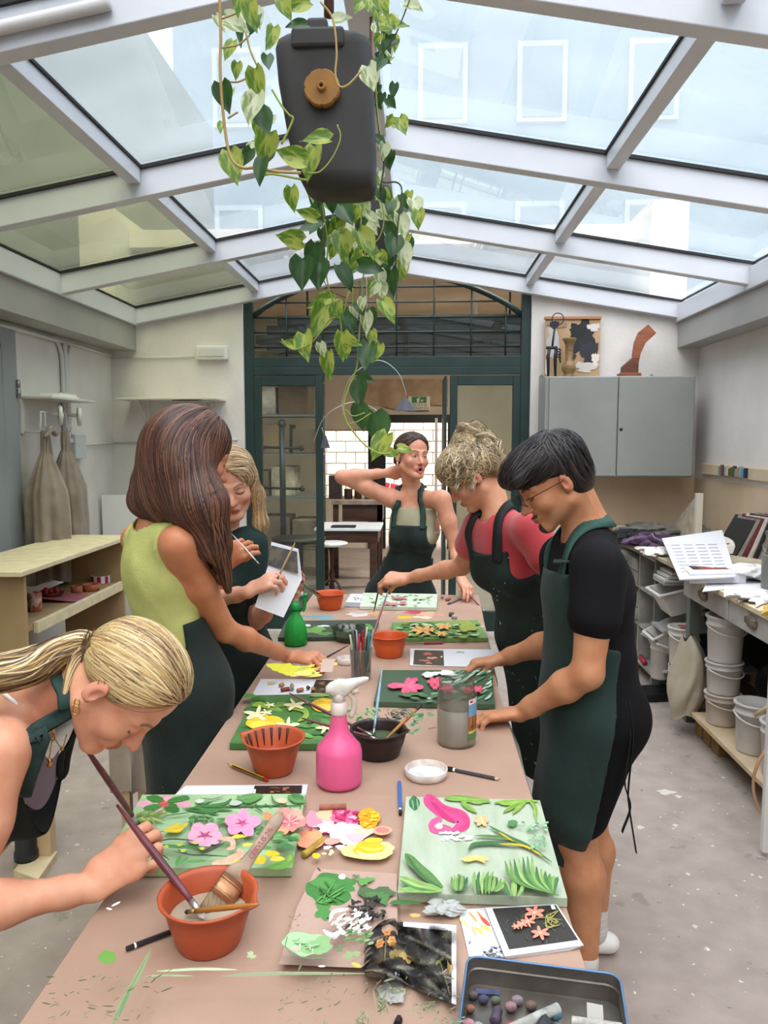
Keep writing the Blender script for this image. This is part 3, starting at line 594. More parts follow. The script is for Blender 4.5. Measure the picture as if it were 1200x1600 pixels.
# things on the cabinet
zc = 2.128
pa = thing('abstract_painting', (1.21, 6.28, zc), 'unframed board painting with a black blot on tan behind the figurines', 'painting')
slab('board', 1.0, 1.435, 6.29, 6.305, zc, zc+.475, mat('tan_board', '#b89a76', .8, '#a98a66', 6), pa, .002)
b = MB(); rs = np.random.RandomState(5)
def blob2(b, cx, cz, rx, rz, y, col, n=26, rough=.35, seed=0):
    r = np.random.RandomState(seed); ph = r.rand(4)*6.3
    V = []
    for t in np.linspace(0, 2*math.pi, n+1)[:-1]:
        q = 1+rough*(.5*math.sin(3*t+ph[0])+.35*math.sin(7*t+ph[1])+.3*math.sin(11*t+ph[2])); V.append((cx+rx*q*math.cos(t), y, cz+rz*q*math.sin(t)))
    b.add(V+[(cx, y, cz)], [(n, (k+1) % n, k) for k in range(n)], col)
for (x, z, rx, rz, cl, sd) in ((1.06, 2.42, .05, .15, '#b7b4b4', 1), (1.02, 2.24, .015, .09, '#d8d6d4', 2), (1.30, 2.44, .10, .13, '#2c2c30', 3), (1.35, 2.33, .07, .09, '#33333a', 4), (1.25, 2.50, .06, .06, '#26262a', 5), (1.38, 2.53, .05, .03, '#c9c2bb', 6),
        (1.33, 2.22, .09, .04, '#c8bfb5', 7), (1.22, 2.30, .03, .02, '#3c3c40', 8), (1.40, 2.28, .03, .05, '#d9cfc4', 9), (1.10, 2.55, .08, .02, '#8f7a63', 10)):
    blob2(b, x, z, rx, rz, 6.2885-.0004*sd, cl, seed=sd)
b.build('paint_marks', mat('matt_paint', '#fff', .8, attr=True), pa)
slab('top_strip', .99, 1.44, 6.275, 6.306, zc+.465, zc+.487, mat('wood_strip', '#a37453', .6), pa, .002)
M_blk = mat('blackened_iron', '#201e22', .5)
fg = thing('iron_figurine', (1.05, 6.13, zc), 'thin black iron figurine with a ring above a heart head', 'sculpture')
b = MB(); R_ = [(1.07+.045*math.cos(t), 6.13, zc+.445+.045*math.sin(t)) for t in np.linspace(0, 2*math.pi, 21)[:-1]]; b.tube(R_, .004, 6, closed=True); b.build('ring', M_blk, fg)
b = MB(); b.prism([(1.045, zc+.36), (1.08, zc+.395), (1.08, zc+.42), (1.045, zc+.43), (1.01, zc+.42), (1.01, zc+.395)], 6.12, 6.14, 'y'); b.build('heart_head', M_blk, fg)
b = MB(); b.tube([(1.045, 6.13, zc+.36), (1.03, 6.13, zc+.22)], .008, 8)
for x in (1.0, 1.055): b.tube([(x+.01, 6.13, zc+.22), (x, 6.13, zc+.16), (x+.005, 6.13, zc)], [.012, .014, .009], 8)
b.tube([(.985, 6.13, zc+.225), (1.07, 6.13, zc+.225)], .012, 8)
for k in range(4): b.tube(spline([(1.05, 6.13, zc+.20-.02*k), (1.08, 6.11, zc+.215-.02*k), (1.095, 6.12, zc+.20-.03*k)], 3), .006, 6)
b.build('body', M_blk, fg)
b = MB(); b.tube([(1.155, 6.12, .0), (1.155, 6.12, .002)], .001); 
vs = pot('turned_vase', (1.165, 6.14, zc), [(0, 0), (.05, 0), (.052, .006), (.03, .02), (.052, .045), (.056, .075), (.045, .10), (.026, .118), (.03, .20), (.032, .25), (.05, .285), (.055, .295), (.05, .298), (.03, .296), (0, .29)], mat('turned_brown_wood', '#8d7147', .5, '#6f5636', 12, stretch=(1, 1, 5)), 'turned brown wooden vase with a round foot on the cabinet', 'vase')
ab = thing('wooden_sculpture', (1.68, 6.16, zc), 'curved reddish wooden abstract sculpture on a small block base', 'sculpture')
slab('base', 1.555, 1.715, 6.10, 6.22, zc, zc+.028, mat('oiled_teak', '#94583c', .5, '#7c452d', 6, stretch=(1, 1, 6), bump=.2), ab)
b = MB(); b.prism([(1.575, zc+.028), (1.70, zc+.028), (1.70, zc+.15), (1.65, zc+.145), (1.60, zc+.10), (1.575, zc+.075)], 6.13, 6.19, 'y'); b.build('lower_block', mat('dark_teak', '#6f4630', .5, '#593523', 6, stretch=(1, 1, 5)), ab, bevel=.003)
b = MB(); b.prism([(1.655, zc+.10), (1.70, zc+.10), (1.715, zc+.18), (1.75, zc+.26), (1.83, zc+.335), (1.765, zc+.40), (1.70, zc+.345), (1.67, zc+.27), (1.66, zc+.19)], 6.135, 6.185, 'y'); b.build('curved_neck', mat('oiled_teak'), ab, bevel=.003)

# ---- tool rail on right wall with coloured tiles
tr = thing('sample_rail', (XR-.02, 5.5, 1.43), 'pale wooden rail on the right wall holding small glazed samples', 'rail')
slab('board', XR-.03, XR-.001, 4.7, 6.12, 1.375, 1.455, mat('pale_pine', '#cbb79c', .7, '#bda88b', 5), tr)
for k, (y, cl) in enumerate(zip(np.linspace(5.72, 5.28, 13), ('#6f8f7c', '#7b4f42', '#2e3350', '#9aa3a6', '#c9bd8d', '#4c4a2f', '#57583c', '#465239', '#7f9a90', '#b0795f', '#7ba0a4', '#5c8da1', '#20294a'))):
    b = MB(); b.box((XR-.048, y-.017, 1.385), (XR-.03, y+.014, 1.45+.012*math.sin(k*2.1))); b.build('glazed_sample', mat('glaze_%d' % 0, '#fff', .25, attr=True) if False else mat('glaze_'+cl[1:], cl, .25), tr, bevel=.002)

# ================================================================ WORKBENCH ON THE RIGHT
M_dusty = mat('dusty_white_paint', '#b9b7b2', .7, '#9c9993', 7, bump=.2)
wb_ = thing('workbench', (1.86, 4.4, 0), 'long workbench with pale plywood top and grey drawers along the right wall', 'workbench')
slab('bench_top', 1.49, XR-.006, 2.2, 4.40, .875, .90, M_ply, wb_)
slab('bench_top', 1.50, XR-.006, 4.40, YB-.02, .885, .91, mat('dusty_top', '#bdb19a', .8, '#a3967d', 8), wb_)
for k, (ya, yb) in enumerate(((2.2, 2.66), (2.67, 3.20), (3.21, 3.74), (3.75, 4.38))):
    d = slab('drawer', 1.505, 1.98, ya, yb, .765, .873, M_dusty, wb_, .004)
    b = MB(); c = (ya+yb)/2; b.lathe([(0, -.012), (.03, -.01), (.034, 0), (.03, .006), (0, .006)], 14, (1.503, c, .826), sy=1.7, R=rotmat(0, math.pi/2)); 
    b.box((1.49, c-.055, .812), (1.505, c+.055, .842)); b.build('pull', mat('rusty_pull', '#7d7164', .6, '#5d5349', 30), d, bevel=.004)
slab('lower_shelf', 1.49, XR-.01, 2.2, 4.14, .14, .165, mat('light_plywood_shelf', '#c9b494', .75, '#b7a180', 6), wb_)
for (ya, yb) in ((3.93, 4.28), (2.95, 3.25)):
    bb = thing('pallet_block', (1.75, (ya+yb)/2, 0), 'printed softwood pallet block under the %s end of the low shelf' % ('far' if ya > 3.5 else 'near'), 'block')
    for kk in range(3): slab('plank', 1.56, 1.80, ya+kk*.12, ya+kk*.12+.10, 0, .139, mat('pallet_wood', '#9c7a52', .8, '#86653f', 8, stretch=(4, 1, 1), bump=.3), bb)
for y in (4.42, 2.25): slab('leg', 1.56, 1.62, y, y+.06, 0, .885, mat('grey_green_frame', '#6f7570', .6), wb_)
slab('leg', 2.1, 2.16, 4.42, 4.48, 0, .885, mat('grey_green_frame'), wb_)
slab('back_panel', 2.19, XR-.006, 2.2, 6.3, .16, .875, mat('dark_grey_panel', '#4a4a46', .9), wb_)  # plain dark grey panel at the back of the bench
# pigeonhole unit at far end
pg = thing('drawer_cabinet', (1.75, 5.4, 0), 'grey worn cabinet of small drawers and cubbyholes under the far bench end', 'cabinet')
slab('side_panel', 1.52, 2.15, 4.95, 4.975, .08, .87, mat('grey_green_frame'), pg)
slab('side_panel', 1.52, 2.15, 5.30, 5.32, .08, .87, M_worn, pg)
for z in (.10, .36, .62, .855): slab('shelf', 1.52, 2.15, 4.975, 6.2, z, z+.018, M_worn, pg)
for k, z in enumerate((.64, .73, .39, .48)):
    d = slab('drawer', 1.515, 2.0, 5.34, 5.9, z+.0, z+.085, M_worn, pg, .004); b = MB(); b.bar((1.50, 5.55, z+.045), (1.50, 5.68, z+.045), .008, 6); b.build('handle', mat('dull_handle', '#7e7b72', .5), d)
for (x, y) in ((1.54, 4.97), (1.54, 5.9)): slab('leg', x-.02, x+.03, y-.02, y+.03, 0, .09, mat('grey_green_frame'), pg)
# white storage bins on the cubbyholes (tilted pans)
def tub(name, c, w, d, h, m, label, tilt=(0, 0, 0), taper=.8, group=None):
    b = MB(); t = .004
    def ring(s, z): return [(-w*s/2, -d*s/2, z), (w*s/2, -d*s/2, z), (w*s/2, d*s/2, z), (-w*s/2, d*s/2, z)]
    V = ring(taper, 0)+ring(1, h)+ring(1.12, h)+ring(1.12, h-.012)
    V += ring(.97, h)+ring(taper*.97, t)
    F = [(3, 2, 1, 0)]
    for a, c_ in ((0, 4), (4, 8), (8, 12)):
        F += [(a+k, a+(k+1) % 4, c_+(k+1) % 4, c_+k) for k in range(4)]
    F += [(16+k, 16+(k+1) % 4, 20+(k+1) % 4, 20+k) for k in range(4)]+[(20, 21, 22, 23)]
    b.add(V, F); o = b.build(name, m, bevel=.01, seg=3); o.location = c; o.rotation_euler = tilt; return tag(o, label, 'tub', group)
M_tub = mat('white_polypropylene', '#cfcdc8', .45, '#bdbab4', 6)
tub('white_tub', (1.68, 4.78, .60), .36, .26, .16, M_tub, 'white plastic tub on the cubbyhole beside the bench frame', (0, -.25, 0))
tub('white_tub', (1.66, 4.82, .40), .34, .2, .12, M_tub, 'deep white basin tilted below the upper tub', (0, -.5, 0))
tub('white_tub', (1.66, 4.85, .27), .42, .24, .05, M_tub, 'shallow white tray tilted on the lower cubbyhole', (0, .35, .1))
b = MB(); b.box((1.50, 4.70, .46), (2.1, 4.94, .475)); b.box((1.52, 4.72, .20), (2.1, 4.94, .215)); b.box((1.5, 4.70, .755), (1.86, 4.94, .77)); b.build('shelf_slab', M_dusty, pg)
for k in range(3): slab('folded_pad', 1.50+.02*k, 1.86, 4.70, 4.93, .772+.022*k, .79+.022*k, mat('paper_pads', '#c9c6c1', .8), pg)
for (x, y, lb) in ((1.50, 5.45, 'red handled tool on the lowest cubbyhole'), (1.53, 5.15, 'second red handled tool nearer the cabinet side')):
    b = MB(); b.bar((x, y, .137), (x+.02, y+.18, .137), .018, 8); b.bar((x+.02, y+.18, .137), (x+.03, y+.30, .137), .006, 6); o = b.build('red_tool', mat('red_handle', '#a12834', .4)); tag(o, lb, 'tool')
# buckets
M_tr = mat('cloudy_plastic', '#c9c6c1', .35, '#b9b5af', 5, trans=0)
M_wh = mat('white_bucket_plastic', '#d9d6cf', .4, '#c5c1b8', 7)
M_ds = mat('plaster_dusted_plastic', '#b3a89a', .8, '#c3baad', 9, bump=.3)
def bucket(c, r, h, m, label, lid=True, handle=True, zrot=0, content=None):
    t = thing('bucket', c, label, 'bucket', 'plastic buckets under the workbench')
    rb = r*.86
    b = MB(); b.lathe([(0, .003), (rb, 0), (rb+.002, .01), (rb+(r-rb)*.78, h*.78), (r*1.035, h*.79), (r*1.035, h*.82), (r*.99, h*.83), (r, h*.93), (r*1.04, h*.935), (r*1.04, h*.96), (r*.98, h*.965), (r*.95, h*.9), (rb*.95, .01), (0, .01)], 32, c); b.build('body', m, t)
    if lid:
        b = MB(); b.lathe([(0, h*.955), (r*.86, h*.955), (r*.9, h), (r*1.06, h), (r*1.09, h*.985), (r*1.09, h*.95), (r*1.05, h*.95)], 32, c); b.build('lid', m, t)
    if handle:
        a = np.linspace(-.2, math.pi+.2, 15); b = MB(); P = [(c[0]+r*1.08*math.cos(q+zrot), c[1]+r*1.08*math.sin(q+zrot), c[2]+h*.86-.32*h*math.sin(q)*.5-.02) for q in a]
        b.tube(P, .005, 6); b.build('handle', m, t)
    return t
zs = .166
bucket((1.59, 3.98, zs), .086, .165, M_ds, 'plaster dusted bucket at the bottom of the tall stack', zrot=math.pi+.5)
bucket((1.59, 3.98, zs+.165), .088, .17, M_tr, 'cloudy bucket in the middle of the tall stack', zrot=math.pi+.5)
bucket((1.59, 3.98, zs+.335), .092, .24, M_tr, 'tall cloudy bucket on top of the stack', zrot=math.pi+.2)
bucket((1.58, 4.57, zs-.02), .078, .16, M_wh, 'white bucket with a printed label under the white lidded bucket', zrot=math.pi+.3, lid=False)
wbk = bucket((1.58, 4.57, zs+.14), .085, .23, M_wh, 'white lidded bucket with a red mark on its lid', zrot=math.pi+.4)
b = MB(); b.box((1.55, 4.51, zs+.372), (1.62, 4.59, zs+.374)); b.build('red_sticker', mat('red_sticker', '#b5605c', .5), wbk)
b = MB()
for k, (a0, a1) in enumerate(((4.0, 4.5), (4.1, 4.35))):
    P = [(1.58+.085*math.cos(q), 4.57+.085*math.sin(q), zs+.24+.03*math.sin(9*(q-a0))-.03*k) for q in np.linspace(a0, a1, 8)]; b.tube(P, .003, 5)
b.build('black_scribble', M_black, wbk)
b = MB(); P = []
for q in np.linspace(3.7, 4.5, 6): P.append((1.58+.077*math.cos(q), 4.57+.077*math.sin(q)))
V = [(x, y, z) for z in (zs+.04, zs+.13) for (x, y) in P]; b.add(V, [(k, k+1, 7+k, 6+k) for k in range(5)]); b.build('printed_label', mat('bucket_label', '#8f9290', .5, '#3d4443', 60, ramp=(.45, .5)))
bpy.data.objects['printed_label'].parent = None; adopt(bpy.data.objects['printed_label'], wbk)
bucket((1.52, 4.80, zs-.02), .06, .24, M_tr, 'slim cloudy container at the far end of the low shelf', lid=True, handle=False)
bucket((1.60, 3.62, zs), .088, .24, M_tr, 'wide cloudy bucket at the near end of the low shelf', zrot=math.pi)
sb = bucket((1.60, 3.34, zs), .088, .25, M_tr, 'near cloudy bucket with blue tape on its rim', zrot=math.pi+.8)
b = MB(); P = []
for q in np.linspace(3.6, 4.4, 7): P.append((1.60+.096*math.cos(q), 3.34+.096*math.sin(q)))
V = [(x, y, z+.012*math.sin(i*2.0+z*90)) for z in (zs+.16, zs+.22) for i, (x, y) in enumerate(P)]; b.add(V, [(k, k+1, 8+k, 7+k) for k in range(6)]); b.build('blue_tape', mat('blue_tape', '#3f4f9a', .6), sb)
# sack hanging between the buckets
b = MB()
def sack(u, v):
    a = u*2*math.pi; r = .035+.085*math.sin(min(1, v*1.05)*math.pi*.86)**.8*(1+.10*math.sin(4*a+6*v)+.05*math.sin(9*a))
    return (1.50+r*math.cos(a)*.8+.02*math.sin(5*v), 4.26+r*math.sin(a)*1.1, .55-.44*v+.02*math.sin(3*a))
b.grid(sack, 49, 26); o = b.build('plastic_sack', mat('yellowed_plastic_sack', '#b9b09c', .5, '#a89e88', 8, bump=.4)); tag(o, 'yellowed plastic sack slumped between the buckets', 'sack')
b = MB(); b.grid(lambda u, v: (1.95+.2*math.sin(v*3.1)*math.cos(u*6.28)*(1+.15*math.sin(5*u*6.28+3*v)), 3.85+.30*math.sin(v*3.1)*math.sin(u*6.28)*(1+.1*math.sin(7*u*6.28)), .166+.44*v), 41, 20); o = b.build('rubbish_bag', mat('black_bin_liner', '#121213', .35, bump=.6, bscale=14)); tag(o, 'full black rubbish bag under the workbench', 'bag')
b = MB(); b.box((-.14, -.1, 0), (.14, .1, .05)); o = b.build('black_tray', M_black, bevel=.012); o.location = (1.50, 4.86, .001); o.rotation_euler = (0, 0, .2); tag(o, 'flat black tray on the floor under the cubbyholes', 'tray')
# bent wooden hoop and white board at the right edge
hp = MB(); c = aty(1215, 1285, 3.15); P = [(1.62, 3.12+.22*math.cos(t)*.35, .235+.23*math.sin(t)) for t in np.linspace(0, 2*math.pi, 33)[:-1]]
P = [(1.60+.215*math.cos(t), 3.10-.02*math.cos(t), .235+.232*math.sin(t)) for t in np.linspace(0, 2*math.pi, 41)[:-1]]
hp.tube(P, .012, 8, closed=True, flat=.5); o = hp.build('wooden_hoop', mat('bent_wood_hoop', '#c39a76', .5, '#ae8460', 6)); tag(o, 'thin bent wooden hoop leaning against the low shelf', 'hoop')
b = MB(); a = aty(1196, 1060, 2.98); c = aty(1193, 1265, 2.98); b.box((a[0]+.012, 2.96, .02), (a[0]+.035, 2.985, .80)); o = b.build('white_batten', mat('white_batten', '#d9d7d2', .6)); tag(o, 'upright white batten at the right edge of the low shelf', 'batten')
b = MB(); b.bar(aty(1180, 1118, 3.1), aty(1215, 1095, 3.0), .009, 8); o = b.build('wooden_dowel', M_ply); tag(o, 'short pale dowel sticking out of the nearest bucket', 'dowel')

# ---- on top of bench
zb = .902
def sheet(name, quad, m, label, cat, z=0, thick=.002, colfn=None, group=None):
    """quad: photo pixels of 4 corners (front-left, front-right, back-right, back-left) on a level surface at height z"""
    V = [atz(*p, z) for p in quad]; c = sum(V)/4; b = MB(); b.hexa([v-c for v in V]+[v-c+np.array((0, 0, thick)) for v in V]); o = b.build(name, m); o.location = c; return tag(o, label, cat, group)
bk1 = thing('art_book', (1.75, 4.3, zb), 'thick white edged book with a red and black printed cover', 'book')
V = [atz(*p, zb+.06) for p in ((1078, 896), (1166, 895), (1140, 878), (1064, 882))]
b = MB(); b.hexa([(v[0], v[1], zb+.012) for v in V]+[(v[0], v[1], zb+.056) for v in V]); b.build('page_block', M_whitep, bk1)
b = MB(); b.hexa([(v[0], v[1], zb+.056) for v in V]+[(v[0], v[1], zb+.06) for v in V]); b.hexa([(v[0], v[1], zb+.008) for v in V]+[(v[0], v[1], zb+.012) for v in V]); b.build('cover', mat('glossy_white_cover', '#ecebe9', .25), bk1)
V = [atz(*p, zb+.0605) for p in ((1083, 890), (1153, 889), (1133, 880.5), (1073, 882.5))]; b = MB(); b.hexa([(v[0], v[1], zb+.06) for v in V]+[(v[0], v[1], zb+.0606) for v in V]); b.build('cover_print', mat('cover_print', '#2c2220', .25, '#a3352c', 9, ramp=(.42, .6), speck=[(14, .68, '#d9b46a')]), bk1)
b = MB(); V = [atz(*p, zb) for p in ((1072, 903), (1120, 903), (1110, 885), (1066, 888))]; b.hexa([(v[0], v[1], zb) for v in V]+[(v[0], v[1], zb+.008) for v in V]); o = b.build('dark_book', mat('dark_red_book', '#3c1d22', .5, '#274a3c', 3), bevel=.002); tag(o, 'dark bound book under the white art book', 'book')
o = sheet('magazine', ((1062, 895), (1150, 893), (1128, 840), (1034, 848)), M_whitep, 'open white booklet of printed text on the workbench', 'booklet', zb+.075, .006)
o.rotation_euler = (.05, -.02, 0)
b = MB()
for k in range(4):
    for j in range(9):
        f = lambda s, t: np.array(atz(1062+(s*88)+(t*-28), 895-t*50, zb+.0822))-np.array(o.location)
        a = f(.10+.22*k, .2+.075*j); c = f(.10+.22*k+.16, .2+.075*j); d = f(.10+.22*k+.16, .2+.075*j+.02); e_ = f(.10+.22*k, .2+.075*j+.02); b.add([a, c, d, e_], [(0, 1, 2, 3)])
pr_ = b.build('printed_text', mat('grey_print', '#a5a7b5', .8)); pr_.parent = o; pr_['kind'] = 'stuff'
for k in range(4): sheet('loose_sheet', [(1100+30*k+RND.uniform(-9, 9), 925+8*k), (1185+12*k, 915+4*k), (1170+10*k, 893+3*k), (1110+22*k, 897+3*k)], M_whitep, ['white sheet under the art book', 'second loose sheet toward the wall', 'loose white sheet near the bench edge', 'rightmost loose white sheet on the bench'][k], 'paper', zb+.002*k, .0015, group='loose sheets on the workbench')
def crumple(name, c, r, m, label, cat='paper', seed=0, flat=.5, n=24):
    rs = np.random.RandomState(seed); ph = rs.rand(6)*6.28; b = MB()
    def f(u, v):
        a = u*2*math.pi; p = v*math.pi; q = 1+.22*math.sin(3*a+ph[0]+2*p)+.16*math.sin(5*a+ph[1]-3*p)+.12*math.sin(9*a+ph[2])*math.sin(6*p+ph[3])+.06*math.sin(14*a+5*p)
        return (r[0]*q*math.sin(p)*math.cos(a), r[1]*q*math.sin(p)*math.sin(a), max(0, r[2]*(1+q*math.cos(p))))
    b.grid(f, n*2, n, smooth=False); o = b.build(name, m); o.location = c; return tag(o, label, cat)
c = atz(1180, 940, zb); crumple('crumpled_paper', (c[0]+.05, c[1], zb), (.13, .07, .022), M_whitep, 'crumpled white paper near the bench edge', seed=2)
c = atz(1198, 908, zb); crumple('white_pouch', atz(1180, 905, zb+.01), (.16, .11, .035), mat('white_cloth', '#dddcda', .8), 'soft white cloth pouch behind the loose sheets', 'cloth', seed=9, flat=.8)
c = atz(1195, 965, zb); crumple('sponge', (c[0]+.06, c[1]+.04, zb), (.05, .04, .02), mat('yellow_sponge', '#c7a45a', .9), 'small yellow sponge at the right bench edge', 'sponge', seed=4)
c = atz(1020, 852, zb+.03); crumple('purple_cloth', (c[0], c[1], zb+.01), (.16, .15, .045), mat('purple_velvet', '#43124a', .9, '#200a24', 6, sheen=.5), 'crumpled purple cloth on the far workbench', 'cloth', seed=5)
c = atz(1003, 848, zb+.03); crumple('black_cloth', (c[0]-.02, c[1]+.1, zb+.01), (.14, .14, .045), mat('black_cloth', '#17151a', .9), 'black cloth beside the purple one', 'cloth', seed=6)
c = atz(1020, 832, zb+.03); crumple('clay_slab', (c[0]+.05, c[1]+.1, zb+.01), (.26, .20, .035), mat('wet_grey_clay', '#6f6d66', .8, '#57564f', 14, bump=.7), 'rough grey clay slab at the far end of the workbench', 'clay', seed=7)
c = atz(1075, 830, zb+.03); crumple('clay_slab', (c[0]+.0, c[1]+.0, zb+.01), (.22, .20, .03), mat('wet_grey_clay'), 'second grey clay slab behind the pillow', 'clay', seed=8)
c = atz(1040, 868, zb); crumple('white_rag', (c[0]-.05, c[1]+.05, zb), (.10, .16, .02), mat('white_rag', '#d9d3cc', .9), 'rumpled white rag along the front of the bench', 'rag', seed=10)
# pillow with leaf print
pw = MB(); c = atz(1085, 858, zb+.05)
def pil(u, v):
    a, d = u*2-1, v*2-1; e_ = (1-abs(a)**3)*(1-abs(d)**3); return (.29*a*(1-.06*d*d), .20*d*(1-.06*a*a), .075*e_**.5)
pw.grid(pil, 26, 20); pw.grid(lambda u, v: (pil(u, v)[0], pil(u, v)[1], -.02*(pil(u, v)[2]/.075)), 26, 20)
po = pw.build('cushion', mat('cream_cushion', '#d3cdbf', .9, '#c8c1b1', 6)); po.location = (2.0, 5.15, zb+.03); po.rotation_euler = (.05, -.1, .15); tag(po, 'cream cushion with dark green leaf prints on the workbench', 'cushion')
b = MB()
for i in range(10):
    for j in range(4):
        u, v = .08+.09*i+.02*(j % 2), .12+.22*j; p0 = np.array(pil(u, v)); d = np.array((.014, .006, 0)); e_ = np.array((-.004, .009, 0)); z = np.array((0, 0, .002))
        b.add([p0-d+z, p0-e_+z, p0+d+z, p0+e_+z], [(0, 1, 2, 3)])
lp = b.build('leaf_print', mat('green_leaf_print', '#3f5346', .8)); lp.parent = po; lp['kind'] = 'stuff'
# plaster wedge and battens in the far corner
b = MB(); b.prism([(5.55, 0), (6.15, 0), (5.55, .33)], 1.97, 2.0, 'x'); o = b.build('plaster_wedge', mat('plaster_crust', '#b9b09f', .9, '#9c9384', 14, bump=.5)); o.location = (0, 0, zb+.01); tag(o, 'triangular plaster crusted board standing on the workbench', 'board')
b = MB(); b.box((1.965, 5.52, zb+.008), (2.01, 5.56, zb+.36)); adopt(b.build('upright_batten', mat('cream_batten', '#cdc6b8', .8)), o)
for k in range(3): b = MB(); b.box((0, 0, 0), (.62, .05, .02)); o = b.build('cream_batten', mat('cream_batten', '#cdc6b8', .8)); o.location = (1.52+.06*k, 6.24-.07*k, zb+.01+.021*(k == 1)); o.rotation_euler = (0, 0, .03*k); tag(o, ['cream batten against the splashback', 'cream batten lying on its neighbour', 'front cream batten at the far bench end'][k], 'batten', 'cream battens at the bench end')
# stack of magazines leaning, jar in bag
mg = thing('magazine_pile', (2.1, 4.4, zb), 'dark glossy magazines leaning in a fan against the right wall', 'magazines')
for k in range(9):
    b = MB(); b.box((-.004, -.11, 0), (.004, .11, .285)); m_ = mat('magazine_%d_edge' % (k % 4), ('#2b2826', '#5c5550', '#742a2c', '#c9bfb5')[k % 4], .35, ('#151313', '#8d857c', '#3b1b1c', '#8f8880')[k % 4], 18, stretch=(1, 6, .5)); o = b.build('magazine', m_); o.location = (1.98+.02*k, 5.02-.03*k, zb+.005); o.rotation_euler = (0, .55-.04*k, .25); adopt(o, mg)
jb = thing('paint_bucket', (1.98, 3.82, zb), 'grey metal tin with cloudy wrapping at the right frame edge', 'tin')
c = atz(1188, 925, zb); c = (c[0]+.12, c[1]+.05, zb)
b = MB(); b.lathe([(0, 0), (.085, 0), (.09, .01), (.092, .17), (.096, .175), (.09, .18), (.082, .17), (.08, .02), (0, .02)], 24, c); b.build('body', mat('zinc_tin', '#6c6f64', .5, '#83857b', 7), jb)
b = MB(); b.lathe([(.07, .17), (.085, .22), (.07, .26), (.08, .29), (.05, .3)], 20, c, fn=lambda t, z: 1+.1*math.sin(5*t+30*z)); b.build('plastic_wrap', glass_sheet('thin_clear_plastic'), jb)
# ================================================================ THE PAINTING TABLE
ZT = .85
M_kraft = mat('kraft_paper', '#ae8f7b', .75, '#a28370', 5, detail=8, ramp=(.3, .7), bump=.25, bscale=26, speck=[(55, .765, '#a08468')])
tb0 = thing('painting_table', (-.145, 2.2, 0), 'long narrow worktable covered with brown kraft paper', 'table')
b = MB(); b.box((-.52, .50, ZT-.034), (.25, 3.86, ZT-.003)); b.build('table_top', mat('plywood_top', '#b89c74', .7), tb0)
b = MB()
def kr(u, v):
    y = .45+3.45*v; x = -.545+.80*u+.035*max(0, (y-2.4))*u
    return (x, y, ZT+.0006*math.sin(9*x+4*y)+.0012*math.exp(-((y-1.66-.02*x)/.008)**2)+.001*math.exp(-((y-2.38)/.008)**2)+.001*math.exp(-((y-1.13)/.007)**2))
b.grid(kr, 14, 420); b.build('kraft_paper', M_kraft, tb0)
for s in (0, 1):
    b = MB()
    b.grid(lambda u, v: (kr(s, u)[0]+(1 if s else -1)*(.012*v*(1+.8*math.sin(u*40)))+(0.02*v*max(0, math.sin(3*u*6)) if s else 0), kr(s, u)[1], ZT-(.10+.03*math.sin(9*u)+.02*math.sin(23*u+s))*v), 120, 5); b.build('paper_overhang', mat('paper_side', '#b9a08c', .7, '#a8a19a', 2) if not s else mat('plastic_sheet_edge', '#a9a39c', .5, '#8b8a86', 4), tb0)
for y in (.75, 2.2, 3.6):
    for (xa, xb) in ((-.46, -.40), (.14, .20)):
        b = MB(); V = [(xa-.03, y-.25), (xa, y-.25)]
        b.bar((xa, y-.18, 0), (xa+.02, y, ZT-.04), .022, 6); b.build('trestle_leg', mat('trestle_pine', '#b08f65', .7), tb0)
        b = MB(); b.bar((xa, y+.18, 0), (xa+.02, y, ZT-.04), .022, 6); b.build('trestle_leg', mat('trestle_pine'), tb0)
    b = MB(); b.box((-.5, y-.03, ZT-.09), (.23, y+.03, ZT-.034)); b.build('trestle_beam', mat('trestle_pine'), tb0)

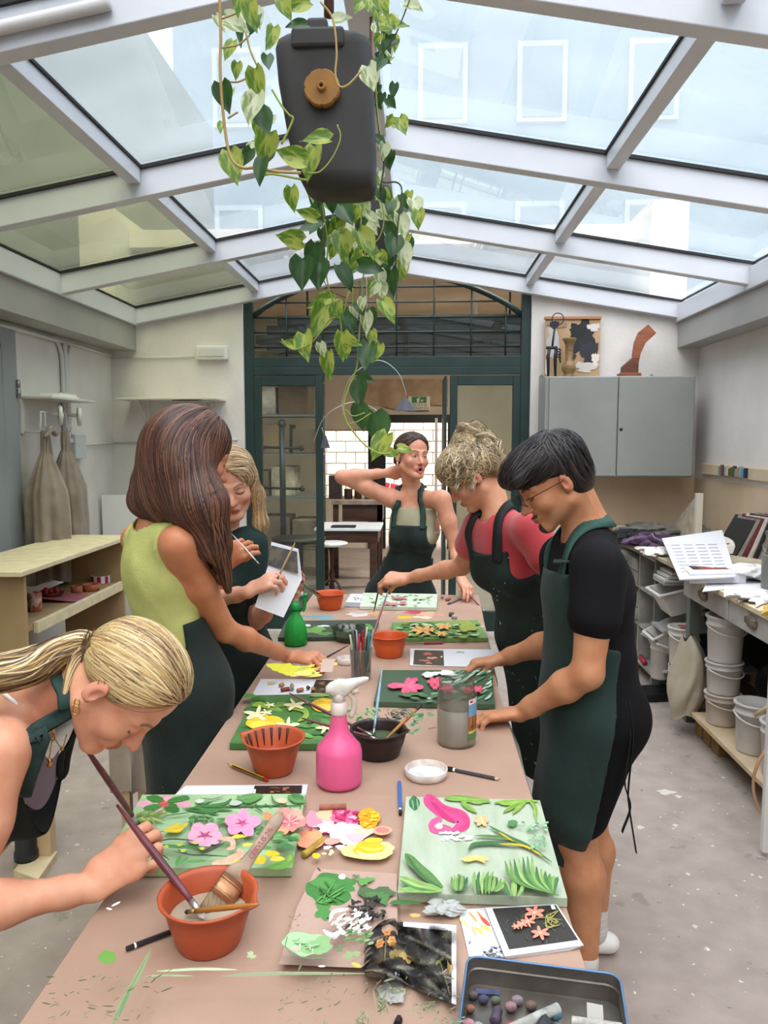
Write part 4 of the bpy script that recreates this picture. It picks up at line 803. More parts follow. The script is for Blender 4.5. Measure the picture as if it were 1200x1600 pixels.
# ---- paint laid on flat surfaces: shapes given in photo pixels, projected onto the level plane they lie on
class Paint:
    def __init__(s, z, dz=.00012): s.b = MB(); s.z = z; s.k = 0; s.dz = dz
    def _z(s): s.k += 1; return s.z+s.k*s.dz
    def poly(s, pts, col):
        z = s._z(); V = [atz(p[0], p[1], z) for p in pts]; c = np.mean(V, axis=0); n = len(V)
        s.b.add(V+[c], [(i, (i+1) % n, n) for i in range(n)], col); return s
    def blob(s, x, y, rx, ry, col, ang=0, rough=.12, n=22, seed=None):
        r = np.random.RandomState(s.k*7+3 if seed is None else seed); ph = r.rand(4)*6.28; ca, sa = math.cos(ang), math.sin(ang); P = []
        for t in np.linspace(0, 2*math.pi, n+1)[:-1]:
            q = 1+rough*(.6*math.sin(2*t+ph[0])+.5*math.sin(3*t+ph[1])+.4*math.sin(5*t+ph[2])+.3*math.sin(8*t+ph[3])); a, c = rx*q*math.cos(t), ry*q*math.sin(t)
            P.append((x+a*ca-c*sa, y+a*sa+c*ca))
        return s.poly(P, col)
    def stroke(s, pts, w, col, w2=None, taper=(.3, .3), streaks=1, var=.12, n=6, y=1.0):
        P = spline(np.array([(*p, 0) for p in pts], float), n)[:, :2]; m = len(P); T = np.gradient(P, axis=0); T /= np.linalg.norm(T, axis=1)[:, None]+1e-9
        N = np.stack([-T[:, 1], T[:, 0]*y], 1); t = np.linspace(0, 1, m); ww = w+(0 if w2 is None else (w2-w)*t)
        ww = ww*np.minimum(1, np.minimum((t+.02)/max(taper[0], .02), (1.02-t)/max(taper[1], .02)))**.6; base = lin(col)
        z = s._z()
        for k in range(streaks):
            a0, a1 = -.5+k/streaks, -.5+(k+1)/streaks; f = 1+(NR.rand()-.5)*2*var if streaks > 1 else 1
            c = tuple(min(1, (v*f)) for v in base); V = [atz(*(P[i]+N[i]*ww[i]*a0), z) for i in range(m)]+[atz(*(P[i]+N[i]*ww[i]*a1), z) for i in range(m)]
            s.b.add(V, [(i, i+1, m+i+1, m+i) for i in range(m-1)], ('lin', c))
        return s
    def flower(s, x, y, r, col, n=5, sq=.5, col2=None, ph=0, wid=.38):
        for k in range(n):
            a = ph+2*math.pi*k/n; s.blob(x+r*.55*math.cos(a), y+r*.55*sq*math.sin(a), r*.52, r*wid*sq*1.2, col, ang=math.atan2(math.sin(a)*sq, math.cos(a)), rough=.08, n=12)
        if col2: s.blob(x, y, r*.22, r*.22*sq, col2, n=10)
        return s
    def build(s, name, m, parent, kind='stuff'): return s.b.build(name, m, parent, kind=kind)
_lin = lin
def lin(c): return c[1] if isinstance(c, tuple) and len(c) and c[0] == 'lin' else _lin(c)
M_paint = mat('brushed_acrylic', '#fff', .45, attr=True, color2='#e6e6e6', nscale=60, bump=.35, bscale=120, ramp=(.4, .7))
M_print = mat('printed_ink', '#fff', .35, attr=True)

def canvas(name, quad, thick, m, label, group='canvases on the worktable', z=ZT+.0015):
    V = [np.array(atz(*p, z+thick)) for p in quad]; c = sum(V)/4; c[2] = z
    t = thing(name, c, label, 'painting', group); lo = [np.array((v[0], v[1], z)) for v in V]
    b = MB(); b.hexa(lo+V); b.build('stretched_canvas', m, t, bevel=.0015); return t, z+thick+.0003
def cmat(name, c1, c2, st=(2, 14, 1), sc=5): return mat(name, c1, .6, c2, sc, stretch=st, detail=6, ramp=(.3, .7), bump=.3, bscale=90)

# A: flamingo canvas
A = lambda x, y: (610+x/4.138, 1230+y/4.14)
ta, z = canvas('canvas_painting', [A(45, 680), A(1145, 715), A(967, 83), A(100, 58)], .018, cmat('pale_green_ground', '#b7c0ac', '#a3b095', (9, 1.5, 1)), 'pale green canvas with a pink flamingo neck and leaf tufts at the near right')
p = Paint(z); G = ('#5c8a45', '#7ba356', '#436f3f', '#93b463', '#4d7f45')
p.stroke([A(150, 55), A(160, 150)], 17, '#3a7446', taper=(.4, .4), streaks=5, var=.3)
for x, y, x2, y2 in ((140, 80, 150, 140), (170, 70, 180, 140)): p.stroke([A(x, y), A(x2, y2)], 2.5, '#7fae86')
p.stroke([A(225, 58), A(330, 150), A(450, 190), A(470, 240), A(400, 285)], 21, '#d9437f', taper=(.08, .25), streaks=6, var=.18)
p.stroke([A(330, 190), A(280, 260), A(400, 270)], 17, '#e2578c', taper=(.3, .3), streaks=5, var=.15)
p.stroke([A(260, 90), A(340, 175), A(420, 230)], 8, '#c62d6c', streaks=3)
p.blob(*A(315, 250), 6, 5, '#c9d2bf', ang=-.5)
for k in range(16): x = 335+k*12; p.blob(*A(x+NR.rand()*10, 318-k*.5+NR.rand()*26), 4, 2, '#f6eeee', rough=.4)
for k in range(5): p.blob(*A(330+k*26, 292+NR.rand()*8), 4, 2, '#f3e6ea', rough=.4)
for pts, w in (([(350, 72), (460, 72), (650, 95)], 9), ([(470, 70), (480, 110), (560, 165)], 8), ([(500, 85), (600, 100)], 7), ([(430, 78), (520, 85), (640, 80)], 6)): p.stroke([A(*q) for q in pts], w, '#7da545', streaks=4, var=.25)
for pts, w in (([(670, 100), (780, 90), (960, 88)], 6), ([(880, 80), (800, 120), (730, 160)], 7), ([(880, 85), (840, 120), (790, 170)], 7), ([(900, 85), (935, 130), (940, 205)], 6), ([(690, 95), (760, 105), (860, 90)], 6)): p.stroke([A(*q) for q in pts], w, '#86ab48', streaks=4, var=.25)
p.flower(*A(590, 215), 11, '#efb88a', 6, .7, '#e9cf6a'); p.stroke([A(585, 185), A(600, 240)], 3, '#f1d98b')
for pts in ([(455, 465), (520, 455), (620, 450)], [(490, 480), (560, 465), (620, 490)], [(500, 440), (560, 465), (640, 465)], [(540, 470), (470, 475)]): p.stroke([A(*q) for q in pts], 4, '#ecc873', streaks=2)
p.stroke([A(635, 248), A(760, 320), A(880, 375), A(1045, 485)], 5.5, '#4b7b3d', streaks=3, var=.3); p.stroke([A(545, 312), A(680, 320), A(800, 345)], 4, '#5b8440', streaks=2, var=.3)
p.stroke([A(505, 408), A(540, 370), A(660, 360), A(850, 378)], 6, '#427a45', streaks=3, var=.25); p.stroke([A(700, 366), A(860, 378), A(985, 445)], 3.5, '#d0b136'); p.stroke([A(700, 290), A(800, 352)], 2.6, '#cdb23d')
p.blob(*A(790, 232), 8, 5, '#4f8a52')
for k in range(22): x = 820+NR.rand()*180; y = 215+NR.rand()*60; p.stroke([A(x, y), A(x+26, y+NR.rand()*10-4)], 3, ('#86b987', '#5f9d63', '#a7cba4')[k % 3])
for k in range(16): x = 900+NR.rand()*110; y = 295+NR.rand()*90; p.stroke([A(x, y), A(x+30*NR.rand()-12, y+22)], 3, ('#7fb98c', '#64a673')[k % 2])
for pts, w, c in (([(95, 430), (180, 520), (340, 650)], 15, G[0]), ([(110, 440), (190, 560), (330, 655)], 6, G[2]), ([(60, 580), (190, 630), (340, 668)], 11, G[3]), ([(55, 662), (180, 665), (330, 672)], 9, G[1]), ([(60, 600), (160, 650), (300, 672)], 4, G[0])): p.stroke([A(*q) for q in pts], w, c, taper=(.25, .3), streaks=5, var=.28)
for cx, cy, n, w in ((440, 620, 12, 150), (640, 625, 20, 240), (800, 655, 8, 130)):
    for k in range(n): a = NR.rand()*w-w/2; p.stroke([A(cx+a*.4, cy+50), A(cx+a*.8, cy+10), A(cx+a, cy-60+abs(a)*.35)], 5.5, G[k % 4], streaks=3, var=.3)
for k in range(5): p.stroke([A(550+k*22, 690), A(540+k*26, 600), A(545+k*30, 545)], 5, G[(k+1) % 4], streaks=3)
for k in range(13): x = 740+k*29; p.stroke([A(1090-3*k, 700), A(980-15*(12-k)+8*k, 600), A(x, 475-6*k+(55 if k > 6 else 0)+22*max(0, k-6))], 6, G[k % 5], taper=(.4, .35), streaks=3, var=.25)
p.build('brushwork', M_paint, ta)
# B: green canvas with flowers, left
Bz = lambda x, y: (200+x/4.286, 1230+y/4.288)
tb_, z = canvas('canvas_painting', [(157, 1356), Bz(1098, 538), Bz(1190, 42), Bz(95, 48)], .018, cmat('sage_green_ground', '#a9c396', '#93b283', (1.5, 9, 1)), 'sage green canvas with pink and yellow flowers under the blonde painter hand')
p = Paint(z)
def S(pts, w, c, **k): p.stroke([Bz(*q) for q in pts], w, c, **k)
p.blob(*Bz(110, 112), 12, 5, '#e6a5b4'); p.blob(*Bz(375, 112), 12, 5, '#e59fb0'); p.blob(*Bz(255, 72), 8, 5, '#e59fb0'); p.blob(*Bz(212, 160), 6, 4, '#e59fb0')
p.blob(*Bz(185, 78), 13, 6, '#3f7a35', ang=.2); p.blob(*Bz(340, 80), 17, 5, '#427d38', ang=-.15); p.blob(*Bz(165, 135), 14, 5, '#41803a', ang=-.2); p.blob(*Bz(292, 138), 13, 7, '#37702f', ang=.2)
for k in range(9): S([(240, 112), (240+40*math.cos(k*.7), 112+26*math.sin(k*.7))], 2, '#d95f58')
S([(360, 145), (520, 130), (700, 130), (860, 125), (1160, 122)], 3, '#3f6f3a'); S([(400, 150), (560, 95)], 3, '#3f7a3a'); S([(470, 130), (640, 110), (695, 75)], 4, '#427a3d', streaks=2); S([(430, 140), (590, 150), (700, 155)], 3.5, '#427a3d'); S([(380, 148), (500, 165), (610, 185)], 4, '#3c7038', streaks=2); S([(440, 135), (560, 160), (620, 150)], 4, '#4a8245')
for k in range(14): x = 720+k*33; S([(x, 124), (x+10, 110+24*(k % 2))], 3.2, '#48783f')
S([(730, 60), (800, 90), (900, 60)], 9, '#4f8a44', streaks=4, var=.3); S([(725, 80), (800, 60), (905, 50)], 7, '#6b9c5a', streaks=3); S([(1070, 55), (1120, 85), (1190, 95)], 9, '#558c49', streaks=4, var=.3); S([(1090, 45), (1180, 70)], 6, '#3f7a3a', streaks=3); S([(960, 50), (975, 90), (1020, 115)], 2.5, '#4a7a3e'); S([(480, 70), (560, 80), (650, 55)], 1.6, '#65835c'); S([(830, 125), (880, 150), (905, 170)], 2.2, '#3f6f3a')
p.blob(*Bz(480, 92), 7, 3.5, '#c7cfc3'); p.blob(*Bz(720, 105), 10, 4, '#bfcabb'); p.blob(*Bz(1030, 90), 8, 4, '#dcc8a2')
for k in range(7): S([(30+25*k, 200), (70+28*k, 180-10*(k % 2)), (100+30*k, 165-12*(k % 3))], 2.4, '#7b8e3c'); S([(60+20*k, 205), (120+22*k, 225)], 2.6, '#cfc055' if k % 2 else '#6f9a55')
S([(240, 190), (330, 180), (430, 165)], 1.8, '#4a7440'); S([(60, 225), (110, 260)], 3, '#5f9050'); S([(150, 215), (200, 260)], 3, '#6f9a5a')
for k in range(26): a = k*2.4; r = 12+8*k**.5; S([(490+r*1.6*math.cos(a)*1.1, 225+r*.85*math.sin(a)), (500+r*1.7*math.cos(a+.7), 225+r*.85*math.sin(a+.7))], 4, ('#5f9058', '#4a7d48', '#79a36c')[k % 3])
S([(590, 215), (680, 212)], 4, '#55854c', streaks=2); S([(590, 235), (650, 225)], 3, '#55854c'); S([(590, 280), (640, 262)], 2, '#55854c')
for (x, y) in ((330, 250), (360, 270), (385, 250), (300, 280), (350, 285)): S([(240, 290), (x-20, y+10), (x+20, y-10)], 4.5, '#dfc132', streaks=2)
S([(170, 330), (205, 305), (245, 292)], 1.6, '#4a5f30')
p.flower(*Bz(515, 320), 27, '#f0a9c4', 5, .62, '#d9618f', ph=.3, wid=.55); p.flower(*Bz(765, 240), 27, '#ef9cbf', 5, .62, '#d1568b', ph=-.2, wid=.52)
for k in range(5): a = k*1.26+.3; S([(515, 320), (515+55*math.cos(a), 320+34*math.sin(a))], 1.6, '#c95a86'); S([(765, 235), (765+50*math.cos(a), 235+30*math.sin(a))], 1.6, '#c95a86')
for (x, y) in ((740, 315), (775, 318), (800, 328), (760, 335)): S([(690, 338), (x, y)], 3.2, '#e4cf3d')
S([(150, 385), (260, 350), (360, 350), (445, 358)], 2.2, '#33453a'); S([(170, 385), (330, 398), (560, 402)], 5, '#4d7f48', streaks=3, var=.2); S([(300, 428), (420, 452), (520, 455), (680, 465)], 2.2, '#2f4a34'); S([(490, 450), (580, 410), (665, 360)], 2.2, '#33463a'); S([(180, 430), (240, 460), (280, 488)], 2, '#3c5a3c'); S([(330, 420), (400, 440)], 3, '#3f7040')
S([(600, 345), (690, 350), (700, 400), (660, 415)], 8, '#eeb79b', streaks=3, var=.08); S([(740, 410), (750, 450), (690, 480), (600, 510)], 11, '#ecb195', streaks=3, var=.08); S([(560, 512), (640, 500), (760, 500)], 9, '#efbd9f', streaks=2)
S([(320, 525), (350, 460)], 6, '#5c9a52', streaks=2); S([(350, 510), (405, 470)], 5, '#5c9a52', streaks=2); S([(390, 500), (460, 495), (525, 492)], 5, '#66a05a', streaks=2); S([(100, 500), (160, 495), (215, 490)], 2.5, '#7fae76'); S([(200, 520), (225, 470)], 2, '#e3e8dc')
p.blob(*Bz(940, 195), 9, 6, '#e58a5c', rough=.3); p.blob(*Bz(1000, 280), 18, 10, '#f0a17a', rough=.2); p.blob(*Bz(1090, 215), 22, 17, '#ee8d82', rough=.22); p.blob(*Bz(1120, 195), 13, 10, '#f3a590', rough=.2)
for k in range(14): S([(1085, 235), (1085+75*math.cos(k*.45), 225+45*math.sin(k*.45))], 2.2, ('#e45f80', '#f6b4a4', '#e8767c')[k % 3])
for k in range(16): x = 850+NR.rand()*60; y = 255+NR.rand()*60; S([(x, y), (x+22, y+10)], 4, ('#4f8747', '#3d7138')[k % 2])
for k in range(18): x = 960+NR.rand()*140; y = 300+NR.rand()*75; S([(x, y+10), (x+30, y), (x+65, y+6)], 4.5, ('#4f8747', '#3d7138', '#71a062')[k % 3], streaks=2)
p.blob(*Bz(1060, 398), 13, 4, '#3f7a40'); p.blob(*Bz(925, 405), 9, 3, '#5b9150')
p.blob(*Bz(885, 488), 9, 7, '#e8c51e'); p.blob(*Bz(965, 445), 12, 4.5, '#e8c51e'); p.blob(*Bz(1000, 480), 11, 4, '#e7cf3a'); p.blob(*Bz(800, 385), 8, 3, '#dccd5a'); p.blob(*Bz(735, 495), 7, 3, '#e3cf55')
for (x, y) in ((345, 385), (370, 425), (255, 398), (495, 410), (450, 372)): p.blob(*Bz(x, y), 4.5, 2.4, '#c9cc4a')
S([(1095, 440), (1080, 490), (1040, 520), (930, 540)], 13, '#5a8c33', streaks=5, var=.35); S([(1095, 450), (1070, 500)], 6, '#8aa63a', streaks=2)
p.build('brushwork', M_paint, tb_)
# C: lemons
Cz = lambda x, y: (350+x/5.217, 1020+y/5.217)
tc_, z = canvas('canvas_painting', [Cz(45, 735), (514, 1162), (529, 1083), Cz(250, 345)], .018, cmat('mottled_green_ground', '#4f7c3e', '#3c6a34', (3, 3, 1), 4), 'green canvas with yellow lemons and cream blossoms behind the orange bowl')
p = Paint(z)
for k in range(26): x = 120+NR.rand()*700; y = 360+NR.rand()*350; p.stroke([Cz(x, y), Cz(x+60, y-14), Cz(x+130, y+6)], 7, ('#5f9147', '#3f6f38', '#77a54f', '#4d8a44')[k % 4], streaks=3, var=.2)
p.stroke([Cz(510, 450), Cz(640, 460), Cz(670, 510), Cz(600, 560)], 8, '#8fb34a', streaks=3); p.stroke([Cz(230, 430), Cz(300, 420), Cz(370, 450)], 8, '#89aa3c', streaks=3); p.stroke([Cz(700, 350), Cz(860, 345)], 4, '#9dbb4c')
p.blob(*Cz(335, 570), 30, 12, '#ecc52b', rough=.04); p.blob(*Cz(320, 585), 20, 6, '#f3d550', rough=.1); p.blob(*Cz(815, 425), 20, 11, '#f0bb24', rough=.05); p.blob(*Cz(820, 445), 14, 6, '#f5d75a')
for (x, y, r) in ((270, 500, 20), (375, 425, 8), (575, 425, 16), (520, 590, 18), (830, 610, 15), (345, 485, 9)): p.flower(*Cz(x, y), r, '#efe5b4', 5, .4, ph=x, wid=.33)
p.build('brushwork', M_paint, tc_)
# D: dark green with red flowers
Dz = lambda x, y: (560+x/4.8, 1020+y/4.8)
td_, z = canvas('canvas_painting', [Dz(115, 365), Dz(1025, 385), Dz(1000, 130), Dz(170, 128)], .017, cmat('dark_green_ground', '#41573d', '#38503a', (2, 7, 1)), 'dark green canvas with pink red flowers between the glass jar and the man')
p = Paint(z)
for k in range(70):
    x = 480+NR.rand()*500; y = 150+NR.rand()*215; a = NR.rand()
    if x < 620 and y > 260 and a < .6: continue
    dx = 60; dy = -34 if x > 700 else -6
    p.stroke([Dz(x, y), Dz(min(995, x+dx*.5), max(136, y+dy*.5)), Dz(min(997, x+dx), max(134, y+dy))], 3.2, ('#7fae8b', '#5f9470', '#a9c9ac', '#4a7d59', '#c4d6c2')[k % 5], streaks=2)
p.blob(*Dz(540, 160), 14, 4, '#dfe6da', rough=.3); p.blob(*Dz(660, 150), 16, 3.6, '#e6ebe2', rough=.3)
for k in range(12): x = 250+NR.rand()*330; y = 285+NR.rand()*70; p.stroke([Dz(x, y), Dz(x+70, y+6)], 3.6, ('#4a6b43', '#55784c')[k % 2], streaks=2)
for a, r in ((3.14, 26), (.1, 24), (-1.3, 12), (-.65, 19), (1.25, 11), (2.0, 12), (.55, 18)): p.blob(Dz(360, 245)[0]+r*.55*math.cos(a), Dz(360, 245)[1]+r*.5*math.sin(a), r*.58, 4.6, '#e2577b', ang=math.atan2(math.sin(a)*.8, math.cos(a)))
for a in (3.14, .1, -.65, .55): p.stroke([Dz(360, 245), Dz(360+80*math.cos(a), 245+55*math.sin(a))], 1.6, '#f08aa2')
for (x, y, r) in ((572, 215, 11), (665, 268, 10), (815, 280, 8), (897, 272, 8), (575, 258, 5)): p.flower(*Dz(x, y), r, '#df5472', 6, .6, '#ef8d8f')
p.build('brushwork', M_paint, td_)
# E: yellow green with orange flowers (right, far)
Ez = lambda x, y: (580+x/5.4545, 900+y/5.4545)
te_, z = canvas('canvas_painting', [Ez(190, 535), Ez(998, 525), Ez(905, 372), Ez(175, 395)], .017, cmat('fresh_green_ground', '#7b9a52', '#5d8546', (3, 5, 1), 5), 'leafy green canvas with three orange blossoms in front of the woman in red')
p = Paint(z)
for k in range(80): x = 200+NR.rand()*700; y = 395+NR.rand()*125; p.stroke([Ez(x, y), Ez(x+45, y-8+16*NR.rand()), Ez(x+80, y-4+8*NR.rand())], 2.2, ('#4f8140', '#a9bf86', '#38672f', '#c8d3a8', '#7ea13d')[k % 5], streaks=1)
p.blob(*Ez(820, 430), 16, 7, '#98a443', rough=.3)
for (x, y, r) in ((620, 428, 11), (440, 460, 16), (600, 490, 9), (500, 455, 8)): p.flower(*Ez(x, y), r, '#e5ad62', 6, .35, '#d98a4e')
p.build('brushwork', M_paint, te_)
# F: far light canvas
tf_, z = canvas('canvas_painting', [(562, 947), (682, 949), (684, 928), (567.5, 926)], .017, cmat('mint_ground', '#cfd8c4', '#b8c9ae', (3, 5, 1)), 'pale canvas with pink blossoms at the far end of the table')
p = Paint(z)
for k in range(45): x = 575+NR.rand()*95; y = 929+NR.rand()*17; p.stroke([(x, y), (x+7, y-1+2*NR.rand())], 1.1, ('#7ea06a', '#5f8a56', '#dfe3d4', '#9ab58a')[k % 4])
for (x, y) in ((618, 934), (628, 934), (605, 943), (616, 943.5), (630, 942)): p.flower(x, y, 6, '#cf8187', 6, .35)
p.build('brushwork', M_paint, tf_)
# G: dark canvas left behind the green bottle
tg_, z = canvas('canvas_painting', [(434, 996), (582, 994), (592, 968), (446, 970)], .017, cmat('blackish_green_ground', '#3a4a38', '#2f3d31', (3, 4, 1)), 'blackish green canvas behind the green spray bottle')
p = Paint(z)
for (x, y, rx, ry, c) in ((492, 984, 17, 5, '#6d9a4a'), (575, 980, 9, 4, '#5f9a48'), (508, 990, 10, 3, '#5b8a40'), (480, 977, 6, 1.6, '#e4e7df'), (506, 978, 8, 1.4, '#e9ece6')): p.blob(x, y, rx, ry, c, rough=.3)
p.build('brushwork', M_paint, tg_)

# ---- printed sheets
def paper(name, quad, label, z=ZT+.0014, m=None, thick=.0006, cat='paper'):
    V = [np.array(atz(*q, z)) for q in quad]; c = sum(V)/4; b = MB(); b.hexa(V+[v+np.array((0, 0, thick)) for v in V]); o = b.build(name, m or M_whitep, origin=c); return tag(o, label, cat), z+thick
o, z = paper('printed_sheet', [(394, 1086.5), (536, 1086), (550, 1062), (407.5, 1061)], 'white sheet with a dark flower print and pastel stubs above the lemon canvas', ZT+.0012)
p = Paint(z, .00008); p.poly([(485, 1083), (534, 1084), (545, 1062.5), (494, 1062)], '#2c2720')
for k in range(18): x = 492+NR.rand()*45; p.blob(x, 1065+NR.rand()*16, 4, 1.6, ('#5b4c36', '#79643f', '#3f3a2c')[k % 3], rough=.3)
p.blob(536, 1065.5, 6, 2.6, '#b9733c'); p.blob(424, 1067, 7, 2, '#d9c67c', rough=.4); p.build('flower_print', M_print, o)
o, z = paper('printed_sheet', [(640.5, 1040), (776, 1043), (771.6, 1015), (641, 1013.7)], 'white sheet with a dark square print beside the man right hand')
p = Paint(z, .00008); p.poly([(645.6, 1038.5), (694, 1040.5), (692.8, 1016.4), (647.5, 1015.5)], '#4c463e')
for (x, y, rx, ry, c) in ((668, 1021.5, 8, 2, '#b9685a'), (675, 1028, 7, 2, '#cf9a80'), (664, 1032, 9, 1.6, '#a3735f'), (670, 1036, 4, 1.4, '#c9917a'), (690, 1026, 1.4, 1.2, '#e8e8e8')): p.blob(x, y, rx, ry, c, rough=.35)
for k in range(8): p.stroke([(710+NR.rand()*16, 1016+NR.rand()*4), (712+NR.rand()*16, 1019)], 1.2, '#93bb9b')
p.build('flower_print', M_print, o)
o, z = paper('printed_sheet', [(272, 1243), (478, 1243), (481, 1226), (290, 1228)], 'white sheet with a narrow dark print above the sage green canvas')
p = Paint(z, .00008); p.poly([(394, 1241), (471, 1241), (472.5, 1227), (398, 1227.5)], '#2b2420')
for k in range(8): p.blob(425+NR.rand()*32, 1230+NR.rand()*8, 4, 1.2, ('#a06a4f', '#6e4c3a')[k % 2], rough=.4)
p.poly([(395, 1240), (399, 1240), (400, 1233), (396.5, 1233)], '#e6e6e6'); p.build('flower_print', M_print, o)
for k, (q, lb) in enumerate((([(538, 948), (564, 949), (566, 941), (543, 940)], 'grey printed sheet under the far sketch'), ([(540, 941), (566, 942), (569, 928), (548, 928)], 'white sheet of ink sketches beside the far orange bowl'))):
    o, z = paper('sketch_sheet', q, lb, ZT+.0014+.001*k, m=M_whitep if k else mat('grey_paper', '#8c8c8c', .8))
    if k:
        p = Paint(z, .00008)
        for j in range(12): x = 548+NR.rand()*16; y = 930+NR.rand()*9; p.stroke([(x, y), (x+2.5, y+1)], .8, '#6d6d78')
        p.build('ink_sketch', M_print, o)
# folded leaflet at the near right
Fz = lambda x, y: (560+x/3.333, 1390+y/3.333)
o, z = paper('leaflet', [Fz(575, 350), Fz(760, 352), Fz(660, 97), Fz(520, 105)], 'white sheet with red and yellow pastel swatches beside the tin')
p = Paint(z, .00008)
for (a, c_, w, cl) in (((525, 150), (575, 195), 5, '#e9cf8a'), ((575, 115), (620, 170), 3.5, '#dba04a'), ((620, 115), (655, 165), 3.5, '#d98c45'), ((635, 140), (685, 190), 6, '#d3543c'), ((590, 180), (610, 245), 4, '#e5a98c'), ((600, 195), (645, 225), 5, '#ecc95a'), ((640, 185), (690, 215), 4.5, '#e8bb49'), ((640, 190), (645, 240), 3, '#e2c66a')): p.stroke([Fz(*a), Fz(*c_)], w, cl, streaks=3)
for k in range(26): x = 640+NR.rand()*100; y = 290+NR.rand()*55; p.stroke([Fz(x, y), Fz(x+16, y+8*NR.rand())], 2.4, ('#3a3a3e', '#9a9aa2', '#63636a')[k % 3])
p.blob(*Fz(580, 272), 2.5, 1.6, '#8c8c94'); p.build('pastel_swatches', M_print, o)
o, z = paper('folded_leaflet', [Fz(762, 352), Fz(1172, 292), Fz(1032, 78), Fz(660, 97)], 'folded leaflet with coral lilies on a black print beside the tin', ZT+.006, thick=.0012)
p = Paint(z, .00008); p.poly([Fz(785, 312), Fz(1145, 262), Fz(1028, 80), Fz(697, 98)], '#36332f')
for k in range(20): x = 740+NR.rand()*330; y = 110+NR.rand()*150; p.stroke([Fz(x, y), Fz(x+30-60*NR.rand(), y+26)], 2.2, ('#4a4940', '#54503f', '#454a48')[k % 3])
for k in range(12): a = k*.3; p.stroke([Fz(975, 140), Fz(1010+30*math.cos(a*3), 130-20+k*8), Fz(960+k*9, 180+8*math.sin(a*5))], 1.4, '#a39a55')
p.stroke([Fz(905, 150), Fz(970, 145), Fz(1065, 158)], 1.6, '#8f8a50')
for (x, y, r) in ((918, 118, 15), (948, 225, 14), (882, 165, 11), (852, 178, 9), (822, 190, 7)): p.flower(*Fz(x, y), r, '#ee8d76', 6, .62, '#f7b79f', ph=x, wid=.26)
p.poly([Fz(1008, 103), Fz(1030, 101), Fz(1018, 80), Fz(1000, 81)], '#e9e9ee'); p.build('lily_print', M_print, o)
b = MB(); V = [np.array(atz(*Fz(*q), ZT+h)) for q, h in (((775, 362), .001), ((1100, 318), .001), ((1172, 292), .0065), ((762, 352), .006))]; b.add(V, [(0, 1, 2, 3)]); b.build('lower_fold', M_whitep, o)
# crumpled black print
cp = MB(); CN = {}
def cq(u, v):   # u across, v away; corners in photo pixels
    P = [(30, 440), (125, 200), (260, 160), (505, 190), (500, 600), (330, 560), (100, 470)]
    x = 30+480*u; top = 300-150*math.sin(math.pi*min(1, u*1.15)**.7) if u < .35 else 165+30*(u-.35)
    bot = 450+60*u if u < .4 else 474+190*(u-.4)**.8
    y = top+(bot-top)*(1-v)
    h = .004+.045*math.exp(-((u-.22)/.13)**2)*math.sin(math.pi*min(1, v+.15))+.018*math.exp(-((u-.66)/.12)**2)*math.sin(math.pi*v)+.020*abs(math.sin(6*u+9*v))*abs(math.sin(10*u-4*v+1))+.012*math.exp(-((v-.97)/.1)**2)
    h = max(.002, h)
    return tuple(atz(*Fz(x, y), ZT+.0015+h)) if True else 0
def ccol(u, v):
    if v > .93 and u > .42 or u > .955: return '#eceaec'
    s = math.sin(17*u+5*math.sin(9*v))*math.sin(13*v+3*u)
    return '#333231' if s < .2 else ('#4f4c46' if s < .6 else '#777264')
cp.grid(cq, 60, 40, smooth=False, colfn=ccol)
o = cp.build('crumpled_print', mat('glossy_crumpled_print', '#fff', .28, attr=True, bump=.5, bscale=30), origin=atz(*Fz(280, 400), ZT)); tag(o, 'crumpled black magazine print with orange flowers left of the tin', 'paper')
fl_ = MB()
def put(u, v, du, dv, col, n=7, lift=.0012):
    c = np.array(cq(u, v))+np.array((0, -.0003, lift)); V = [np.array(cq(u+du*math.cos(t), v+dv*math.sin(t)))+np.array((0, -.0003, lift)) for t in np.linspace(0, 2*math.pi, n+1)[:-1]]; fl_.add(V+[c], [(k, (k+1) % n, n) for k in range(n)], col)
for (u, v) in ((.25, .80), (.17, .62), (.30, .62)):
    for k in range(6): a = k*1.047; put(u+.030*math.cos(a), v+.06*math.sin(a), .022, .032, '#e79a5a')
    put(u, v, .01, .02, '#f3c27d')
for k in range(5): put(.30+.045*k, .40+.05*math.sin(k*.8), .032, .07, '#b59a62')
put(.93, .48, .03, .12, '#b39650')
for u0, v0, u1, v1 in ((.24, .7, .22, .3), (.82, .5, .93, .1), (.78, .45, .86, .55)):
    for k in range(12): t = k/11; put(u0+(u1-u0)*t, v0+(v1-v0)*t, .006, .03, '#8b8055', 5)
for k in range(2): put(.345+.03*k, .10, .011, .035, '#e9e9ea', 4)
fp_ = fl_.build('flower_print', M_print, o); fp_['kind'] = 'stuff'
c = atz(*Fz(175, 540), ZT+.002); crumple('paper_scrap', c, (.018, .022, .004), mat('grey_white_scrap', '#a5a49e', .6), 'grey white scrap under the crumpled black print', seed=12, n=12)
c = atz(*Fz(440, 118), ZT+.003); crumple('foil_scrap', c, (.030, .020, .009), mat('milky_plastic_scrap', '#a9aba6', .35, '#5fb6b4', 22, ramp=(.62, .7)), 'crumpled milky plastic scrap with teal paint behind the black print', 'scrap', seed=15, n=12)

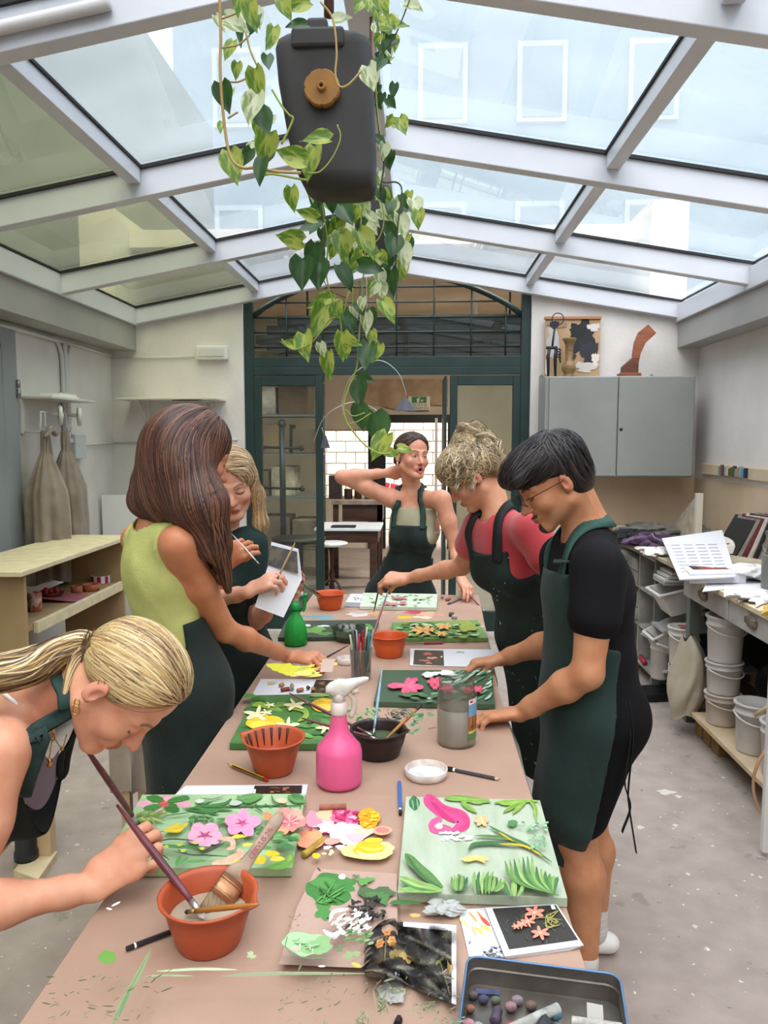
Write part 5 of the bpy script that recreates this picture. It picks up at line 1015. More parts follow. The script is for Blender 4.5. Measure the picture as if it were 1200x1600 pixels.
# ---- paint on the paper: palettes, smears and stains
Pz = lambda x, y: (440+x/6, 1230+y/6)
p = Paint(ZT+.0022, .0002)
p.blob(*Pz(380, 300), 26, 14, '#eeb9c4', rough=.2); p.blob(*Pz(300, 300), 15, 11, '#e98fa3', rough=.2); p.blob(*Pz(430, 260), 17, 8, '#f1bd93'); p.blob(*Pz(600, 290), 22, 14, '#df6c93', rough=.2)
for k in range(16): p.blob(*Pz(490+NR.rand()*240, 225+NR.rand()*140), 5, 2.5, ('#c7376b', '#f2a9c0', '#b52a5a')[k % 3], rough=.5)
p.blob(*Pz(430, 380), 18, 7, '#f2d5da', rough=.3); p.blob(*Pz(640, 410), 32, 10, '#f4eced', rough=.2); p.blob(*Pz(620, 470), 30, 10, '#f3d3da', rough=.2); p.blob(*Pz(770, 410), 15, 10, '#f3c8a8'); p.blob(*Pz(560, 350), 10, 3, '#f7f1f1')
p.blob(*Pz(665, 370), 12, 3.6, '#fbf7f5', rough=.4); p.blob(*Pz(700, 470), 13, 7, '#eeb6c6', rough=.3)
p.blob(*Pz(820, 290), 18, 15, '#ef9f14', rough=.12)
for k in range(14): p.blob(*Pz(760+NR.rand()*140, 220+NR.rand()*150), 5, 2.6, ('#f7b824', '#f5c531', '#e58f10')[k % 3], rough=.5)
p.blob(*Pz(270, 490), 22, 15, '#ea9170', ang=-.1, rough=.1); p.blob(*Pz(300, 450), 14, 7, '#ee9f6c'); p.blob(*Pz(470, 505), 13, 5.5, '#e9a093'); p.blob(*Pz(945, 405), 15, 7, '#f1a681', rough=.06); p.blob(*Pz(945, 402), 11, 4.6, '#ea7b6e', rough=.08)
p.blob(*Pz(800, 600), 42, 13, '#f0d487', rough=.08); p.blob(*Pz(960, 570), 16, 9, '#efd98f'); p.blob(*Pz(820, 565), 25, 12, '#dcb51c', rough=.15); p.blob(*Pz(860, 495), 14, 4, '#e6c231'); p.stroke([Pz(700, 600), Pz(800, 640), Pz(950, 610)], 5, '#f5de9a', streaks=3); p.stroke([Pz(730, 560), Pz(850, 590), Pz(980, 560)], 6, '#e7c73e', streaks=4, var=.2)
p.blob(*Pz(325, 642), 6, 4.6, '#ecc21c'); p.blob(*Pz(430, 565), 7, 2.6, '#f7f3ee', rough=.3); p.blob(*Pz(550, 560), 6, 4, '#faf7f5', rough=.3); p.blob(*Pz(465, 610), 3.5, 4.5, '#efe1a0', rough=.4); p.blob(*Pz(400, 622), 4, 1.6, '#efe0a2')
for (x, y) in ((235, 370), (280, 380), (410, 425), (275, 385)): p.blob(*Pz(x, y), 3, 1.6, '#b82c5c', rough=.4)
Qz = lambda x, y: (430+x/5.217, 1340+y/5.217)
p.poly([Qz(30, 870), Qz(700, 900), Qz(1000, 640), Qz(990, 130), Qz(330, 90), Qz(180, 400)], '#b39585')
p.blob(*Qz(440, 260), 37, 24, '#3f7a34', rough=.12, n=40); p.blob(*Qz(560, 220), 22, 10, '#40803a', rough=.25); p.blob(*Qz(400, 440), 16, 12, '#4a8740', rough=.35); p.blob(*Qz(400, 210), 22, 9, '#4d8c40', rough=.2); p.blob(*Qz(545, 155), 6, 4, '#e8eae4')
for k in range(18): p.stroke([Qz(300+NR.rand()*200, 180+NR.rand()*200), Qz(380+NR.rand()*200, 200+NR.rand()*180)], 3, ('#468536', '#579644', '#346d2c')[k % 3], streaks=2)
p.blob(*Qz(730, 190), 10, 7, '#5d964a', rough=.5); p.blob(*Qz(660, 150), 5, 2.4, '#587a48', rough=.4); p.blob(*Qz(830, 290), 24, 12, '#4a6540', rough=.35); p.blob(*Qz(850, 320), 16, 9, '#4c7a3c', rough=.4); p.blob(*Qz(1050, 365), 22, 4, '#3f6a34', rough=.2)
for k in range(50): x = 620+NR.rand()*270; y = 330+NR.rand()*180; p.blob(*Qz(x, y-.1*(x-750)), 2+4*NR.rand(), 1.5+2.5*NR.rand(), ('#2a2521', '#3c352f', '#1f1b19')[k % 3], rough=.6, n=9)
for k in range(60): x = 440+NR.rand()*330; y = 400+NR.rand()*190-.25*(x-600); p.blob(*Qz(x, y+40), 2+5*NR.rand(), 1.2+2.4*NR.rand(), ('#f3f3ef', '#ffffff', '#dfe6da', '#f3f3ef', '#2f2a26')[k % 5], ang=-.5, rough=.5, n=9)
p.stroke([Qz(390, 590), Qz(460, 630), Qz(540, 600)], 7, '#f2f2ee', streaks=3); p.stroke([Qz(440, 520), Qz(480, 440), Qz(600, 420)], 6, '#f4f4f0', streaks=3)
for k in range(20): x = 560+NR.rand()*220; y = 600+NR.rand()*110; p.stroke([Qz(x, y), Qz(x+50, y-18)], 4, ('#6f8f54', '#8aa36e', '#567a44')[k % 3], streaks=2)
p.blob(*Qz(240, 700), 32, 19, '#9fc492', rough=.14, n=36); p.blob(*Qz(350, 720), 22, 14, '#86ac72', rough=.3); p.blob(*Qz(170, 745), 6, 4, '#cfae9c'); p.stroke([Qz(100, 640), Qz(90, 740), Qz(220, 810), Qz(430, 820)], 1.6, '#5d8455', taper=(.1, .1))
for k in range(12): p.stroke([Qz(120+NR.rand()*200, 630+NR.rand()*140), Qz(180+NR.rand()*200, 640+NR.rand()*140)], 3, ('#b3d2a6', '#93b984')[k % 2])
p.blob(*Qz(620, 790), 11, 6, '#8aa06a', rough=.5); p.blob(*Qz(525, 740), 4, 6, '#5c7d54', rough=.5); p.stroke([Qz(350, 885), Qz(410, 885)], 3, '#ede9e0'); p.stroke([Qz(620, 860), Qz(700, 890)], 6, '#e2b54a', streaks=2); p.blob(*Qz(1140, 470), 8, 3, '#d9a85a'); p.stroke([Qz(340, 80), Qz(372, 112)], 3, '#5a3f3c')
for k in range(14): p.blob(*Qz(110+NR.rand()*110, 450+NR.rand()*130), 1.6, 1, '#6f7a5a', rough=.5, n=7)
# dry-brush green stains on the paper at the bottom of the frame
Bs = lambda x, y: (x/2, 1440+y/2)
p.blob(*Bs(335, 111), 13, 11, '#6b9a48', rough=.1); p.stroke([Bs(455, 170), Bs(520, 168), Bs(605, 170)], 3, '#8fae7c'); p.stroke([Bs(490, 155), Bs(620, 148), Bs(740, 150)], 4.5, '#b3bf9c', streaks=3); p.stroke([Bs(690, 170), Bs(860, 162), Bs(1140, 162)], 5, '#8b9570', streaks=4, var=.2); p.blob(*Bs(785, 105), 7, 5, '#a3b183', rough=.4)
p.stroke([Bs(470, 90), Bs(430, 170), Bs(380, 260), Bs(350, 330)], 9, '#7f8f66', streaks=6, var=.3); p.stroke([Bs(410, 200), Bs(370, 300)], 5, '#64835a', streaks=3)
for k in range(190):
    if k < 90: x, y = 130+NR.rand()*400, 160+NR.rand()*150
    else: x, y = 860+NR.rand()*560, 150+NR.rand()*180
    L_ = 8+NR.rand()*30; p.stroke([Bs(x, y), Bs(x+L_*(.2+NR.rand()), y-L_*(NR.rand()-.25))], .8+2.2*NR.rand()**2, ('#857f62', '#6b6c50', '#948d70', '#4f533e')[k % 4])
for (x, y, rx, ry) in ((1190, 250, 18, 36), (1130, 300, 14, 20), (1330, 270, 30, 16), (1420, 310, 24, 10), (1240, 215, 20, 8)): [p.stroke([Bs(x+(NR.rand()-.5)*3*rx, y+(NR.rand()-.5)*2.6*ry), Bs(x+(NR.rand()-.5)*3*rx, y+(NR.rand()-.5)*2.6*ry)], 1+NR.rand(), ('#7c7f5c', '#918c6c', '#666a4c')[j % 3]) for j in range(22)]
# chips by the hand
p.stroke([(174, 1416), (188, 1409)], 3, '#f1efec'); p.stroke([(166, 1419), (175, 1421)], 3, '#f1efec')
# smears further up the table
Sz = lambda x, y: (350+x/2.667, 900+y/2.667)
for k in range(26): x = 150+NR.rand()*120; p.stroke([Sz(190+x*.3+NR.rand()*60, 370+NR.rand()*50), Sz(250+x*.3+NR.rand()*90, 365+NR.rand()*50)], 5, ('#d3cf3c', '#b9bb4a', '#8fa045', '#ddd667')[k % 4], streaks=2)
p.blob(*Sz(250, 385), 22, 9, '#cfcb38', rough=.3); p.blob(*Sz(330, 405), 16, 4, '#e3cf6e'); p.blob(*Sz(420, 386), 9, 3.4, '#cf2f62', rough=.3); p.blob(*Sz(440, 365), 12, 2.6, '#e5ce58', rough=.3); p.poly([Sz(400, 440-40), Sz(450, 400), Sz(465, 345), Sz(410, 345)], '#c3a899')
for k in range(40): x = 520+NR.rand()*130; y = 545+NR.rand()*50; p.stroke([Sz(x, y), Sz(x+20-40*NR.rand(), y+12)], 3, ('#6f8f58', '#4a6a42', '#8ca874')[k % 3])
for k in range(60): a = NR.rand()*6.28; r = NR.rand()*60; x = 730+r*math.cos(a); y = 575+r*.5*math.sin(a); p.stroke([Sz(x, y), Sz(x+22*math.cos(a+1.5), y+12*math.sin(a+1.5))], 1.6, ('#2c3030', '#4a4f4a', '#3d5a40')[k % 3])
for k in range(26): x = 780+NR.rand()*45; y = 570+NR.rand()*90; p.blob(*Sz(x, y), 4, 2, ('#4f7550', '#6d8f66')[k % 2], rough=.5, n=8)
p.blob(*Sz(860, 577), 6, 3, '#5f7f5a', rough=.4); p.stroke([Sz(850, 638), Sz(885, 630)], 1.6, '#5c4a42')
for (x, y, rx, ry, c) in ((790, 151, 18, 3, '#cf3f62'), (760, 172, 14, 2.6, '#e2bb2e'), (850, 158, 18, 3, '#e0b59a'), (830, 172, 14, 2.2, '#e6d8b8'), (900, 160, 12, 2, '#dba58a'), (740, 150, 9, 1.6, '#c9a08e'), (640, 155, 14, 2.2, '#c69a6a'), (560, 160, 20, 2.6, '#d2c9c2'), (400, 171, 26, 2.6, '#6f9fa8'), (560, 150, 16, 2, '#b9a4a0')): p.blob(*Sz(x, y), rx, ry, c, rough=.3)
p.build('dried_paint', mat('spilt_acrylic', '#fff', .35, attr=True, bump=.4, bscale=60), tb0)
bpy.data.objects['dried_paint'].data.update()

# ---- plastic bowls
def bowl_pot(name, px, py, r, h, m, label, liquid=None, rb=.66, spout=None, lobes=0, z=ZT+.001, group='plastic bowls on the worktable', inner=None):
    c = atz(px, py, z); t = thing(name, c, label, 'bowl', group)
    def fn(t_, zz):
        q = 1.0
        if spout is not None:
            d = (t_-spout+math.pi) % (2*math.pi)-math.pi; q += (.17*math.exp(-(d/.16)**2))*max(0, (zz/h-.62)/.38)
        if lobes: q += .025*math.cos(lobes*t_)*(1-zz/h)
        return q
    prof = [(0, 0), (r*rb, 0), (r*(rb+.03), .004), (r*(rb+.2), h*.55), (r*.95, h*.93), (r*1.05, h*.955), (r*1.06, h), (r*1.0, h*1.0), (r*.93, h*.93), (r*(rb+.17), h*.5), (r*(rb-.04), .005), (0, .005)]
    b = MB(); b.lathe(prof, 56, tuple(c), fn=fn); b.build('bowl_shell', m, t)
    if liquid:
        lv = h*.55; b = MB(); b.lathe([(r*(rb+.165), lv), (r*.4, lv+.0005), (0, lv+.0005)], 40, tuple(c)); b.build('paint_water', mat('water_'+liquid[1:], liquid, .12), t)
    return t, c
M_or = mat('orange_plastic', '#b5532f', .42, '#a84a2b', 5, bump=.05, speck=[(26, .74, '#c98b73')])
M_or2 = mat('bright_orange_plastic', '#cf5a26', .4, '#c25224', 5)
M_dk = mat('dark_brown_plastic', '#2b1d1b', .35)
nb, c0 = bowl_pot('paint_bowl', 327, 1470, .074, .082, M_or, 'terracotta orange plastic bowl with brushes at the near left', '#a89a85', spout=-.35)
mb_, c1 = bowl_pot('paint_bowl', 428, 1204, .072, .085, mat('stained_orange_plastic', '#b4532f', .42, '#7c4630', 10, ramp=(.62, .72)), 'terracotta orange bowl with dark drips beside the pink spray bottle', rb=.62, spout=math.pi*.93)
db_, c2 = bowl_pot('paint_bowl', 591, 1178, .068, .068, M_dk, 'dark brown oval bowl holding four brushes', '#4b5f42', rb=.78, spout=-.2)
ob_, c3 = bowl_pot('paint_bowl', 608, 1024, .064, .078, M_or2, 'bright orange bowl beside the glass of pencils', rb=.74, spout=.35)
fb_, c4 = bowl_pot('paint_bowl', 516, 951, .068, .078, M_or2, 'bright orange bowl at the far end of the table', rb=.7, spout=math.pi*.9, liquid='#8d5a40')
b = MB(); rs = np.random.RandomState(1)
for k in range(7):
    a = 1.2+k*.32; P = [tuple(c1+np.array((math.cos(a)*.066*(.75+.28*s), math.sin(a)*.066*(.75+.28*s), .012+.07*s))) for s in (1, .7, .35+.3*rs.rand())]; b.tube(P, [.004, .003, .0015], 5)
b.build('paint_drip', mat('dark_paint_drip', '#3a2c26', .5), mb_, kind='stuff')
gb = thing('glass_bowl', atz(548, 998, ZT), 'clear glass bowl smeared with dark green paint behind the pencil glass', 'bowl'); c = atz(546, 1000, ZT+.001)
b = MB(); b.lathe([(0, 0), (.055, 0), (.062, .02), (.072, .05), (.073, .052), (.069, .05), (.058, .02), (.05, .006), (0, .006)], 32, tuple(c)); b.build('bowl_shell', glass_sheet('stained_glass_bowl', '#c9d2c8', .35, '#57694c', dirt=9, gloss=.12), gb)
b = MB(); b.lathe([(0, .022), (.058, .022)], 24, tuple(c)); b.build('paint_water', mat('green_water', '#5a6b4c', .2), gb)

# ---- jars, lids, bottles
jr = thing('glass_jar', atz(713, 1165, ZT), 'tall glass jar half full of grey brush water with a picture label', 'jar'); c = tuple(atz(713, 1160, ZT+.001))
JR = .0515
b = MB(); b.lathe([(0, 0), (JR*.93, 0), (JR, .006), (JR, .128), (JR*.98, .138), (JR*.9, .146), (JR*.9, .168), (JR*.93, .171), (JR*.87, .171), (JR*.86, .146), (JR*.93, .134), (JR*.955, .12), (JR*.955, .008), (0, .006)], 40, c); b.build('glass', glass_sheet('jar_glass', '#f2f3f1', .06, '#b8b2a8', gloss=.08), jr)
b = MB(); b.lathe([(0, .004), (JR*.95, .004), (JR*.965, .01), (JR*.965, .098), (0, .098)], 40, c); b.build('grey_water', mat('grey_brush_water', '#a1978c', .4, '#847a70', 11, stretch=(1, 1, .3), ramp=(.4, .7)), jr)
b = MB(); b.lathe([(JR*.965, .099), (JR*.966, .118), (JR*.96, .130)], 40, c); b.build('residue', glass_sheet('residue_film', '#e5e0d8', .35, '#b5ada3', dirt=12), jr)
b = MB(); th = np.linspace(-.98, -.10, 15); RL = JR+.0006
for k in range(14):
    for j, (za, zb_, cl) in enumerate(((.022, .040, '#4f7a4a'), (.040, .046, '#c9c25a'), (.046, .085, '#b0633a'), (.085, .117, '#6f9fc4'), (.117, .130, '#e6e4e2'))):
        cc = cl
        if j == 2: cc = ('#b5652f', '#8c4a2a', '#c98a45', '#6b5142')[(k*3) % 4]
        b.add([(c[0]+RL*math.cos(a), c[1]+RL*math.sin(a), c[2]+z_) for (a, z_) in ((th[k], za), (th[k+1], za), (th[k+1], zb_), (th[k], zb_))], [(0, 1, 2, 3)], cc)
RL += .0004
def onjar(a0, a1, za, zb_, cl): b.add([(c[0]+RL*math.cos(a), c[1]+RL*math.sin(a), c[2]+z_) for (a, z_) in ((a0, za), (a1, za), (a1, zb_), (a0, zb_))], [(0, 1, 2, 3)], cl)
onjar(-.92, -.72, .121, .127, '#c23b38'); onjar(-.68, -.3, .122, .1235, '#8f8f94'); onjar(-.68, -.4, .125, .126, '#8f8f94')
for k in range(5): onjar(-.82+.13*k, -.82+.13*k+.03, .048, .062+.012*math.sin(k*2), '#2b2420'); onjar(-.84+.13*k, -.75+.13*k, .056, .059, '#2b2420')
b.build('picture_label', mat('jar_label_print', '#fff', .35, attr=True), jr)
c = tuple(atz(666, 1212, ZT+.001)); ld = thing('jar_lid', c, 'upturned white jar lid with milky paint beside the black pencil', 'lid')
b = MB(); b.lathe([(0, 0), (.047, 0), (.050, .003), (.051, .019), (.049, .0195), (.0475, .018), (.046, .004), (0, .0035)], 40, c); b.build('rim', mat('white_lid', '#d9cfc6', .5, '#b8a99c', 30), ld)
b = MB(); b.lathe([(0, .0055), (.044, .0055)], 30, c, fn=lambda t, z: 1+.03*math.sin(3*t)); b.build('white_paint', mat('milky_paint', '#c2c4c9', .2, '#dcdde0', 18), ld)
c = tuple(atz(541, 1036, ZT+.001)); ld2 = thing('jar_lid', c, 'small white lid half hidden by the glass of pencils', 'lid')
b = MB(); b.lathe([(0, 0), (.034, 0), (.036, .003), (.036, .020), (.034, .020), (.033, .004), (0, .012)], 30, c); b.build('rim', mat('white_lid'), ld2)
def sprayer(t, c, zc_, s, mh, ma, ang, mt=None, tg=1):
    R = rotmat(0, 0, ang); f = lambda *p: tuple(np.array(c)+R@np.array((p[0]*s, p[1]*s, zc_+p[2]*s)))
    b = MB(); b.lathe([(0, 0), (.016*s, 0), (.0165*s, .004*s), (.0155*s, .026*s), (0, .026*s)], 24, (c[0], c[1], c[2]+zc_), fn=lambda t_, z: 1+.03*math.cos(18*t_)); b.build('ribbed_collar', mt or mh, t)
    b = MB()
    sec = [(-.026, .050, .010, .007), (-.018, .054, .012, .011), (0, .050, .013, .024), (.014, .054, .012, .018), (.034, .064, .009, .010), (.052, .070, .006, .006), (.06, .071, .004, .004)]
    n = 10; V = []; 
    for (x, z_, wy, hz) in sec:
        for k in range(n): a = 2*math.pi*k/n; V.append(f(-x, wy*math.cos(a), z_+hz*math.sin(a)))
    F = [(i*n+k, i*n+(k+1) % n, (i+1)*n+(k+1) % n, (i+1)*n+k) for i in range(len(sec)-1) for k in range(n)]+[tuple(range(n-1, -1, -1)), tuple(range((len(sec)-1)*n, len(sec)*n))]
    b.add(V, F, smooth=True); b.bar(f(0, 0, .024), f(0, 0, .05), .012*s, 14); b.build('spray_head', mh, t)
    b = MB(); b.tube([f(tg*.026, 0, .046), f(tg*.040, 0, .048)], [.007*s, .006*s], 12); b.build('nozzle', ma, t)
    b = MB(); b.tube(spline([f(tg*.018, 0, .046), f(tg*.030, 0, .030), f(tg*.030, 0, .010), f(tg*.024, 0, -.006)], 4), [.004*s]*13, 8, flat=1.4); b.build('trigger', ma, t)
c = tuple(atz(530, 1224, ZT+.001)); pb = thing('spray_bottle', c, 'bright pink spray bottle with a white trigger head', 'bottle')
b = MB(); b.lathe([(0, 0), (.046, 0), (.052, .006), (.0535, .014), (.0535, .078), (.050, .092), (.036, .108), (.025, .124), (.020, .142), (.0178, .165), (.017, .168), (0, .168)], 44, c); b.build('bottle_body', mat('pink_translucent_plastic', '#dc5587', .35, '#e06693', 3, speck=[(34, .76, '#f0a0bd')]), pb)
sprayer(pb, c, .166, 1.15, mat('white_trigger_plastic', '#dcd7d2', .45, '#c6beb6', 30), mat('cream_stained_plastic', '#cdbfb2', .5, '#7f6a5a', 40, ramp=(.6, .66)), math.pi+.12, mt=mat('clear_ribbed_collar', '#cfc0b8', .4), tg=-1)
c = tuple(atz(462, 1007, ZT+.001)); gb2 = thing('spray_bottle', c, 'green transparent spray bottle with a white and green trigger', 'bottle')
b = MB(); b.lathe([(0, 0), (.040, 0), (.045, .008), (.044, .05), (.038, .082), (.028, .105), (.017, .124), (.015, .140), (0, .140)], 40, c, fn=lambda t, z: 1+.03*math.cos(12*t)*(1 if z < .09 else .2)); b.build('bottle_body', mat('green_clear_plastic', '#1fa23b', .12, '#45c25c', 9, trans=.35, ior=1.2), gb2)
sprayer(gb2, c, .138, 1.2, mat('white_trigger_plastic'), mat('green_trigger', '#1c9a44', .35), math.pi*2.04, mt=mat('green_trigger'))
# glass of pencils
c = np.array(atz(564, 1061, ZT+.001)); pg_ = thing('drinking_glass', c, 'cut glass tumbler crammed with pencils and pens', 'glass')
b = MB(); b.lathe([(0, 0), (.030, 0), (.032, .004), (.037, .104), (.038, .106), (.036, .106), (.031, .01), (0, .01)], 48, tuple(c), fn=lambda t, z: 1+.022*math.cos(14*t+z*90)); b.build('tumbler', glass_sheet('cut_glass', '#e6e9e8', .16, '#b9b8b4', gloss=.22), pg_)
pc = [('#3b4a42', 'dark green'), ('#8a8d8c', 'grey'), ('#b51f33', 'crimson'), ('#d5cbb8', 'cream'), ('#1f2023', 'black'), ('#2f8f93', 'teal'), ('#b7bcc4', 'silver'), ('#c9303a', 'red'), ('#6f7a70', 'sage'), ('#e2ddd5', 'white'), ('#8c6a48', 'brown'), ('#33405a', 'navy'), ('#5e6a62', 'dull green'), ('#a8a49c', 'pale grey')]
for k, (cl, nm) in enumerate(pc):
    a = k*2.4; r0 = .010+.012*((k*37) % 10)/10; r1 = .018+.016*((k*53) % 10)/10; h = .135+.035*((k*29) % 10)/10
    a0 = np.array((r0*math.cos(a), r0*math.sin(a), .012)); a1 = np.array((r1*math.cos(a+.2), r1*math.sin(a+.2), h*.75)); d = (a1-a0)/np.linalg.norm(a1-a0); a1 = a0+d*h
    b = MB(); b.tube([a0, a0+d*h*.97, a1], [.0038, .0038, .003], 6); o = b.build('pencil', mat('pencil_'+nm.replace(' ', '_'), cl, .4)); o.location = c; tag(o, '%s pencil standing in the cut glass tumbler' % nm, 'pencil', 'pencils in the glass')
# brushes
def brush(name, a, b_, r, m, label, tip=None, tiplen=.03, ferr=None, cat='brush', group='paint brushes', r0=None, endcol=None):
    a, b_ = np.array(a), np.array(b_); d = (b_-a)/np.linalg.norm(b_-a); L_ = np.linalg.norm(b_-a); t = thing(name, a, label, cat, group)
    k = MB(); s = np.linspace(0, 1, 9); prof = np.array([.35, .6, .8, .95, 1, 1, .95, .85, .75])
    k.tube([a+d*L_*q*.86 for q in s], r*prof, 8); k.build('handle', m, t)
    k = MB(); k.tube([a+d*L_*.855, a+d*L_*.94], [r*.82, r*.8], 8); k.build('ferrule', ferr or mat('silver_ferrule', '#b9b6b0', .3, metal=.8), t)
    k = MB(); k.tube([a+d*L_*.935, a+d*L_*.97, b_], [r*.75, r*.85, r*.15], 8); k.build('bristles', tip or mat('dark_bristle', '#2a2320', .8), t)
    return t
M_mar = mat('maroon_lacquer', '#5c2a33', .3, '#6f3a40', 20, speck=[(50, .7, '#9c8288')]); M_wd = mat('varnished_wood_handle', '#a8702f', .35, '#8f5c24', 9, stretch=(1, 1, 3)); M_bl = mat('blue_grey_handle', '#6f8fa8', .35, '#9fb2bb', 25); M_blkh = mat('black_handle', '#1d1b1d', .3)
n0 = np.array(c0)
brush('long_brush', aty(183, 1258, 1.26), n0+np.array((.0, -.02, .05)), .0068, M_mar, 'thick maroon brush leaning out of the near orange bowl', tip=mat('white_tipped_bristle', '#d8cdd0', .5))
brush('thin_brush', atz(405, 1413, ZT+.096), n0+np.array((-.035, -.012, .055)), .0045, M_wd, 'thin varnished brush lying across the rim of the near orange bowl', ferr=mat('dull_brass', '#8d7a4a', .4, metal=.6))
# flat varnish brush
fb2 = thing('flat_brush', n0+np.array((.03, .0, .05)), 'wide flat varnish brush with a worn wooden handle in the near bowl', 'brush', 'paint brushes')
H0, H1 = np.array(n0)+np.array((-.002, .0, .040)), np.array(aty(441, 1270, 1.31)); d = (H1-H0)/np.linalg.norm(H1-H0); L_ = np.linalg.norm(H1-H0); sd = np.cross(d, (-.25, .83, -.5)); sd /= np.linalg.norm(sd); nn = np.cross(d, sd)
def slabs(b, secs):
    V = []
    for (s, w_, h_) in secs:
        c_ = H0+d*L_*s
        for k in range(12): a = 2*math.pi*k/12; V.append(c_+sd*w_*math.copysign(abs(math.cos(a))**.6, math.cos(a))+nn*h_*math.copysign(abs(math.sin(a))**.6, math.sin(a)))
    n = 12; b.add(V, [(i*n+k, i*n+(k+1) % n, (i+1)*n+(k+1) % n, (i+1)*n+k) for i in range(len(secs)-1) for k in range(n)]+[tuple(range(n-1, -1, -1)), tuple(range((len(secs)-1)*n, len(secs)*n))], smooth=True)
b = MB(); slabs(b, [(.0, .020, .003), (.16, .022, .007)]); b.build('bristles', mat('wet_tan_bristle', '#8f7657', .7, '#6c573f', 50, stretch=(9, 1, 1)), fb2)
b = MB(); slabs(b, [(.15, .0225, .0075), (.33, .0225, .0075)]); b.build('ferrule', mat('copper_ferrule', '#b98661', .3, metal=.7, color2='#9a6a49', nscale=20), fb2)
for s in (.19, .29): b = MB(); slabs(b, [(s-.006, .0232, .0082), (s+.006, .0232, .0082)]); b.build('ferrule_bead', mat('copper_ferrule'), fb2)
b = MB(); slabs(b, [(.325, .0222, .0072), (.40, .020, .008), (.48, .011, .008), (.6, .009, .0078), (.78, .011, .0078), (.9, .012, .007), (.97, .009, .005), (1.0, .003, .003)]); b.build('handle', mat('worn_beech', '#a58d78', .6, '#8b735f', 9, stretch=(1, 5, 5), bump=.2), fb2)
b = MB(); c_ = H0+d*L_*.90-nn*.0072; b.sphere(c_, (.0045, .0045, .0045), 10, 6); b.build('hang_hole', mat('dark_hole', '#4a3a2e', .8), fb2)
# stamped lettering along the handle
Rm = Matrix((d, sd if True else sd, -nn)).transposed() if False else None
X_, Z_ = d, -nn if (-nn)@np.array((.25, -.83, .5)) > 0 else nn
Y_ = np.cross(Z_, X_); rot = Matrix((tuple(X_), tuple(Y_), tuple(Z_))).transposed().to_euler()
lettering('CERVUS 2½', .0125, mat('faded_red_stamp', '#a5505a', .6), tuple(H0+d*L_*.52+Z_*.0080-Y_*.004), rot, fb2, align='LEFT')
# brushes in dark bowl etc.
q2 = np.array(c2)
brush('long_brush', aty(452, 1083, 2.02), q2+np.array((.0, .0, .04)), .0045, M_mar, 'maroon brush in the dark bowl reaching up behind the pink bottle')
brush('long_brush', aty(471, 1122, 1.90), q2+np.array((.01, -.01, .04)), .0045, mat('red_maroon_lacquer', '#6d2e33', .3), 'lower maroon brush in the dark bowl pointing left')
brush('thin_brush', aty(597, 1045, 2.05), q2+np.array((-.015, .02, .03)), .0042, M_bl, 'pale blue brush standing up in the dark bowl')
brush('thin_brush', q2+np.array((.012, -.01, .035)), aty(659, 1101, 1.97), .0050, M_wd, 'varnished brush with a black tip leaning right in the dark bowl', tip=mat('black_wet_bristle', '#17181a', .4), ferr=mat('black_ferrule', '#2a2a2c', .4))
brush('long_brush', aty(607, 922, 2.72), np.array(c)+np.array((0, 0, .03)), .0045, mat('rosy_lacquer', '#84505a', .3), 'rose maroon brush standing in the cut glass tumbler')
brush('thin_brush', aty(470, 912, 3.45), np.array(c4)+np.array((0, 0, .04)), .004, M_blkh, 'dark brush leaning left out of the far orange bowl')
# pencils and pens lying on the paper
def pencil(px0, px1, r, secs, label, name='pencil', group=None, z=ZT+.0015, n=6):
    a, b_ = np.array(atz(*px0, z+r)), np.array(atz(*px1, z+r)); t = thing(name, a, label, 'pencil', group); d = b_-a
    for k, (s0, s1, cl, nm, r0, r1) in enumerate(secs):
        b = MB(); b.tube([a+d*s0, a+d*s1], [r*r0, r*r1], n, smooth=n > 6); b.build(nm, mat('pencil_'+cl[1:], cl, .35), t)
    return t
pencil((197, 1483), (272, 1454), .0042, [(0, .16, '#141414', 'cap', .85, 1), (.16, .20, '#e8e6e2', 'white_band', 1.03, 1.03), (.20, 1, '#1d1b1d', 'barrel', 1, 1)], 'black pencil with a white band beside the near orange bowl')
pencil((355, 1193), (418, 1219), .0040, [(0, .04, '#2b2b2b', 'lead', .2, .3), (.04, .12, '#c9a679', 'sharpened_tip', .3, 1), (.12, .92, '#d3a91f', 'barrel', 1, 1), (.92, 1, '#b9282c', 'end', 1, 1)], 'yellow and black pencil in front of the stained orange bowl')
b = MB(); a, b_ = np.array(atz(363, 1196.3, ZT+.0095)), np.array(atz(412, 1216.5, ZT+.0095)); b.tube([a, b_], .0016, 6); adopt(b.build('black_stripe', M_blkh), bpy.data.objects['pencil.015'] if 'pencil.015' in bpy.data.objects else tb0)
pencil((624, 1222), (625.5, 1272), .0040, [(0, .86, '#2064b8', 'barrel', 1, 1), (.86, .90, '#e6e6e8', 'white_band', 1.02, 1.02), (.90, 1, '#16181c', 'end', 1, .9)], 'blue pencil lying beside the flamingo canvas')
pencil((700, 1201), (782, 1218), .0040, [(0, .10, '#161616', 'cap', 1.5, 1.5), (.10, .14, '#dcdcda', 'white_band', 1.2, 1.2), (.14, .9, '#3c3b40', 'barrel', 1, 1), (.9, .97, '#c9a88a', 'sharpened_tip', 1, .4), (.97, 1, '#2b2b2b', 'lead', .4, .1)], 'black and silver pencil right of the upturned lid')
pencil((633, 1005.5), (692, 1004), .0045, [(0, .52, '#8a6f68', 'barrel', .7, .7), (.5, 1, '#8c2f3b', 'grip', 1.2, 1.2)], 'craft knife with a dark red grip in front of the leafy canvas', 'craft_knife')
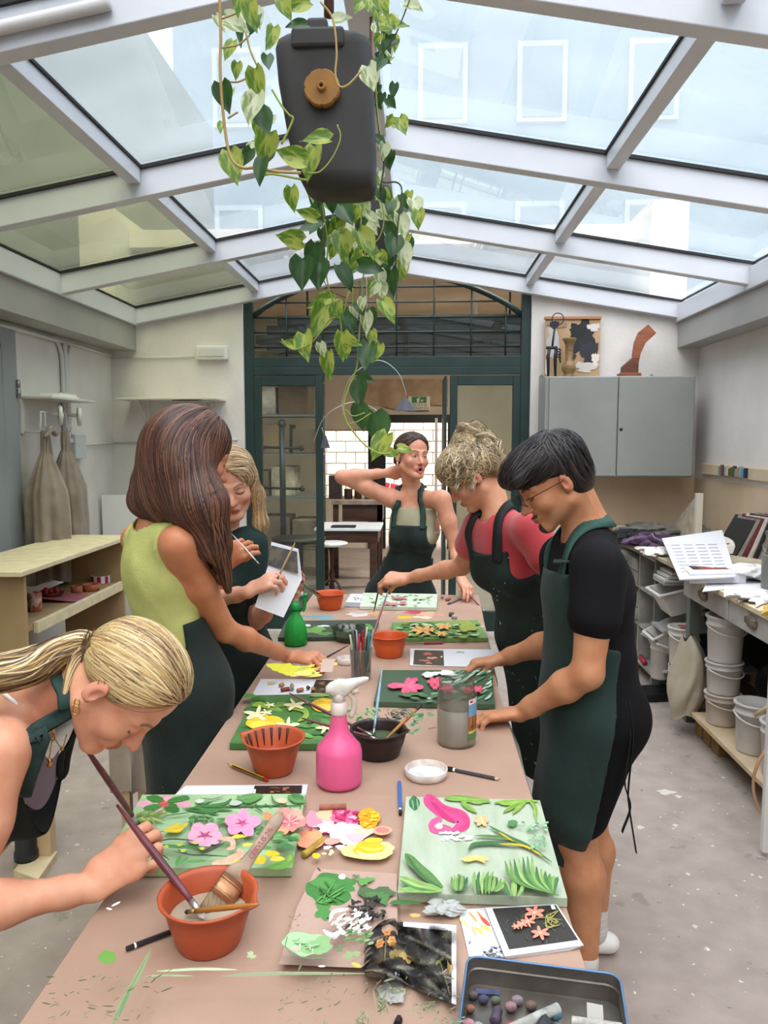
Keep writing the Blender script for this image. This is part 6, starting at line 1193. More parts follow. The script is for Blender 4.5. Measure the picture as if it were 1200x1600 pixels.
pencil((699, 944), (720, 935), .0045, [(0, .15, '#2b2b2d', 'lead', .5, 1), (.15, 1, '#6f7074', 'barrel', 1, 1)], 'grey pencil near the far right corner of the table')
pencil((621, 1600), (624, 1590), .0055, [(0, .7, '#121214', 'cap', 1, 1), (.7, 1, '#26262a', 'barrel', 1, .8)], 'black pen end at the bottom edge of the frame')
def stub(px0, px1, r, m, label, z=ZT+.002, cat='pastel', n=10, name='pastel_stick', group=None):
    a, b_ = np.array(atz(*px0, z+r)), np.array(atz(*px1, z+r)); b = MB(); b.tube([a, b_], r, n, smooth=n > 6); o = b.build(name, m, origin=a, bevel=.0008); return tag(o, label, cat, group)
stub((499, 1261), (541, 1260), .0062, mat('dusty_rose_pastel', '#a8705a', .85, '#8d5a48', 30), 'dusty rose pastel stick above the pink paint')
stub((474, 1336), (505, 1313), .0068, mat('ochre_pastel', '#b8973c', .8, '#8f7430', 30), 'ochre pastel stick lying on the peach paint')
for k, (a_, c_, cl, lb) in enumerate((((439, 1078), (452, 1076), '#7e3a36', 'dark red pastel block on the printed sheet'), ((437, 1071), (443, 1069), '#a5793f', 'tan pastel block behind the dark red one'), ((456, 1070), (456.5, 1077), '#8c8a78', 'grey green pastel block on the printed sheet'), ((464, 1079), (474, 1077), '#a1664f', 'terracotta pastel block on the printed sheet'), ((480, 1074), (483, 1075), '#4c463a', 'dark olive pastel block on the printed sheet'), ((487, 1076), (492, 1077), '#b98a56', 'tan pastel stub touching the dark print'))):
    stub(a_, c_, .007, mat('pastel_'+cl[1:], cl, .85), lb, n=4, group='pastel stubs on the printed sheet', z=ZT+.0025)
stub((697, 937), (703, 935), .007, mat('pastel_a55', '#9c5f52', .85), 'brown red pastel stub by the far right corner'); stub((690, 934), (692, 933.5), .006, mat('pastel_555', '#5c5a58', .85), 'small grey pastel stub by the far right corner')
for (x, y, lb) in ((705.5, 963, 'small dark pot with a grey lid behind the leafy canvas'), (710, 967, 'pale paint tube cap behind the leafy canvas')):
    c_ = atz(x, y, ZT+.001); b = MB(); b.lathe([(0, 0), (.012, 0), (.013, .012), (.010, .018), (0, .018)], 14, tuple(c_)); o = b.build('tube_stopper', mat('cap_'+str(int(x)), '#4b4d45' if x < 707 else '#a59d92', .5), origin=c_); tag(o, lb, 'cap')
# ---- tin of pastels
zr_ = ZT+.047; A0, A1 = np.array(atz(731, 1492, zr_)), np.array(atz(968, 1522, zr_)); ux = (A1-A0)/np.linalg.norm(A1-A0); uy = np.array((ux[1], -ux[0], 0)); Wd = np.linalg.norm(A1-A0); Dp = .20
tn = thing('pastel_tin', A0+ux*Wd/2+uy*Dp/2-np.array((0, 0, .046)), 'open blue rimmed metal tin of worn pastels at the near right', 'tin')
def rrect(w, d, r, n=5):
    P = []
    for cx, cy, a0 in ((w-r, d-r, 0), (r, d-r, 90), (r, r, 180), (w-r, r, 270)):
        for k in range(n+1): a = math.radians(a0+90*k/n); P.append((cx+r*math.cos(a), cy+r*math.sin(a)))
    return P
def ring(P, z, off=0):
    c_ = np.array((Wd/2, Dp/2)); out = []
    for p in P: v = np.array(p)-c_; s = 1+off/np.linalg.norm(v)*1.2; v = v*s; q = c_+v; out.append(A0+ux*q[0]+uy*q[1]-np.array((0, 0, A0[2]-z)))
    return out
P = rrect(Wd, Dp, .018); n = len(P)
def wall(name, levels, m, par, cap=None):
    b = MB(); V = []
    for (z_, off) in levels: V += ring(P, z_, off)
    F = [(i*n+k, i*n+(k+1) % n, (i+1)*n+(k+1) % n, (i+1)*n+k) for i in range(len(levels)-1) for k in range(n)]
    if cap: F.append(tuple(range((len(levels)-1)*n, len(levels)*n)))
    b.add(V, F, smooth=False); return b.build(name, m, par)
zf = ZT+.0025
wall('tin_body', [(zf, 0), (zr_-.004, 0)], mat('blue_enamel', '#5b7ba0', .3, metal=.3), tn); wall('tin_inside', [(zr_-.002, -.0012), (zr_-.016, -.0014), (zr_-.018, -.0030), (zr_-.020, -.0014), (zf+.002, -.0014), (zf+.0015, -.006)], mat('bare_dusty_steel', '#7b746c', .38, '#5e5852', 12, metal=.55), tn, cap=True)
b = MB(); b.tube(ring(P, zr_-.001, .0), .0018, 8, closed=True); b.build('rolled_rim', mat('blue_enamel'), tn)
def intin(u, v, h=0): return A0+ux*u*Wd+uy*v*Dp+np.array((0, 0, zf+.0025+h-A0[2]))
PT = [((.06, .12), (.22, .10), .0045, '#56628a', 'slate blue'), ((.05, .17), (.055, .19), .006, '#6b5f5e', 'grey brown'), ((.12, .20), (.13, .24), .0065, '#4c4a63', 'dark violet'), ((.20, .19), (.27, .17), .0060, '#5f6a58', 'moss grey'), ((.04, .30), (.07, .29), .0055, '#a8705c', 'salmon'), ((.22, .28), (.20, .40), .0070, '#554754', 'plum'), ((.30, .24), (.31, .26), .0072, '#a07a80', 'mottled pink'), ((.34, .17), (.36, .22), .0072, '#8d8084', 'mottled grey'), ((.43, .20), (.44, .25), .0068, '#7a6058', 'umber'),
      ((.18, .52), (.34, .40), .0080, '#a34c3c', 'brick red'), ((.26, .56), (.60, .30), .0075, '#a9aaa2', 'paper wrapped grey'), ((.58, .325), (.62, .29), .0077, '#5d8d95', 'teal'), ((.25, .575), (.28, .55), .0078, '#527e8e', 'blue green'), ((.20, .66), (.24, .62), .0082, '#34597d', 'cobalt'), ((.04, .46), (.07, .45), .0075, '#c58e98', 'pale pink'), ((.10, .47), (.16, .45), .0070, '#9fa4a6', 'silver grey'), ((.05, .55), (.08, .56), .0070, '#7f8f9e', 'pale slate'), ((.11, .58), (.15, .52), .0068, '#8d5f50', 'red brown'), ((.16, .66), (.18, .56), .0068, '#7b746e', 'stone grey'),
      ((.06, .66), (.14, .74), .0050, '#c09a5a', 'ochre'), ((.32, .68), (.38, .60), .0078, '#7f9258', 'olive green'), ((.40, .72), (.52, .42), .0085, '#45454b', 'charcoal'), ((.48, .63), (.66, .46), .0080, '#6d6a66', 'dark grey'), ((.68, .38), (.98, .42), .0078, '#cfc9bd', 'white paper wrapped'), ((.66, .54), (.74, .50), .0075, '#b39c92', 'beige'), ((.54, .74), (.76, .66), .0075, '#9a6c62', 'dusty rose'), ((.74, .62), (.90, .56), .0078, '#6e6259', 'brown grey'), ((.80, .74), (.92, .64), .0085, '#4f8a47', 'leaf green'), ((.55, .30), (.62, .38), .0060, '#8c9298', 'light grey'), ((.28, .80), (.36, .76), .0070, '#8d7f7a', 'taupe'), ((.62, .86), (.72, .80), .0070, '#59506a', 'violet'), ((.44, .84), (.52, .86), .0065, '#a98f84', 'skin tone')]
hs = 0
for k, (a_, b2_, r, cl, nm) in enumerate(PT):
    lift = .011 if nm in ('paper wrapped grey', 'teal', 'blue green', 'charcoal', 'white paper wrapped') else 0
    a, b_ = intin(*a_, r+lift), intin(*b2_, r+lift+(.006 if lift else 0)); m_ = mat('pastel_tin_'+cl[1:], cl, .85, tuple(int(v*.75) for v in bytes.fromhex(cl[1:])) and '#%02x%02x%02x' % tuple(int(v*.72) for v in bytes.fromhex(cl[1:])), 60)
    b = MB(); d = b_-a
    if np.linalg.norm(d) < .02: b.sphere((0, 0, 0), (r*1.25, r, r), 10, 7)
    else: b.tube([(0, 0, 0), tuple(d)], r, 9 if k % 3 else 4, smooth=bool(k % 3))
    o = b.build('pastel_stick', m_, bevel=.001); o.location = a
    where = ('far left corner', 'far side', 'far right corner', 'left side', 'middle', 'right side', 'near left', 'near middle', 'near right')[min(2, int(a_[1]*3.3))*3+min(2, int((a_[0]+b2_[0])*1.5))]
    tag(o, '%s pastel stub at the %s of the open tin' % (nm, where), 'pastel', 'pastels in the tin')
b = MB(); V = [intin(.50, .26, .016), intin(.58, .28, .016), intin(.57, .20, .018), intin(.50, .19, .018)]; 
V = [intin(.78, .28, .010), intin(.88, .29, .010), intin(.88, .20, .022), intin(.78, .19, .022)]; b.add([v-V[0] for v in V], [(0, 1, 2, 3)]); o = b.build('paper_wrapper', mat('grey_wrapper', '#a8a49c', .6)); o.location = V[0]; tag(o, 'torn grey paper wrapper standing in the tin', 'wrapper')
c_ = intin(.95, .78, .006); b = MB(); b.box((-.02, -.012, 0), (.02, .012, .012)); o = b.build('pastel_stick', mat('navy_pastel', '#33486c', .85), bevel=.002); o.location = c_; tag(o, 'navy pastel block at the near right corner of the tin', 'pastel', 'pastels in the tin')

# ---- stool with cloth, wooden stand (left, on the floor)
st2 = thing('wooden_stand', (-1.45, 2.78, 0), 'pale wooden post on a square chipboard foot left of the worktable', 'stand')
f0 = atz(72, 1345, 0); b = MB(); q = [atz(22, 1372, .0), atz(60, 1386, .0), atz(90, 1342, .0), atz(48, 1335, .0)]
b.hexa([np.array(v) for v in q]+[np.array(v)+np.array((0, 0, .03)) for v in q]); b.build('foot_board', M_ply, st2)
b = MB(); b.box((f0[0]-.03, f0[1]-.02, .03), (f0[0]+.03, f0[1]+.03, .30)); b.build('post', mat('pale_pine_post', '#cdb28c', .7), st2, bevel=.003)
f1 = atz(42, 1352, 0); b = MB(); b.tube([(f1[0], f1[1], .03), (f1[0], f1[1], .06), (f1[0], f1[1], .07), (f1[0], f1[1], .30)], [.045, .045, .04, .036], 16); b.build('black_pipe', mat('black_pipe', '#24262a', .4), st2)
b = MB(); b.box((f1[0]-.12, f1[1]-.1, .30), (f0[0]+.04, f0[1]+.14, .33)); b.build('top_board', M_ply, st2)
cs = thing('stool', (-.98, 2.68, 0), 'wooden stool half covered by a beige cloth left of the worktable', 'stool')
for (x, y) in ((-1.05, 2.62), (-.90, 2.62), (-1.05, 2.78), (-.90, 2.78)): b = MB(); b.box((x-.016, y-.016, 0), (x+.016, y+.016, .60)); b.build('leg', mat('pale_pine_post'), cs, bevel=.002)
b = MB(); b.box((-1.08, 2.59, .60), (-.87, 2.81, .62)); b.build('seat', mat('pale_pine_post'), cs, bevel=.004)
cl_ = MB(); cl_.grid(lambda u, v: (-1.09+.24*u+.03*math.sin(9*u)*v, 2.62-.05*min(1, v*3)+.02*math.sin(14*u)*v+.4*max(0, .35-v), .628-.33*max(0, v-.3)), 30, 14)
o = cl_.build('beige_cloth', mat('beige_felt', '#b0a294', .95, '#9f9184', 8, bump=.5, bscale=90, sheen=.3)); tag(o, 'rumpled beige cloth draped over the wooden stool', 'cloth')
# ================================================================ HANGING PLANTERS AND POTHOS
M_can = mat('dusty_black_plastic', '#2b2928', .6, '#383534', 4, bump=.15, speck=[(60, .77, '#b0aca6')])
def jerrycan(name, Y, label, f=lambda x, y: (x, y), cap=True, s=1.0):
    rows = [(44, 452, 562), (47, 440, 571), (54, 430, 577), (66, 426, 579), (120, 431, 581), (210, 447, 584), (262, 461, 585), (280, 470, 583), (288, 482, 578), (291, 495, 565)]
    c0 = aty(*f(505, 165), Y); t = thing(name, c0, label, 'canister'); b = MB(); V = []; n = 32; D = .075*s
    for j, (y, xl, xr) in enumerate(rows):
        A_, B_ = aty(*f(xl, y), Y), aty(*f(xr, y), Y); c = (A_+B_)/2; w = (B_[0]-A_[0])/2; d = D*min(1, .55+.45*w/(.115*s)) if j in (0, 1, 8, 9) else D
        for k in range(n): a = 2*math.pi*k/n; ca, sa = math.cos(a), math.sin(a); V.append((c[0]+w*math.copysign(abs(ca)**.35, ca), c[1]+D+d*math.copysign(abs(sa)**.35, sa), c[2]))
    m = len(rows); b.add(V, [(i*n+(k+1) % n, i*n+k, (i+1)*n+k, (i+1)*n+(k+1) % n) for i in range(m-1) for k in range(n)]+[tuple(range(n)), tuple(range(m*n-1, (m-1)*n-1, -1))], smooth=True); b.build('can_body', M_can, t)
    def blk(x0, y0, x1, y1, th, nm, yo=0): A_, B_ = aty(*f(x0, y0), Y), aty(*f(x1, y1), Y); b = MB(); b.box((A_[0], Y+yo-th, B_[2]), (B_[0], Y+yo+.05, A_[2])); return b.build(nm, M_can, t, bevel=.008*s)
    blk(455, 43, 538, 74, .008, 'raised_panel'); blk(478, 24, 511, 46, .006, 'neck', .01)
    if cap:
        c = aty(*f(504, 141), Y-.003); M_cap = mat('ochre_plastic_cap', '#a9762a', .5, '#8a5d22', 9)
        b = MB(); b.lathe([(0, 0), (.041*s, 0), (.042*s, .004), (.042*s, .014), (.039*s, .018), (0, .018)], 60, tuple(c), R=rotmat(math.pi/2), fn=lambda a, z: 1-.06*max(0, math.cos(8*a))**6, smooth=False); b.build('screw_cap', M_cap, t)
        b = MB(); b.lathe([(.006*s, .018), (.006*s, .012), (.004*s, .026), (.010*s, .028), (.011*s, .018)], 20, tuple(c), R=rotmat(math.pi/2)); b.build('cap_boss', M_cap, t)
    a = aty(*f(514, 26), Y+.04); b = MB(); b.tube([tuple(a), (a[0]+.004, a[1], 3.03)], [.012*s, .010*s], 8); b.build('hanging_rod', mat('brown_rod', '#6b5040', .6), t)
    return t
jerrycan('jerrycan', 1.86, 'black plastic jerrycan with an ochre screw cap hung as a planter from the ridge')
jerrycan('jerrycan', 2.62, 'second dark planter canister hidden among the vines behind the first', lambda x, y: (575+(x-505)*.5, 345+(y-165)*.5), False, .75)
def leafmesh(kind, seed):
    r = np.random.RandomState(seed); b = MB(); nu, nv = 7, 9; bend = r.uniform(-.35, .6); curl = r.uniform(.35, 1.0)
    def f(u, v):
        s = u*2-1; w = .35*(math.sin(math.pi*min(1, (v+.04)**.62))**.9)*(1-.25*v) if v < .99 else 0
        back = -.13*abs(s)*max(0, 1-v*4)
        return (s*w, -(v+back)*math.cos(bend*v)+.0, curl*w*abs(s)**1.5*.6-.25*bend*v*v+.03*math.sin(5*v+seed)*s)
    b.grid(f, nu, nv); return b.mesh('leaf', M_leaf[kind])
def leafmat(name, c1, c2, lo, hi):
    m = mat(name, c1, .32, c2, 2.6, stretch=(2.4, .8, 1), detail=3, ramp=(lo, hi), spec=.6)
    n = m.node_tree; p = n.nodes['Principled BSDF']; tl = n.nodes.new('ShaderNodeBsdfTranslucent'); mx = n.nodes.new('ShaderNodeMixShader'); mx.inputs[0].default_value = .38
    src = p.inputs['Base Color'].links[0].from_socket; n.links.new(src, tl.inputs[0]); o = n.nodes['Material Output']; n.links.new(p.outputs[0], mx.inputs[1]); n.links.new(tl.outputs[0], mx.inputs[2]); n.links.new(mx.outputs[0], o.inputs[0]); return m
M_leaf = {'v': leafmat('variegated_leaf', '#62872c', '#b6c25a', .42, .58), 'd': leafmat('green_leaf', '#2f4f27', '#456a35', .35, .7), 'c': leafmat('cream_leaf', '#7c9450', '#d6dcb4', .38, .52)}
LM = {k: [leafmesh(k, i+10*j) for i in range(4)] for j, k in enumerate('vdc')}
po_ = thing('pothos_plant', aty(560, 300, 2.1), 'variegated pothos trailing long leafy vines from the hanging canisters', 'plant')
lr = np.random.RandomState(21)
po_m = wm(po_).inverted()
def leaf(px, py, L, ang, kind, Y):
    c = aty(px, py, Y); o = bpy.data.objects.new('leaf', LM[kind][lr.randint(4)]); COL.objects.link(o)
    s = L/1200*Y*1.02; a = math.radians(ang); tip = np.array((math.cos(a), lr.uniform(-.45, .25), -math.sin(a))); tip /= np.linalg.norm(tip)
    nrm = np.array((lr.uniform(-.6, .6), -1, lr.uniform(-.2, .7))); nrm -= tip*(nrm@tip); nrm /= np.linalg.norm(nrm); xx = np.cross(-tip, nrm)
    R = Matrix((tuple(xx), tuple(-tip), tuple(nrm))).transposed(); o.matrix_world = Matrix.LocRotScale(Vector(tuple(c-tip*s*.5)), R, (s*lr.uniform(.9, 1.15), s, s))
    o.parent = po_; o.matrix_parent_inverse = po_m
E7 = '396,27,45,80,v 374,6,40,100,v 371,40,42,30,c 353,156,46,75,d 405,138,52,80,v 395,174,56,100,c 413,192,46,70,d 365,264,56,75,v 413,234,50,110,v 407,270,45,100,d 453,243,48,200,v 491,219,46,180,v 485,258,58,100,v 581,126,46,75,c 629,198,34,70,v 617,39,44,10,v 648,12,35,30,c 594,102,26,120,d 536,30,30,0,c 419,99,32,80,d 464,9,40,170,v 599,12,34,60,v 575,6,30,90,v 461,39,34,170,d 447,18,34,60,v 560,12,30,120,v 605,70,30,60,d 600,96,30,30,d 425,60,34,100,v'
E8 = '458,314,38,85,v 478,334,35,200,v 451,372,42,190,v 478,357,36,160,d 498,311,36,80,d 518,317,40,80,d 542,339,46,60,d 555,299,35,80,d 573,305,36,90,v 582,345,32,40,c 604,336,32,50,c 650,327,35,75,c 654,345,32,90,v 628,357,42,80,c 536,388,48,80,v 572,385,52,60,v 613,388,42,100,d 631,403,44,80,c 489,406,46,100,d 472,431,52,90,d 498,434,50,90,d 542,437,46,60,d 582,418,42,10,d 596,438,32,70,c 598,458,32,80,c 613,446,46,85,d 501,474,46,160,v 497,504,60,110,v 542,507,48,60,d 567,477,24,90,c 572,507,36,90,c 607,489,42,60,v 449,538,26,200,v 478,544,50,80,v 515,573,46,90,v 535,544,46,90,v 552,535,32,20,v 582,529,26,80,v 572,559,48,95,d 587,553,32,110,v 574,592,30,20,d 561,618,46,90,d 564,654,44,80,d 588,675,58,85,d 592,700,50,120,v 614,709,26,20,v 634,703,26,10,v'
for s in E7.split(): a = s.split(','); leaf(*map(float, a[:4]), a[4], lr.uniform(1.70, 1.84) if float(a[0]) < 600 else 1.95)
for s in E8.split(): a = s.split(','); leaf(*map(float, a[:4]), a[4], lr.uniform(2.05, 2.3))
for k in range(85): leaf(lr.uniform(490, 640), lr.uniform(292, 425), lr.uniform(22, 36), lr.uniform(50, 130), 'vddcv'[k % 5], lr.uniform(2.25, 2.6))
for k in range(16): leaf(lr.uniform(340, 430), lr.uniform(0, 250), lr.uniform(22, 34), lr.uniform(40, 140), 'vdc'[k % 3], lr.uniform(1.9, 2.05))
for k in range(30): leaf(lr.uniform(586, 622), lr.uniform(0, 310), lr.uniform(16, 30), lr.uniform(40, 140), 'vdcd'[k % 4], lr.uniform(1.9, 2.1))
for k in range(14): leaf(lr.uniform(500, 600), lr.uniform(430, 560), lr.uniform(20, 30), lr.uniform(60, 120), 'vdc'[k % 3], lr.uniform(2.1, 2.3))
VN = [('t', 1.72, .0042, '343,-10 345,60 344,110 350,190 360,245 378,262 400,262 430,268 470,270'), ('t', 1.74, .003, '384,50 390,75 398,95 410,115'), ('g', 1.74, .003, '425,140 440,165 452,180 458,185 450,205 440,225'), ('t', 1.73, .003, '501,3 520,30 526,80 524,115 530,135 545,132 565,110'),
      ('t', 1.74, .0025, '345,30 372,20'), ('t', 1.74, .0025, '346,75 372,70 390,55'), ('t', 1.74, .0025, '350,128 375,127 400,112'), ('t', 1.74, .0025, '356,185 372,175'), ('g', 1.76, .003, '400,275 425,272 470,280 480,281'), ('g', 1.76, .002, '527,195 532,215 520,245 500,268 480,270'),
      ('g', 2.15, .0032, '575,290 566,330 564,360 570,390 569,420 566,450 563,500 560,540 557,575 545,605 537,632 540,655 550,672 570,695 592,708 612,708'), ('g', 2.15, .0028, '500,285 505,330 512,380 510,430 520,470 530,490 536,540'), ('g', 2.15, .0028, '545,455 535,490 515,500 500,520 480,540 455,545 440,530'), ('g', 2.2, .0025, '590,290 600,340 590,375 570,380 550,375'), ('k', 2.2, .003, '585,275 600,285 620,285 628,300 622,350 618,420'), ('k', 2.2, .002, '500,300 505,360 500,410 512,450 540,465'),
      ('k', 1.95, .003, '590,30 592,90 586,140 592,200 600,250 594,300'), ('g', 1.95, .0025, '608,0 600,60 588,110 590,180 600,240'), ('k', 1.95, .0022, '640,0 620,50 600,80'), ('g', 2.1, .002, '540,640 552,650 570,645'), ('g', 2.1, .002, '545,662 560,658 580,645'), ('g', 2.15, .002, '560,540 572,545 582,530'), ('g', 2.2, .002, '610,700 620,706 630,703'), ('g', 2.15, .002, '551,450 552,480 560,492 580,490 600,480')]
MV = {'t': mat('tan_vine', '#b79c5e', .5, '#a98a4c', 9), 'g': mat('green_vine', '#8d9a3f', .5, '#9aa648', 9), 'k': mat('dark_vine', '#4b4a35', .6)}
for (k, Y, r, s) in VN:
    P = [aty(*map(float, q.split(',')), Y) for q in s.split()]; b = MB(); b.tube(spline(P, 5), r*.8, 6); b.build('vine', MV[k], po_)
# wire mobile with two grey bells
wmb = thing('wire_mobile', aty(590, 600, 3.0), 'thin wire mobile with grey folded metal bells hanging below the vines', 'mobile')
Mwire = mat('bright_wire', '#c9c9c6', .3, metal=.7)
for s in ('535,655 536,620 552,585 590,563 620,580 633,610 634,622', '490,690 505,655 530,635 558,628 580,636 592,646 588,650', '503,668 505,676', '566,300 572,420 575,500 590,563'):
    b = MB(); b.tube(spline([aty(*map(float, q.split(',')), 3.0) for q in s.split()], 5), .0014, 5); b.build('wire', Mwire, wmb)
for (px, py, r, h) in ((633, 632, .035, .05), (508, 690, .016, .05)):
    c = aty(px, py, 3.0); b = MB(); b.lathe([(0, h/2), (r*.25, h*.45), (r*.6, 0), (r, -h/2), (0, -h*.35)], 7, tuple(c), fn=lambda a, z: 1+.25*math.sin(2*a+1), smooth=False); b.build('bell', mat('grey_folded_metal', '#4a4b53', .5), wmb)
# ================================================================ FIGURES: smooth implicit bodies turned into one surface
def nv(v): v = np.asarray(v, float); return v/(np.linalg.norm(v)+1e-12)
class Sdf:
    def __init__(s): s.p = []; s.wr = None; s.clip = None
    def cone(s, a, b, ra, rb, k=.02, n=None, fl=1.0, op=1, inf=0):
        s.p.append(('c', np.asarray(a, float), np.asarray(b, float), ra, rb, k, None if n is None else nv(n), fl, op)); return s
    def ell(s, c, r, R=None, k=.02, op=1):
        s.p.append(('e', np.asarray(c, float), np.asarray(r, float), None if R is None else np.asarray(R, float), 0, k, None, 1, op)); return s
    def chain(s, pts, rs, k=.02, **kw):
        for i in range(len(pts)-1): s.cone(pts[i], pts[i+1], rs[i], rs[i+1], k, **kw)
        return s
    def box(s, p):
        if p[0] == 'c': r = max(p[3], p[4])*max(1, p[7]); return np.minimum(p[1], p[2])-r, np.maximum(p[1], p[2])+r
        r = max(p[2]); return p[1]-r, p[1]+r
    def d(s, p, P):
        if p[0] == 'c':
            a, b, ra, rb, n, fl = p[1], p[2], p[3], p[4], p[6], p[7]; pa = P-a; ba = b-a
            if n is not None:
                q = pa@n; pa = pa+np.multiply.outer(q*(1/fl-1), n); m = ba@n; ba = ba+n*(m*(1/fl-1))
            t = np.clip(pa@ba/(ba@ba+1e-12), 0, 1); dd = np.linalg.norm(pa-np.multiply.outer(t, ba), axis=-1)-(ra+(rb-ra)*t)
            return dd*min(1, fl)
        q = P-p[1]
        if p[3] is not None: q = q@p[3]
        k0 = np.linalg.norm(q/p[2], axis=-1); k1 = np.linalg.norm(q/p[2]**2, axis=-1); return k0*(k0-1)/(k1+1e-9)
    def ev(s, P, post=True):
        F = np.full(P.shape[:-1], .3)
        for p in s.p: F = s.mix(F, s.d(p, P), p)
        return s.fin(F, P) if post else F
    def mix(s, F, d, p):
        k = max(p[5], 1e-4)
        if p[8] == 1: h = np.maximum(k-np.abs(F-d), 0)/k; return np.minimum(F, d)-h*h*k*.25
        d = -d; h = np.maximum(k-np.abs(F-d), 0)/k; return np.maximum(F, d)+h*h*k*.25
    def fin(s, F, P):
        if s.wr: F = F+s.wr(P)
        if s.clip: F = np.maximum(F, s.clip(P))
        return F
    def grad(s, P, e=.002):
        g = np.stack([s.ev(P+np.eye(3)[i]*e, False)-s.ev(P-np.eye(3)[i]*e, False) for i in range(3)], -1); return g/(np.linalg.norm(g, axis=-1, keepdims=True)+1e-9)
    def project(s, P, off=0, it=3):
        P = np.array(P, float)
        for _ in range(it): P = P-(s.ev(P, False)-off)[..., None]*s.grad(P)
        return P
    def mesh(s, h, lo=None, hi=None, holes=()):
        B = [s.box(p) for p in s.p if p[8] == 1]; l0 = np.min([b[0] for b in B], 0)-.02; h0 = np.max([b[1] for b in B], 0)+.02
        lo = l0 if lo is None else np.maximum(lo, l0); hi = h0 if hi is None else np.minimum(hi, h0)
        lo = np.floor(lo/h)*h; n = np.ceil((hi-lo)/h).astype(int)+2; ax = [lo[i]+h*np.arange(n[i]) for i in range(3)]
        F = np.full(n, .3)
        for p in s.p:
            bl, bh = s.box(p); m = max(.02, p[5])+2*h; i0 = np.clip(np.floor((bl-m-lo)/h).astype(int), 0, n); i1 = np.clip(np.ceil((bh+m-lo)/h).astype(int)+1, 0, n)
            if (i1 <= i0).any(): continue
            sl = tuple(slice(i0[i], i1[i]) for i in range(3)); P = np.stack(np.meshgrid(ax[0][sl[0]], ax[1][sl[1]], ax[2][sl[2]], indexing='ij'), -1)
            F[sl] = s.mix(F[sl], s.d(p, P), p)
        if s.wr or s.clip:
            m = np.abs(F) < .05 if not s.clip else F < .05; I = np.argwhere(m); P = lo+I*h; F[m] = s.fin(F[m], P)
        return nets(F, lo, h, holes)
def nets(F, lo, h, holes=()):
    s = F < 0; n = np.array(F.shape)-1; C = [(i, j, k) for i in (0, 1) for j in (0, 1) for k in (0, 1)]
    g = lambda A, c: A[c[0]:c[0]+n[0], c[1]:c[1]+n[1], c[2]:c[2]+n[2]]
    cnt = sum(g(s, c).astype(np.int8) for c in C); cell = (cnt > 0) & (cnt < 8); I = np.argwhere(cell); idx = np.full(n, -1, np.int64); idx[cell] = np.arange(len(I))
    acc = np.zeros((len(I), 3)); num = np.zeros(len(I))
    for c in C:
        for a in range(3):
            if c[a]: continue
            d = list(c); d[a] = 1; fa = F[tuple((I+c).T)]; fb = F[tuple((I+d).T)]; m = (fa < 0) != (fb < 0); t = np.where(m, fa/(fa-fb+1e-12), 0)
            q = np.tile(np.array(c, float), (len(I), 1)); q[:, a] += t; acc[m] += q[m]; num[m] += 1
    V = lo+(I+acc/np.maximum(num, 1)[:, None])*h; Q = []
    for a in range(3):
        b, c = (a+1) % 3, (a+2) % 3; s0 = [slice(1, -1)]*3; s0[a] = slice(0, -1); s1 = list(s0); s1[a] = slice(1, None)
        A, B = s[tuple(s0)], s[tuple(s1)]; E = np.argwhere(A != B)
        if not len(E): continue
        fl = A[tuple(E.T)]; off = np.array([1, 1, 1]); off[a] = 0; E = E+off
        def at(db, dc): e = E.copy(); e[:, b] += db; e[:, c] += dc; return idx[tuple(e.T)]
        ok = (E[:, b] < n[b]) & (E[:, c] < n[c]) & (E[:, a] < n[a]); E = E[ok]; fl = fl[ok]
        q = np.stack([at(-1, -1), at(0, -1), at(0, 0), at(-1, 0)], 1); q[~fl] = q[~fl][:, ::-1]; Q.append(q[(q >= 0).all(1)])
    Q = np.concatenate(Q)
    for (hl, hh) in holes:
        c = V[Q].mean(1); Q = Q[~((c > hl) & (c < hh)).all(1)]
    return V, Q
def npmesh(name, parts, m, parent=None, colfn=None, smooth=True):
    """parts: list of (V, Q[, colours]) joined into one mesh"""
    Vs, Ls, Tn, off, Cs = [], [], [], 0, []
    for p in parts:
        V, Q = p[0], p[1]; Vs.append(V); Ls.append((Q+off).ravel()); Tn.append(np.full(len(Q), Q.shape[1])); off += len(V)
        if len(p) > 2: Cs.append(p[2])
        elif colfn is not None: Cs.append(colfn(V))
    V = np.concatenate(Vs); L = np.concatenate(Ls); T = np.concatenate(Tn); me = bpy.data.meshes.new(name)
    me.vertices.add(len(V)); me.vertices.foreach_set('co', V.astype(np.float32).ravel()); me.loops.add(len(L)); me.loops.foreach_set('vertex_index', L.astype(np.int32))
    me.polygons.add(len(T)); me.polygons.foreach_set('loop_start', (np.cumsum(T)-T).astype(np.int32)); me.polygons.foreach_set('loop_total', T.astype(np.int32))
    me.update(calc_edges=True); me.validate(); me.polygons.foreach_set('use_smooth', np.full(len(me.polygons), smooth))
    if Cs:
        C_ = np.concatenate(Cs); a = me.color_attributes.new('Col', 'FLOAT_COLOR', 'POINT'); a.data.foreach_set('color', np.concatenate([C_, np.ones((len(C_), 1))], 1).astype(np.float32).ravel())
    me.materials.append(m); o = bpy.data.objects.new(name, me); COL.objects.link(o)
    if parent is not None: adopt(o, parent)
    return o
def folds(amp, seed, sc=14, dirv=(0, 0, 1)):
    r = np.random.RandomState(seed); K = [(nv(r.randn(3)+np.array(dirv)*.2)*sc*r.uniform(.6, 2.2), r.rand()*6.28) for _ in range(5)]
    def f(P):
        w = sum(np.sin(P@k+p) for k, p in K[:2])*.8; return amp*(sum(np.abs(np.sin(P@k*.6+p+w))-.5 for k, p in K)/2.2)
    return f
